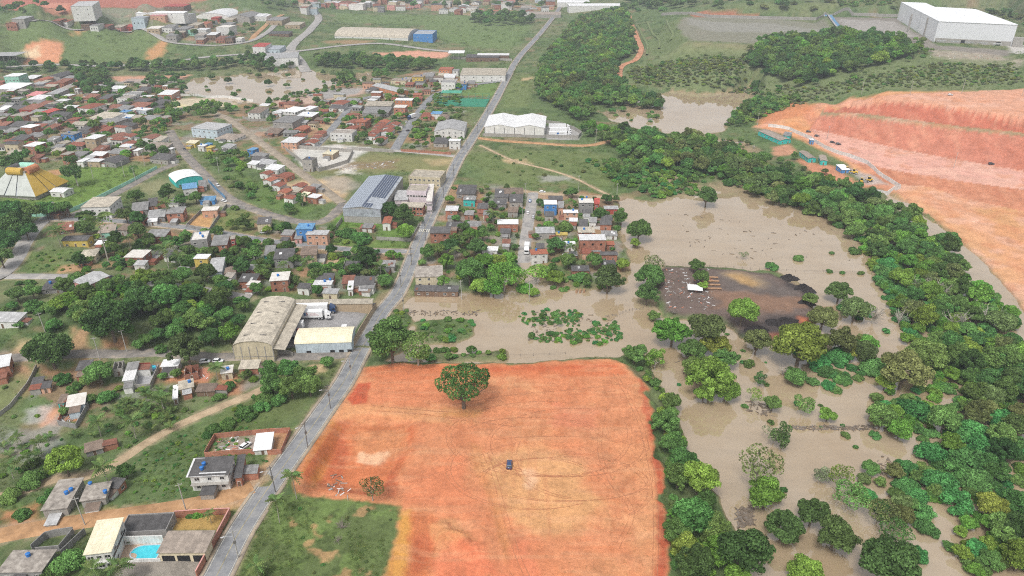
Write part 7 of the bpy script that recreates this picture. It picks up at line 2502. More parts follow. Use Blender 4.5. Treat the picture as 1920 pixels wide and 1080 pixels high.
trees('''Rb 120 865 72|bright round tree beside the sandy track;P 194 876 46|palm between the round bright tree and the track;Rm 235 884 38;P 15 873 38;Mm 130 1056 80|big bush in front of the villa;Mm 95 1070 50;P 172 1068 44|palm at the villa front, left of two;P 222 1060 50|palm at the villa front, right of two;Mb 372 963 28;Mm 357 966 22;P 392 964 24|small palm in the villa garden;P 241 1017 8;Rm 185 698 60;Rm 165 712 34;Mm 115 712 46;Mm 140 725 36;P 403 690 32|palm beside the parked white cars;P 302 746 38;Rm 613 678 30|round tree at the street corner below the warehouse;
Mm 505 690 50;Rm 540 690 46;Rm 570 700 50;Rm 510 720 56;Rm 545 725 56;Rm 580 722 50;Mm 500 745 50;Mm 525 750 40;Mm 460 775 50;Mm 430 795 44;Mm 490 765 40;Mm 400 805 36;Rm 330 700 24;Rm 305 705 20;Mm 280 700 14;Mm 60 870 40;P 70 830 34;P 30 820 30;Rm 120 770 22;Mm 200 745 50;Mm 160 750 30;P 50 855 34;P 245 790 40;P 180 790 38;N 455 705 24;N 445 715 20;Mm 430 725 34;Mm 410 745 30;Rm 465 700 20;Mm 60 900 60;Mm 40 965 40;Mm 95 930 50;Mm 20 930 50''', 'on the near left slope')
random.seed(9)
for k in range(34):
    x, y = random.uniform(205, 335), random.uniform(725, 805)
    if y > 770 and x < 230:
        continue
    tree_px(x, y, random.uniform(20, 30), 'N', 'in the banana grove')
for x, y in [(15, 850), (40, 840), (90, 820), (70, 850), (5, 835), (110, 840), (140, 815), (175, 815)]:
    tree_px(x, y, random.uniform(20, 28), 'N', 'in the wet dip at the left')

# ---- scattered woods: the nearest trees singly, the rest as one mass
ZFOR = [   # polygon, spacing in metres, kinds, radius range, trees singly?, area
    ([(1690, 560), (1760, 520), (1840, 560), (1895, 605), (1900, 625), (1830, 640), (1740, 625), (1690, 600)], 6.6, ['Rm', 'Ro', 'Rm', 'Mv', 'Rb', 'Ro', 'Dg'], (4.0, 6.6), 1, 'in the river wood'),
    ([(1735, 640), (1800, 650), (1900, 640), (1925, 700), (1925, 860), (1880, 930), (1935, 1000), (1935, 1100), (1790, 1100), (1830, 1010), (1860, 960), (1850, 860), (1780, 850), (1740, 830), (1745, 790), (1820, 760), (1790, 700)], 6.0, ['Rm', 'Rb', 'Rm', 'Mv', 'Rm', 'Ro', 'Mv', 'Rd'], (3.8, 6.4), 1, 'in the river wood'),
    ([(1640, 500), (1700, 480), (1780, 500), (1760, 530), (1690, 560), (1650, 545)], 6.0, ['Rm', 'Mv', 'Mv', 'Rb'], (3.8, 6.0), 1, 'in the river wood'),
    ([(1560, 420), (1640, 400), (1720, 425), (1790, 480), (1830, 530), (1760, 510), (1690, 480), (1640, 490), (1600, 455)], 6.8, ['Rm', 'Mv', 'Rd', 'Rm', 'Rb'], (4.0, 6.6), 1, 'in the river wood'),
    ([(1140, 268), (1200, 264), (1300, 270), (1400, 296), (1490, 338), (1590, 366), (1650, 388), (1720, 424), (1640, 400), (1560, 415), (1480, 392), (1430, 380), (1350, 335), (1220, 315), (1150, 290)], 7.0, ['Rm', 'Rd', 'Rm', 'Rb', 'Mm', 'Ro'], (4.0, 7.0), 0, ''),
    ([(1215, 310), (1330, 330), (1300, 365), (1230, 372), (1150, 345), (1130, 320)], 4.6, ['Mm', 'Mv', 'Rm', 'Mb'], (2.0, 4.0), 0, ''),
    ([(1005, 190), (1012, 130), (1050, 80), (1085, 38), (1140, 22), (1182, 28), (1185, 70), (1190, 100), (1160, 115), (1155, 150), (1175, 175), (1250, 195), (1240, 207), (1170, 202), (1120, 202), (1105, 225), (1080, 228), (1035, 200)], 7.2, ['Rm', 'Rd', 'Rm', 'Rb', 'Ro', 'Rm'], (3.8, 7.0), 0, ''),
    ([(1090, 245), (1180, 250), (1240, 255), (1200, 275), (1140, 275), (1100, 262)], 8.0, ['Rm', 'Rb', 'Rd'], (3.5, 6.0), 0, ''),
    ([(1400, 118), (1430, 85), (1480, 74), (1560, 68), (1640, 76), (1700, 86), (1725, 98), (1700, 112), (1600, 135), (1500, 165), (1415, 165)], 7.6, ['Rm', 'Rd', 'Rm', 'Rb', 'Rd'], (4.2, 7.5), 0, ''),
    ([(1175, 135), (1250, 115), (1400, 110), (1400, 160), (1420, 175), (1350, 172), (1260, 165), (1190, 158)], 4.3, ['Mo', 'My', 'Ro', 'Mm', 'Mo', 'Mp', 'My'], (1.2, 3.4), 0, ''),
    ([(1420, 178), (1520, 165), (1640, 140), (1760, 118), (1900, 118), (1920, 155), (1700, 165), (1600, 172), (1530, 190), (1440, 215)], 4.8, ['Mo', 'Mp', 'My', 'Mo', 'Mo', 'Mm'], (.9, 2.8), 0, ''),
    ([(1400, 190), (1450, 180), (1500, 190), (1420, 225), (1380, 240), (1360, 235)], 6, ['Mm', 'Rm', 'Mb'], (3, 5), 0, ''),
    ([(1300, 5), (1500, -5), (1700, -5), (1650, 5), (1560, 18), (1350, 18)], 26, ['Mo', 'Mm', 'Rd'], (5, 9), 0, ''),
    ([(1080, 10), (1180, 5), (1300, -5), (1300, 15), (1200, 22), (1120, 20)], 18, ['Rm', 'Rd', 'Mm'], (6, 10), 0, ''),
    ([(1820, 5), (1990, 5), (1990, 75), (1900, 45)], 20, ['Mm', 'Rd', 'Mo'], (5, 9), 0, ''),
    ([(0, 127), (150, 126), (300, 124), (420, 115), (500, 108), (510, 124), (420, 130), (300, 136), (150, 134), (0, 135)], 11, ['Rd', 'Rm', 'Rd'], (4, 7), 0, ''),
    ([(590, 112), (700, 112), (820, 122), (810, 132), (740, 136), (690, 130), (600, 132)], 10, ['Rd', 'Rm'], (4.5, 7.5), 0, ''),
    ([(470, 118), (570, 118), (580, 130), (530, 133), (480, 135)], 10, ['Rd', 'Rm'], (4, 6.5), 0, ''),
    ([(620, 148), (660, 140), (670, 155), (630, 160)], 10, ['Rd', 'Rm'], (4, 6), 0, ''), ([(700, 138), (730, 136), (728, 150), (700, 150)], 10, ['Rd', 'Rm'], (4, 6), 0, ''),
    ([(890, 30), (960, 28), (1000, 38), (990, 48), (920, 50), (885, 42)], 17, ['Rd', 'Rm'], (6, 9), 0, ''),
    ([(145, 140), (200, 138), (215, 170), (200, 180), (150, 178)], 11, ['Rd', 'Rm'], (5, 8), 0, ''),
    ([(0, 175), (330, 175), (340, 300), (150, 312), (60, 290), (0, 320)], 9.5, ['Rd', 'Rm', 'Rm', 'Rb'], (2.0, 4.4), 0, ''),
    ([(290, 205), (440, 195), (445, 215), (360, 225), (300, 235)], 10, ['Rm', 'Rb', 'Mm'], (3.2, 5), 0, ''),
    ([(380, 275), (460, 285), (480, 310), (440, 330), (400, 320), (370, 290)], 9, ['Mm', 'Rm', 'Mb'], (2.6, 4.5), 0, ''),
    ([(390, 330), (450, 335), (500, 365), (480, 380), (430, 370)], 10, ['Mm', 'Rm'], (2, 3.5), 0, ''),
    ([(450, 205), (860, 160), (870, 270), (700, 275), (540, 260)], 10.5, ['Rd', 'Rm', 'Mm', 'Rb'], (2.4, 4.5), 0, ''),
    ([(745, 245), (815, 230), (815, 280), (760, 280)], 9, ['Mm', 'Rb', 'Mm'], (2, 3.6), 0, ''),
    ([(270, 20), (480, 30), (470, 75), (340, 75), (250, 50)], 24, ['Rd', 'Rm'], (3, 6), 0, ''),
    ([(640, 0), (1040, 0), (1030, 18), (640, 14)], 40, ['Rd', 'Rm'], (6, 10), 0, ''),
    ([(480, 0), (640, 5), (600, 18), (500, 25)], 24, ['Rm', 'Rd'], (6, 9), 0, ''), ([(0, 18), (130, 24), (120, 40), (0, 40)], 22, ['Rd', 'Rm'], (4, 7), 0, ''),
    ([(140, 480), (480, 420), (640, 440), (740, 490), (720, 545), (480, 545), (330, 500), (150, 520)], 6.0, ['Rm', 'Rd', 'Mm', 'Mb', 'Rd'], (1.8, 4.3), 0, ''),
    ([(840, 350), (1160, 375), (1160, 510), (1100, 545), (840, 540)], 7.0, ['Mm', 'Rm', 'Mb', 'Rd'], (1.3, 3.0), 0, ''),
    ([(130, 535), (250, 530), (470, 545), (465, 600), (440, 650), (250, 652), (170, 630), (110, 600)], 5.2, ['Rd', 'Rm', 'Rm', 'Rb'], (2.4, 4.4), 0, ''),
    ([(0, 530), (110, 535), (130, 600), (100, 640), (0, 660)], 9.0, ['Rm', 'Mm', 'Mm'], (1.8, 3.6), 0, ''),
    ([(905, 475), (965, 480), (975, 548), (890, 548), (880, 500)], 6, ['Rb', 'Mb', 'Rm', 'Mv'], (1.6, 3.4), 0, ''), ([(1000, 520), (1110, 515), (1170, 530), (1165, 547), (1010, 545)], 6, ['Mb', 'Mm', 'Rm', 'Mv'], (1.5, 3.0), 0, ''),
    ([(780, 602), (888, 602), (890, 625), (850, 640), (800, 642)], 4.2, ['Mm', 'Mv', 'Mb'], (1.0, 2.4), 0, ''), ([(800, 655), (950, 658), (952, 676), (820, 680), (760, 678)], 4.0, ['Mm', 'Rm', 'Mb'], (1.2, 2.6), 0, ''), ([(730, 580), (768, 578), (775, 605), (740, 640)], 4, ['Mm', 'Mb'], (.8, 1.8), 0, ''),
    ([(970, 585), (1070, 578), (1170, 600), (1165, 640), (1100, 655), (1040, 640), (980, 640)], 8.5, ['Mm', 'Mv', 'Im'], (1.0, 2.8), 0, ''),
    ([(1180, 662), (1218, 700), (1262, 760), (1292, 860), (1322, 960), (1390, 1095), (1262, 1095), (1258, 960), (1246, 860), (1232, 760), (1198, 703)], 3.8, ['Mm', 'Mb', 'Rm', 'Rb'], (1.2, 2.8), 0, ''),
    ([(1600, 440), (1680, 480), (1720, 540), (1700, 600), (1735, 645), (1690, 650), (1660, 560), (1635, 500)], 3.8, ['Mv', 'Mb', 'Mv', 'Rb'], (2.2, 3.8), 0, ''), ([(1740, 615), (1925, 640), (1930, 760), (1890, 800), (1800, 775), (1755, 720), (1725, 690)], 3.8, ['Mv', 'Mb', 'Mm', 'Rb'], (2.2, 3.8), 0, ''),
    ([(1690, 730), (1760, 730), (1790, 800), (1850, 830), (1930, 850), (1930, 960), (1840, 965), (1750, 935), (1700, 895), (1725, 845), (1665, 805), (1645, 765)], 4.2, ['Mv', 'Mv', 'Mb', 'Mm'], (1.8, 3.4), 0, ''), ([(1785, 960), (1930, 960), (1935, 1095), (1805, 1095), (1775, 1020)], 4.4, ['Mb', 'Mv', 'Rb', 'Rm'], (2.0, 3.6), 0, ''),
    ([(1470, 640), (1640, 650), (1665, 690), (1570, 745), (1480, 725)], 8.0, ['Mv', 'Mm', 'Rm'], (1.8, 3.4), 0, ''), ([(1700, 480), (1790, 500), (1890, 590), (1900, 620), (1760, 610), (1720, 540)], 5.5, ['Mv', 'Rm', 'Rb', 'Ro'], (2.6, 4.4), 0, ''),
    ([(960, 590), (1000, 582), (1080, 580), (1090, 600), (1010, 612), (965, 605)], 3.2, ['Mm', 'Mv'], (.7, 1.9), 0, ''), ([(985, 622), (1080, 628), (1150, 610), (1170, 630), (1120, 650), (1000, 640)], 3.2, ['Mm', 'Mv', 'Mb'], (.7, 1.9), 0, ''), ([(1440, 285), (1500, 300), (1560, 335), (1500, 325), (1440, 300)], 14, ['Rm', 'Ro'], (2, 4), 0, ''),
    ([(100, 700), (250, 690), (340, 740), (220, 800), (170, 780)], 9, ['Mm', 'Mb', 'Rm'], (1, 2.4), 0, ''), ([(180, 800), (330, 770), (400, 760), (240, 850)], 7, ['Mm', 'Mb'], (.8, 2.0), 0, ''), ([(480, 690), (620, 690), (500, 770), (330, 850), (300, 840), (440, 770)], 5.5, ['Mm', 'Rm', 'Mb'], (.9, 2.2), 0, ''),
    ([(1235, 600), (1560, 640), (1620, 800), (1500, 830), (1400, 790), (1260, 780)], 12, ['Mm', 'Mv'], (.7, 1.8), 0, ''), ([(1560, 560), (1690, 580), (1680, 650), (1600, 640)], 8, ['Mv', 'Ro', 'Rm'], (2, 3.6), 0, ''),
    ([(250, 862), (330, 820), (480, 790), (520, 850), (450, 925), (350, 945), (250, 945)], 2.4, ['Mm', 'Mv', 'Mb'], (.3, .9), 0, ''), ([(345, 150), (440, 141), (560, 128), (705, 135), (640, 165), (500, 198), (345, 178)], 34, ['Mm', 'Rm', 'Rd'], (2.0, 5.5), 0, ''),
    ([(300, 130), (350, 140), (345, 180), (300, 182), (250, 160)], 10, ['Rd', 'Rm', 'Mm'], (3, 5), 0, ''), ([(500, 190), (600, 165), (700, 150), (705, 160), (600, 178), (500, 200)], 9, ['Rd', 'Rm', 'Mm'], (1.6, 3.2), 0, ''), ([(1560, 5), (1690, 5), (1680, 28), (1560, 28)], 12, ['Mo', 'Mm'], (3, 6), 0, ''), ([(1150, 300), (1300, 285), (1400, 305), (1480, 380), (1340, 338), (1200, 320), (1140, 330), (1090, 300)], 5.0, ['Mm', 'Mb', 'Rm', 'Mv'], (1.4, 3.2), 0, ''),
    ([(1590, 880), (1700, 870), (1765, 930), (1725, 1015), (1640, 1000), (1600, 940)], 5.5, ['Rm', 'Ro', 'Mv', 'Rb'], (2.0, 3.8), 0, ''), ([(1640, 740), (1705, 720), (1705, 825), (1650, 812)], 4.2, ['Mv', 'Rb', 'Rm'], (2, 3.4), 0, ''), ([(1480, 650), (1560, 660), (1640, 690), (1600, 720), (1500, 700)], 4.0, ['Mv', 'Mv', 'Mm'], (1.4, 2.8), 0, ''), ([(1290, 258), (1400, 262), (1430, 280), (1380, 288), (1300, 272)], 9, ['Rm', 'Mm', 'Ro', 'Dg'], (1.6, 3.2), 0, ''), ([(1140, 205), (1240, 212), (1230, 232), (1160, 225)], 14, ['Mm', 'Rm'], (2, 4), 0, ''),
    ([(900, 280), (1000, 285), (1130, 320), (1110, 345), (960, 330)], 12, ['Mm', 'Mo'], (.8, 2.2), 0, ''), ([(0, 850), (110, 800), (180, 830), (100, 890), (0, 915)], 5, ['Mm', 'Mb', 'Mv'], (.6, 1.6), 0, ''), ([(170, 800), (330, 760), (430, 730), (330, 790), (230, 850)], 3.6, ['Mm', 'Mv', 'Mb'], (.6, 1.5), 0, ''), ([(440, 1080), (470, 1000), (560, 935), (745, 955), (720, 1080)], 7.5, ['Mm', 'Mo'], (.3, .8), 0, ''), ([(0, 700), (60, 720), (110, 760), (60, 800), (0, 800)], 6, ['Mm', 'Mb'], (.5, 1.4), 0, ''),
    ([(60, 470), (140, 468), (150, 505), (60, 512)], 4.5, ['Mm', 'Mb'], (.5, 1.5), 0, ''), ([(440, 320), (520, 350), (600, 390), (560, 405), (470, 380)], 9, ['Mm', 'Im', 'Rm'], (1.0, 2.4), 0, ''),
    ([(975, 597), (1090, 588), (1095, 598), (980, 606)], 1.9, ['Mm', 'Mv', 'Mb'], (.5, 1.4), 0, ''), ([(1000, 630), (1150, 612), (1165, 624), (1010, 643)], 1.9, ['Mm', 'Mv'], (.5, 1.4), 0, ''), ([(1055, 600), (1078, 582), (1092, 640), (1066, 642)], 2.2, ['Mv', 'Mm'], (.6, 1.5), 0, ''), ([(1100, 600), (1160, 605), (1180, 640), (1140, 640)], 2.6, ['Mm', 'Mv'], (.5, 1.5), 0, ''), ([(1380, 120), (1440, 66), (1730, 80), (1760, 100), (1600, 155), (1420, 185)], 15, ['Rm', 'Ro', 'Mm', 'Rb'], (2.0, 4.5), 0, ''),
]
MASS = {}
rs = np.random.default_rng(17)
foot = np.array(FOOT)
for pts, sp, kinds, (r0, r1), single, area in ZFOR:
    pw = wpoly(pts)
    x0, y0 = pw.min(0)
    x1, y1 = pw.max(0)
    nx, ny = int((x1 - x0) / sp) + 2, int((y1 - y0) / sp) + 2
    gx, gy = np.meshgrid(x0 + np.arange(nx) * sp, y0 + np.arange(ny) * sp)
    gx = (gx + rs.uniform(-.48, .48, gx.shape) * sp).ravel()
    gy = (gy + rs.uniform(-.48, .48, gy.shape) * sp).ravel()
    ok = sdist(pw, gx, gy) > 0
    for x, y in zip(gx[ok], gy[ok]):
        if np.any(np.hypot(foot[:, 0] - x, foot[:, 1] - y) < foot[:, 2] * .95 + 1.2):
            continue
        fi = int(np.clip((y ** -.5 - T0) / (T1 - T0) * (NR - 1), 0, NR - 1))
        fj = int(np.clip((x / halfw(y) + 1) / 2 * (NC - 1), 0, NC - 1))
        if ROAD_D[fi, fj] < 1.5:
            continue
        code = kinds[rs.integers(len(kinds))]
        Rr = rs.uniform(r0, r1)
        if any(math.hypot(k[0] - x, k[1] - y) < (k[2] + Rr) * .42 for k in KEEP):
            continue
        z = max(float(hgt(x, y)), -.8 if code[0] != 'M' else -.12)
        tone = TONE[code[1]]
        if single:
            place_tree((x, y, z), Rr, code[0], tone, area, None, rs.uniform(.85, 1.15))
        else:
            v = rs.integers(len(PROTO[code[0]]))
            MASS.setdefault((code[0], tone, v), []).append((x, y, z, Rr, rs.uniform(0, 6.28), rs.uniform(.8, 1.15)))
n_ = sum(len(v) for v in MASS.values())


def scatter(name, label, protos, pts, kind='stuff'):
    """one object: points that each carry one of the prototype plants (geometry nodes)"""
    colp = bpy.data.collections.new(name + '_plants')
    keys = sorted(protos)
    for i, k in enumerate(keys):
        o = bpy.data.objects.new('%03d_plant' % i, protos[k][0])
        colp.objects.link(o)
        if protos[k][1]:
            o.material_slots[0].link = 'OBJECT'
            o.material_slots[0].material = MATS[protos[k][1]]
    P, S, RZ, ID = [], [], [], []
    for i, k in enumerate(keys):
        for x, y, z, r, a, zs in pts[k]:
            P.append((x, y, z))
            S.append((r, r, r * zs))
            RZ.append((0, 0, a))
            ID.append(i)
    me = bpy.data.meshes.new(name)
    me.from_pydata(P, [], [])
    for nm, ty, dat in (('scl', 'FLOAT_VECTOR', np.array(S, np.float32)), ('rot', 'FLOAT_VECTOR', np.array(RZ, np.float32))):
        a = me.attributes.new(nm, ty, 'POINT')
        a.data.foreach_set('vector', dat.ravel())
    a = me.attributes.new('pid', 'INT', 'POINT')
    a.data.foreach_set('value', np.array(ID, np.int32))
    ng = bpy.data.node_groups.new(name + '_nodes', 'GeometryNodeTree')
    ng.interface.new_socket('Geometry', in_out='INPUT', socket_type='NodeSocketGeometry')
    ng.interface.new_socket('Geometry', in_out='OUTPUT', socket_type='NodeSocketGeometry')
    gi, go = ng.nodes.new('NodeGroupInput'), ng.nodes.new('NodeGroupOutput')
    ip = ng.nodes.new('GeometryNodeInstanceOnPoints')
    ci = ng.nodes.new('GeometryNodeCollectionInfo')
    ci.inputs['Collection'].default_value = colp
    ci.inputs['Separate Children'].default_value = True
    ci.inputs['Reset Children'].default_value = True
    ip.inputs['Pick Instance'].default_value = True
    ng.links.new(gi.outputs[0], ip.inputs['Points'])
    ng.links.new(ci.outputs[0], ip.inputs['Instance'])
    for nm, ty, sock in (('pid', 'INT', 'Instance Index'), ('scl', 'FLOAT_VECTOR', 'Scale')):
        na = ng.nodes.new('GeometryNodeInputNamedAttribute')
        na.data_type = ty
        na.inputs['Name'].default_value = nm
        ng.links.new(na.outputs[0], ip.inputs[sock])
    na = ng.nodes.new('GeometryNodeInputNamedAttribute')
    na.data_type = 'FLOAT_VECTOR'
    na.inputs['Name'].default_value = 'rot'
    er = ng.nodes.new('FunctionNodeEulerToRotation')
    ng.links.new(na.outputs[0], er.inputs[0])
    ng.links.new(er.outputs[0], ip.inputs['Rotation'])
    ng.links.new(ip.outputs[0], go.inputs[0])
    o = link(name, me)
    md = o.modifiers.new('plants', 'NODES')
    md.node_group = ng
    tag(o, label, kind=kind)
    return o


wood = {k: v for k, v in MASS.items() if k[0] != 'M'}
scrub = {k: v for k, v in MASS.items() if k[0] == 'M'}
scatter('woodland', 'dense green woods and garden trees of the middle and far ground', {k: (PROTO[k[0]][k[2]][0], None if k[0] == 'D' else 'leaf_' + k[1]) for k in wood}, wood)
scatter('undergrowth', 'low green bushes and climbers between the trees and on the slopes', {k: (PROTO[k[0]][k[2]][0], 'leaf_' + k[1]) for k in scrub}, scrub)
print('mass trees', sum(map(len, wood.values())), 'scrub', sum(map(len, scrub.values())), 'single', len(TREES))
# ------------------------------------------------------------------ vehicles
for nm, c in [('white', (.75, .75, .75)), ('silver', (.48, .49, .50)), ('dark', (.035, .037, .045)), ('navy', (.03, .06, .14)), ('blue', (.06, .16, .38)), ('red', (.40, .05, .04)), ('yellow', (.66, .42, .04))]:
    t = NT('paint_' + nm)
    t.set(Base_Color=(*c, 1), Roughness=.28)
    t.b.inputs['Coat Weight'].default_value = .4
plain('rubber', (.025, .025, .027), .85)
plain('rim_metal', (.5, .5, .52), .35)
t = NT('car_glass')
t.set(Base_Color=(.015, .018, .022, 1), Roughness=.06)
t = NT('headlight_glass')
t.set(Base_Color=(.75, .76, .78, 1), Roughness=.1)
plain('tail_red', (.35, .02, .02), .3)


def wheel_mesh(r, w):
    return MB().tube((0, -w / 2, 0), (0, w / 2, 0), r, n=12).mesh('tyre', ['rubber']), MB().tube((0, -w / 2 - .015, 0), (0, w / 2 + .015, 0), r * .58, n=10).mesh('rim', ['rim_metal'])


CW = wheel_mesh(.32, .22)
TW = wheel_mesh(.5, .5)


def wheels(root, spots, W):
    for x, y in spots:
        w = link('wheel', W[0], root, (x, y, max(v.co.z for v in W[0].vertices)))
        link('rim', W[1], w)


def car_proto():
    r = empty('parked_car', (0, 0, 0))
    # body: lofted sections across the length (x), hatchback outline
    sec = [(-2.0, .62, .50, .78), (-1.95, .80, .28, .92), (-1.2, .84, .24, .95), (0, .86, .24, .93), (1.0, .85, .24, .88), (1.75, .80, .28, .76), (1.98, .66, .36, .62)]
    V, F = [], []
    for x, hw, z0, z1 in sec:
        V += [(x, -hw, z0), (x, hw, z0), (x, hw, z1 - .1), (x, hw * .93, z1), (x, -hw * .93, z1), (x, -hw, z1 - .1)]
    for i in range(len(sec) - 1):
        for k in range(6):
            F.append((i * 6 + k, i * 6 + (k + 1) % 6, (i + 1) * 6 + (k + 1) % 6, (i + 1) * 6 + k))
    F += [(5, 4, 3, 2, 1, 0), tuple(len(V) - 6 + k for k in range(6))]
    link('body', mesh_np('body', V, F, ['paint_white'], True), r)
    lo, hi = [(-1.9, .92), (1.05, .87)], [(-1.45, 1.42), (.35, 1.42)]
    V = [(-1.85, -.76, .92), (1.1, -.76, .86), (1.1, .76, .86), (-1.85, .76, .92), (-1.42, -.62, 1.40), (.3, -.62, 1.40), (.3, .62, 1.40), (-1.42, .62, 1.40)]
    link('window_glass', MB().hexa(V).mesh('window_glass', ['car_glass']), r)
    link('roof', MB().hexa([(-1.48, -.63, 1.385), (.36, -.63, 1.385), (.36, .63, 1.385), (-1.48, .63, 1.385), (-1.38, -.56, 1.46), (.22, -.56, 1.46), (.22, .56, 1.46), (-1.38, .56, 1.46)]).mesh('roof', ['paint_white']), r)
    wheels(r, [(-1.25, -.76), (-1.25, .76), (1.2, -.76), (1.2, .76)], CW)
    for y in (-.55, .55):
        link('headlight', MB().box(1.85, 2.0, y - .15, y + .15, .50, .66).mesh('headlight', ['headlight_glass']), r)
        link('tail_light', MB().box(-2.03, -1.9, y - .12, y + .12, .62, .8).mesh('tail_light', ['tail_red']), r)
    return r


CARS = [(955, 871, 88, 'navy', 'small dark blue car alone on the red earth plot'), (460, 836, 62, 'white', 'white car parked inside the brick walled yard'), (384, 678, 8, 'white', 'white car by the street below the wood, left of two'), (409, 677, 4, 'white', 'white car by the street below the wood, right of two'), (157, 497, -3, 'dark', 'dark car on the weedy field by the cream bungalow'), (208, 521, -5, 'dark', 'dark car beside the pink gabled house'),
        (379, 375, 20, 'silver', 'silver car under the blue awning'), (398, 373, 10, 'white', 'white car at the school yard, middle of three'), (420, 377, -30, 'white', 'white car at the school gate'), (408, 348, -50, 'white', 'white car on the curved road beside the blue fence'), (1017, 360, -2, 'white', 'white car on the lane at the edge of the green field'), (994, 377, 84, 'blue', 'blue car at the top of the flooded street'), (990, 399, 86, 'white', 'white car on the flooded street, left side'), (1000, 407, 86, 'silver', 'silver car on the flooded street, right side'), (495, 436, 2, 'silver', 'silver car in front of the cream two-storey house'),
        (749, 248, 60, 'dark', 'dark car on the middle street by the tiled houses'), (763, 229, 62, 'white', 'white van-like car on the middle street'), (765, 245, 60, 'dark', 'dark car parked at the plot beside the middle street'), (346, 280, -55, 'dark', 'dark car at the top of the curved road'), (1782, 178, -4, 'white', 'white car on the upper red earth road'), (1516, 247, -20, 'dark', 'dark car on the works road by the site fence, first'), (1532, 255, -20, 'dark', 'dark car on the works road by the site fence, second'), (1561, 267, -22, 'dark', 'dark car on the works road by the site fence, third'), (1572, 270, -22, 'dark', 'dark car on the works road by the site fence, fourth'), (1859, 307, -8, 'dark', 'dark car at the foot of the red slope'), (930, 178, 62, 'silver', 'silver car on the main road by the sports court'), (436, 80, 5, 'white', 'white car on the far hill road')]
cp = car_proto()
for k, (x, y, a, c, lab) in enumerate(CARS):
    o = cp if k == 0 else copy_tree(cp)
    p = at(x, y, .5)
    o.location = (p[0], p[1], float(hgt(p[0], p[1])) + (.12 if k not in (0,) else .02))
    o.rotation_euler = (0, 0, R(a))
    tag(o, lab, 'car', 'cars')
    for ch in o.children:
        if ch.name.split('.')[0] in ('body', 'roof'):
            ch.material_slots[0].link = 'OBJECT'
            ch.material_slots[0].material = MATS['paint_' + c]


def truck(x, y, ang, label, cab='white', mark=None, length=14.2, tractor=True):
    p = at(x, y, 2.0)
    r = empty('lorry' if tractor else 'lorry_trailer', (p[0], p[1], float(hgt(p[0], p[1])) + .05), R(ang))
    tag(r, label, 'lorry' if tractor else 'trailer', 'lorries in the yards')
    h = length / 2
    b = MB().box(-h, h, -1.28, 1.28, 1.15, 4.0).build('trailer_box', 'paint_white', r)
    MB().box(-h + .3, h - .2, -.5, .5, .85, 1.13).build('chassis', 'rubber', r)
    wheels(r, [(-h + 1.2, -.95), (-h + 1.2, .95), (-h + 2.5, -.95), (-h + 2.5, .95), (-h + 3.8, -.95), (-h + 3.8, .95)], TW)
    if tractor:
        c = MB()
        c.hexa([(h + .9, -1.22, .55), (h + 3.3, -1.22, .55), (h + 3.3, 1.22, .55), (h + .9, 1.22, .55), (h + .9, -1.22, 2.9), (h + 3.2, -1.2, 2.5), (h + 3.2, 1.2, 2.5), (h + .9, 1.22, 2.9)])
        c.hexa([(h + .95, -1.18, 2.85), (h + 3.0, -1.15, 2.5), (h + 3.0, 1.15, 2.5), (h + .95, 1.18, 2.85), (h + .95, -1.1, 3.75), (h + 1.9, -1.0, 3.55), (h + 1.9, 1.0, 3.55), (h + .95, 1.1, 3.75)])
        c.build('cab', 'paint_' + cab, r)
        MB().hexa([(h + 3.26, -1.05, 1.5), (h + 3.34, -1.05, 1.5), (h + 3.34, 1.05, 1.5), (h + 3.26, 1.05, 1.5), (h + 3.18, -1.0, 2.4), (h + 3.26, -1.0, 2.4), (h + 3.26, 1.0, 2.4), (h + 3.18, 1.0, 2.4)]).build('windscreen', 'car_glass', r)
        for s in (-1, 1):
            MB().box(h + 2.0, h + 2.9, s * 1.235 - .01, s * 1.235 + .01, 1.6, 2.3).build('side_window', 'car_glass', r)
        MB().box(h - 2.6, h + 1.2, -.45, .45, .6, .95).build('tractor_chassis', 'rubber', r)
        wheels(r, [(h + 2.2, -1.0), (h + 2.2, 1.0), (h - .4, -.95), (h - .4, .95), (h - 1.7, -.95), (h - 1.7, .95)], TW)
    y0 = -1.30
    if mark == 'letters':
        T_ = MB().box(-.95, .35, y0 - .01, y0, 3.05, 3.35).box(-.50, -.12, y0 - .01, y0, 2.0, 3.05).box(.02, .30, y0 - .01, y0, 2.0, 2.95)
        T_.build('emblem_letter', 'paint_blue', r)
        MB().box(.38, .95, y0 - .01, y0, 3.0, 3.3).box(.72, .95, y0 - .01, y0, 2.5, 3.0).hexa([(.38, y0 - .01, 2.4), (.62, y0 - .01, 2.4), (.62, y0, 2.4), (.38, y0, 2.4), (.38, y0 - .01, 2.65), (.9, y0 - .01, 2.65), (.9, y0, 2.65), (.38, y0, 2.65)]).hexa([(.55, y0 - .01, 2.0), (.85, y0 - .01, 2.0), (.85, y0, 2.0), (.55, y0, 2.0), (.40, y0 - .01, 2.4), (.66, y0 - .01, 2.4), (.66, y0, 2.4), (.40, y0, 2.4)]).build('emblem_letter', 'tail_red', r)
        for s in (-1, 1):
            m = MB()
            for k in range(3):
                xa, xb = s * 1.7, s * (5.6 - k * .5)
                m.box(min(xa, xb), max(xa, xb), y0 - .008, y0, 2.2 + k * .42, 2.28 + k * .42)
            m.build('stripe', 'emblem_pink', r)
    elif mark == 'badge':
        MB().prism([(1.1 * math.cos(k * .628), 2.7 + .75 * math.sin(k * .628)) for k in range(10)], y0 - .01, y0).build('emblem', 'paint_blue', r)
        MB().box(1.5, 4.3, y0 - .01, y0, 2.55, 2.85).build('lettering_strip', 'roof_grey', r)
    return r


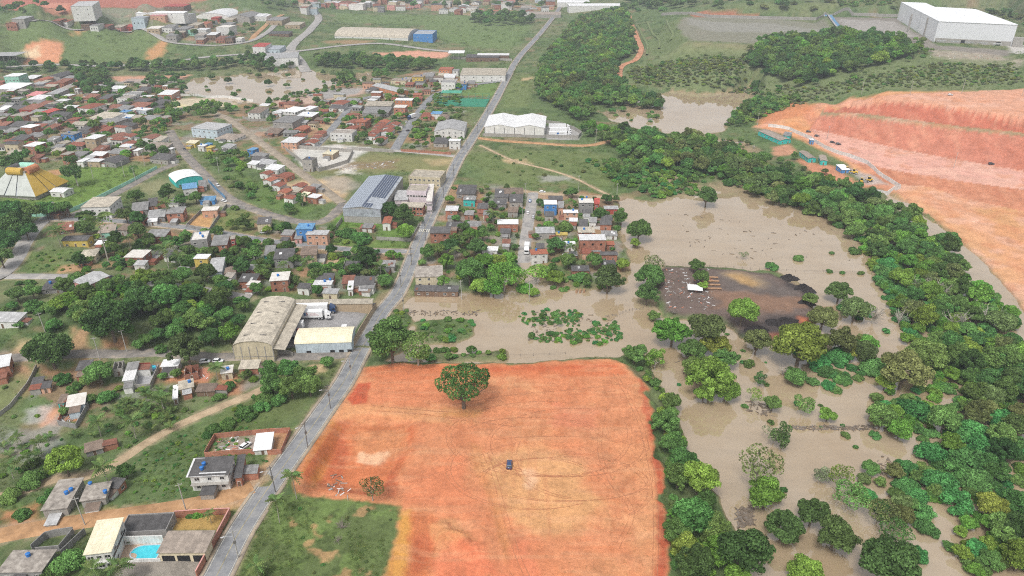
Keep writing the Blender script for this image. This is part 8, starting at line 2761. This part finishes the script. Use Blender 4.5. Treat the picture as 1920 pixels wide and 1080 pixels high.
plain('emblem_pink', (.60, .25, .24), .5)
truck(574, 590, 3, 'white lorry with blue and red emblem on its trailer, nearer of the pair', 'white', 'letters')
truck(584, 578, 3, 'white trailer lorry with dark cab behind the emblem lorry', 'navy')
truck(549, 611, 3, 'white trailer backed under the arched warehouse canopy, farther', tractor=False, length=9)
truck(540, 625, 3, 'pale trailer with red tractor under the warehouse canopy', 'red', length=6)
truck(1045, 237, 0, 'white lorry in the yard of the double warehouse, farthest of three', 'white')
truck(1047, 244, 0, 'white lorry in the yard of the double warehouse, middle of three', 'white')
truck(1046, 251, 0, 'white lorry with round blue badge nearest the yard wall', 'white', 'badge')
truck(988, 463, -94, 'small white box lorry on the flooded street', 'white', length=4.5)
truck(774, 218, -120, 'dark bus-like lorry under the palm on the middle street', 'navy', length=6)
truck(216, 122, 1, 'white box lorry on the highway below the green hillside', 'white', length=8)


def loader(x, y, ang, label):
    p = at(x, y, 1)
    r = empty('wheel_loader', (p[0], p[1], float(hgt(p[0], p[1]))), R(ang))
    tag(r, label, 'loader', 'yellow earth movers on the works site')
    MB().hexa([(-2.8, -.9, .9), (.2, -.9, .9), (.2, .9, .9), (-2.8, .9, .9), (-2.7, -.8, 1.9), (.2, -.8, 2.1), (.2, .8, 2.1), (-2.7, .8, 1.9)]).build('engine_body', 'paint_yellow', r)
    MB().hexa([(-.9, -.75, 2.1), (.5, -.75, 2.1), (.5, .75, 2.1), (-.9, .75, 2.1), (-.8, -.65, 3.3), (.35, -.65, 3.3), (.35, .65, 3.3), (-.8, .65, 3.3)]).build('cab', 'car_glass', r)
    MB().box(-.95, .5, -.8, .8, 3.3, 3.42).build('cab_roof', 'paint_yellow', r)
    for s in (-1, 1):
        MB().tube((.3, s * .6, 1.7), (2.6, s * .6, .9), .16, n=5).build('lift_arm', 'paint_yellow', r)
    MB().prism([(2.5, .2), (3.7, .1), (3.2, .5), (2.9, 1.3), (2.6, 1.3)], -1.3, 1.3).build('bucket', 'roof_grey', r)
    W = LW
    wheels(r, [(-1.7, -.95), (-1.7, .95), (1.5, -.95), (1.5, .95)], W)


LW = wheel_mesh(.75, .6)
loader(1588, 319, 20, 'yellow wheel loader beside the white roofed blue hut, farther one')
loader(1600, 323, 160, 'yellow wheel loader beside the white roofed blue hut, nearer one')
loader(1615, 340, 70, 'yellow wheel loader near the site fence corner, left one')
loader(1629, 338, 200, 'yellow wheel loader near the site fence corner, right one')

# ------------------------------------------------------------------ yard goods, drift and marks
plain('log_wood', (.40, .24, .14), .85, .2, 1.0)
k = 0
for row in range(4):
    for c in range(2):
        p = at(1324 + c * 13 + row * 2, 520 + row * 7, .4)
        o = MB().tube((-2.3, 0, .45), (2.3, 0, .45), .45, .42, 8).build('timber_roll', 'log_wood', None, (p[0], p[1], max(.2, float(hgt(p[0], p[1])))), R(-6 + row))
        tag(o, 'brown timber roll on the scrap yard, %s in its %s' % (['nearest row', 'second nearest row', 'third nearest row', 'farthest row'][3 - row], ['left column', 'right column'][c]), 'log', 'timber rolls on the scrap yard')
for i, x in enumerate((1081, 1088, 1095)):
    p = at(x, 545, .4)
    r = empty('plank_stack', (p[0], p[1], max(0, float(hgt(p[0], p[1])))), R(80))
    tag(r, 'stack of pale planks at the flood edge, %s of three' % ['left', 'middle', 'right'][i], 'plank stack', 'plank stacks at the flood edge')
    me = MB().box(-1.5, 1.5, -.14, .14, 0, .22).mesh('plank', ['log_wood'])
    for a in range(3):
        for b in range(3):
            link('plank', me, r, (0, -.4 + b * .34, a * .25))
hp = at(1303, 541, 1.5)
hut = empty('scrap_hut', (hp[0], hp[1], float(hgt(hp[0], hp[1]))), R(-8))
tag(hut, 'white tarpaulin shelter among trees on the scrap yard', 'shelter')
MB().hexa([(-3.4, -2, 1.6), (3.4, -2, 1.5), (3.4, 2, 2.4), (-3.4, 2, 2.5), (-3.4, -2, 1.7), (3.4, -2, 1.6), (3.4, 2, 2.5), (-3.4, 2, 2.6)]).build('tarpaulin', 'roof_white', hut)
for x in (-3.2, 3.2):
    for y in (-1.8, 1.8):
        MB().tube((x, y, -.5), (x, y, 1.6 if y < 0 else 2.4), .08, n=5).build('post', 'timber', hut)


plain('coal', (.035, .03, .03), .95, .25, .8)
for x, y, w, lab in [(1505, 541, 46, 'black ragged heap at the lake end of the scrap yard'), (1512, 566, 34, 'black heap beside the small bush on the scrap yard'), (1470, 606, 70, 'broad black heap on the front slope of the scrap yard'), (1420, 620, 50, 'low black heap near the flooded channel of the scrap yard'), (1478, 522, 40, 'long low black heap along the scrap yard shore')]:
    p = at(x, y, .4)
    rr = w / 2 * mpp(p)
    V, F = [], []
    for a in range(7):
        for b in range(20):
            th, q_ = 2 * math.pi * b / 20, a / 6
            k_ = rr * q_ * (1 + .22 * math.sin(3 * th + x) + .12 * math.sin(7 * th + y))
            V.append((k_ * math.cos(th), k_ * .62 * math.sin(th), (1.9 + .1 * rr) * (1 - q_ ** 1.5) * (1 + .28 * math.sin(5 * th + a * 2.1)) - .35 * q_))
            if a:
                F.append(((a - 1) * 20 + b, a * 20 + b, a * 20 + (b + 1) % 20, (a - 1) * 20 + (b + 1) % 20))
    tag(link('scrap_heap', mesh_np('scrap_heap', V, F, ['coal']), None, (p[0], p[1], max(0, float(hgt(p[0], p[1]))) - .1)), lab, 'heap', 'black heaps on the scrap yard')


def debris(name, label, zones, n, sizes, mats, seed):
    """loose scrap: one mass of small broken pieces"""
    q = np.random.default_rng(seed)
    m = MB()
    for pts, share_ in zones:
        pw = wpoly(pts)
        c = 0
        while c < n * share_:
            x, y = q.uniform(*np.sort(pw[:, 0])[[0, -1]]), q.uniform(*np.sort(pw[:, 1])[[0, -1]])
            c += .3
            if sdist(pw, np.array([x]), np.array([y]))[0] < 0:
                continue
            c += .7
            z = max(0, float(hgt(x, y)))
            l, w, h = q.uniform(*sizes), q.uniform(.1, .5), q.uniform(.06, .3)
            a = q.uniform(0, 6.28)
            ca, sa = math.cos(a), math.sin(a)
            t_ = q.uniform(-.15, .3)
            vs = [(x + ca * u * l / 2 - sa * v * w / 2, y + sa * u * l / 2 + ca * v * w / 2, z + (k * h) + t_ * (u + 1) * l / 4 - .03) for k in (0, 1) for u, v in ((-1, -1), (1, -1), (1, 1), (-1, 1))]
            m.hexa(vs, int(q.integers(len(mats))))
    o = m.build(name, mats)
    tag(o, label, kind='stuff')


debris('debris', 'broken pipes, rubble and rubbish lying on the plots', [([(612, 890), (648, 895), (656, 935), (618, 930)], .55), ([(640, 312), (740, 300), (740, 312), (630, 325)], 2.5), ([(570, 308), (600, 305), (610, 318), (580, 320)], 1), ([(1700, 98), (1860, 102), (1880, 112), (1760, 112)], 2), ([(1245, 505), (1330, 505), (1340, 580), (1250, 580)], 2.5), ([(410, 818), (450, 815), (440, 845), (405, 845)], .8), ([(118, 770), (155, 766), (145, 790), (118, 790)], .7), ([(345, 684), (374, 683), (390, 710), (345, 705)], .7), ([(480, 200), (690, 205), (680, 210), (560, 215)], 1)], 60, (.4, 2.2), ['roof_white', 'roof_lightgrey', 'timber', 'wall_brick', 'concrete_raw'], 4)
debris('driftwood', 'dark driftwood and plant debris floating on the flood', [([(1380, 955), (1410, 950), (1415, 985), (1385, 990)], 3), ([(1260, 640), (1340, 700), (1330, 740), (1270, 700)], .6), ([(1470, 800), (1640, 798), (1640, 806), (1480, 806)], 2.5), ([(1000, 585), (1160, 590), (1150, 640), (990, 640)], 2), ([(1640, 850), (1700, 870), (1690, 900), (1650, 890)], .8), ([(760, 580), (900, 582), (900, 592), (770, 592)], 1.2), ([(1250, 400), (1560, 420), (1640, 500), (1300, 480)], 1.0), ([(1400, 750), (1440, 760), (1450, 780), (1400, 775)], .7)], 70, (.5, 2.6), ['timber', 'old_post', 'bark'], 5)
for x, y, w, lab in [(642, 985, 40, 'dark heap of cut branches on the grass field'), (632, 1010, 30, 'smaller heap of cut branches below the first'), (1265, 585, 30, 'heap of dead branches at the scrap yard edge')]:
    p = at(x, y, 1)
    rr = w / 2 * mpp(p)
    o = link('branch_heap', PROTO['D'][0][0], None, (p[0], p[1], float(hgt(p[0], p[1])) - .3), random.random() * 6, (rr, rr, rr * .45))
    set_mat(o, 'old_post')
    tag(o, lab, 'brush heap')

# tyre tracks: thin worn bands pressed into the plot
t = NT('track_soil')
t.set(Roughness=.95)
t.col(t.ramp(t.noise(.5, 4), [(.3, (.43, .175, .085)), (.7, (.48, .21, .105))]))
tb = t.n('BsdfTransparent')
mx = t.n('MixShader')
t.l(t.ramp(t.noise(.35, 4, .7), [(.38, 0.0), (.60, .7)]), mx.inputs[0])
t.l(tb.outputs[0], mx.inputs[1])
t.l(t.b.outputs[0], mx.inputs[2])
t.l(mx.outputs[0], t.out.inputs['Surface'])
q = np.random.default_rng(21)


def track(P, w=.24):
    P = np.asarray(P)
    L = np.column_stack([P, hgt(P[:, 0], P[:, 1])])
    link('tyre_track', ribbon('tyre_track', L, [(-w / 2, .05), (w / 2, .05)], ['track_soil'], [0]), PLOT_OBJ)


for k in range(11):
    c = at(q.uniform(970, 1080), q.uniform(800, 960))
    rx, ry = q.uniform(9, 32), q.uniform(8, 24)
    a0, ln = q.uniform(0, 6.28), q.uniform(1.8, 5.5)
    th = np.linspace(a0, a0 + ln, 60)
    P = np.column_stack([c[0] + rx * np.cos(th), c[1] + ry * np.sin(th)])
    P = P[(np.abs(P[:, 0] - 15) < 48) & (P[:, 1] < 236) & (P[:, 1] > 105)]
    if len(P) > 8:
        cut_ = np.where(np.hypot(*np.diff(P, axis=0).T) > 6)[0]
        P = P[:cut_[0]] if len(cut_) and cut_[0] > 8 else (P[cut_[0] + 1:] if len(cut_) else P)
        if len(P) > 8:
            track(P)
            track(P + np.array([1.5, .3]))
for pts in [[(905, 850), (925, 900), (940, 960), (965, 1040), (985, 1085)], [(1150, 700), (1195, 790), (1220, 900), (1225, 1000), (1222, 1085)], [(700, 770), (800, 778), (880, 790), (960, 800)], [(690, 760), (800, 770), (900, 776)], [(760, 905), (840, 880), (900, 850), (960, 830)], [(1130, 760), (1120, 840), (1140, 900), (1180, 960), (1150, 1030)], [(840, 760), (960, 740), (1080, 730), (1160, 720)]]:
    P = smooth_line(np.array([at(a, b) for a, b in pts])[:, :2], 2.0)
    track(P)
    track(P + np.array([1.4, 0]))

# ------------------------------------------------------------------ grass tufts and weeds over the rough ground
def tuft_mesh(name, n, r, h, size):
    a = r_.uniform(0, 6.28, n)
    d = np.sqrt(r_.uniform(0, 1, n)) * r
    P = np.column_stack([np.cos(a) * d, np.sin(a) * d, r_.uniform(.1, 1, n) * h])
    N = np.column_stack([np.cos(a), np.sin(a), r_.uniform(.2, 1.4, n)])
    V, F, C = leaves(P, N, size, .5, r_.uniform(.65, 1.3, n))
    me = mesh_np(name, V, F, ['leaf_mid'])
    ca = me.color_attributes.new('leaf', 'FLOAT_COLOR', 'POINT')
    cc = np.ones((len(V), 4), np.float32)
    cc[:, :3] = C[:, None]
    ca.data.foreach_set('color', cc.ravel())
    return me


TUFT = [tuft_mesh('tuft', 26, 1.0, .45, .17), tuft_mesh('tuft', 34, 1.0, .75, .15)]
leaf_mat('leaf_grass', (.19, .25, .075), .03)
leaf_mat('leaf_weed', (.11, .175, .05), .03)
green = (GC[..., 1] > GC[..., 0] * 1.06) & (GZ > .25) & (ROAD_D > 1.2)
pts = {(i, m): [] for i in (0, 1) for m in ('leaf_grass', 'leaf_weed')}
keys = list(pts)
dens = fbm(GX, GY, 12, 3, 131)
for ylo, yhi, num, smin, smax in [(100, 330, 17000, .22, .75), (330, 700, 8000, .5, 1.5), (700, 1700, 6000, 1.2, 3.4)]:
    rr0, rr1 = np.searchsorted(YR, ylo), np.searchsorted(YR, yhi)
    c = 0
    for _ in range(num * 4):
        i = rr0 + int(q.random() ** .8 * (rr1 - rr0 - 1))
        j = int(q.integers(30, NC - 30))
        if not green[i, j] or q.random() > sstep(.38, .62, dens[i, j]):
            continue
        x, y, z = GX[i, j] + q.uniform(-.5, .5), GY[i, j] + q.uniform(-.5, .5), GZ[i, j]
        if np.any((np.abs(foot[:, 0] - x) < foot[:, 2]) & (np.abs(foot[:, 1] - y) < foot[:, 2])):
            continue
        pts[keys[int(q.integers(4))]].append((x, y, z, q.uniform(smin, smax), q.uniform(0, 6.28), q.uniform(.7, 1.2)))
        c += 1
        if c >= num:
            break
pz_ = wpoly([(1080, 830), (1210, 830), (1225, 1085), (1040, 1085)])
for _ in range(60):
    x, y = q.uniform(pz_[:, 0].min(), pz_[:, 0].max()), q.uniform(pz_[:, 1].min(), pz_[:, 1].max())
    pts[keys[1]].append((x, y, float(hgt(x, y)), q.uniform(.15, .45), 0, .6))
scatter('grass', 'tufts of grass and weeds on fields, verges and slopes', {k: (TUFT[k[0]], k[1]) for k in pts}, pts)
# ------------------------------------------------------------------ the humid air
hz = MB().box(-3200, 3200, -60, 3900, -9, 175).build('haze', [])
t = NT('haze_air')
t.t.nodes.remove(t.b)
pv = t.n('VolumePrincipled')
pv.inputs['Color'].default_value = (.86, .92, 1.0, 1)
pv.inputs['Density'].default_value = .0002
pv.inputs['Anisotropy'].default_value = .2
t.l(pv.outputs[0], t.out.inputs['Volume'])
hz.data.materials.append(t.m)
tag(hz, 'thin pale haze over the far ground', kind='stuff')
# ------------------------------------------------------------------ labels of the houses: each singles out one
ORD = ['first', 'second', 'third', 'fourth', 'fifth', 'sixth', 'seventh', 'eighth', 'ninth', 'tenth', 'eleventh', 'twelfth', 'thirteenth', 'fourteenth', 'fifteenth', 'sixteenth', 'seventeenth', 'eighteenth', 'nineteenth', 'twentieth']
by = {}
for h in HOUSES:
    root, lab, dsc, reg, px, cat, grp, share = h
    if lab:
        root['label'] = lab
        continue
    by.setdefault((dsc, reg), []).append(h)
for (dsc, reg), hs in by.items():
    hs.sort(key=lambda q: float(q[4]))
    for k, q in enumerate(hs):
        l = '%s %s' % (dsc.replace(',', ' with'), reg)
        if len(hs) > 1:
            l += ', %s from the left' % (ORD[k] if k < 12 else 'last')
        q[0]['label'] = l
        q[0]['group'] = 'houses ' + reg

for h in HOUSES:
    w_ = h[0]['label'].split()
    if len(w_) > 16:
        h[0]['label'] = h[0]['label'].replace('tall ', '', 1).replace(' rendered', '').replace(' sheet', '')
# the far town, too small to tell its houses apart
_v, _f, _mi, _mt = [], [], [], []
for k_, mb_ in FARTOWN.items():
    n_ = len(_v)
    _v += mb_.v
    _f += [tuple(i + n_ for i in f) for f in mb_.f]
    _mi += [len(_mt)] * len(mb_.f)
    _mt.append(k_)
tag(link('far_town', mesh_np('far_town', _v, _f, _mt, False, _mi)), 'small crowded houses of the far town and the village outskirts', kind='stuff')
by = {}
for q in TREES:
    if q[1]:
        q[0]['label'] = q[1]
        continue
    big = 'large ' if q[5] > 5.2 else ('small ' if q[5] < 2.6 else '')
    by.setdefault((big + q[2], q[3]), []).append(q)
for (dsc, ar), qs in by.items():
    n = len(qs)
    nb_ = 1 if n <= 12 else (2 if n <= 26 else 3)
    qs.sort(key=lambda q: float(project(np.array(q[0].location))[1]))
    for b_ in range(nb_):
        part = qs[b_ * n // nb_:(b_ + 1) * n // nb_]
        part.sort(key=lambda q: q[4])
        for k, q in enumerate(part):
            where = ar if nb_ == 1 else ar + {2: (', far half', ', near half'), 3: (', far third', ', middle third', ', near third')}[nb_][b_]
            l = dsc + ' ' + where + (', %s from left' % ORD[min(k, 19)] if len(part) > 1 else '')
            q[0]['label'] = l
            q[0]['group'] = {'bush': 'bushes'}.get(q[0]['category'], q[0]['category'] + 's') + ' ' + ar

by = {}
for q in AUTOTANK:
    by.setdefault(q[1], []).append(q)
for reg, qs in by.items():
    qs.sort(key=lambda q: float(q[0]))
    for k, q in enumerate(qs):
        tag(q[2], 'blue water tank on flat roof %s, %s from left' % (reg or 'on the near left slope', ORD[min(k, 11)]), 'water tank', 'blue rooftop water tanks')
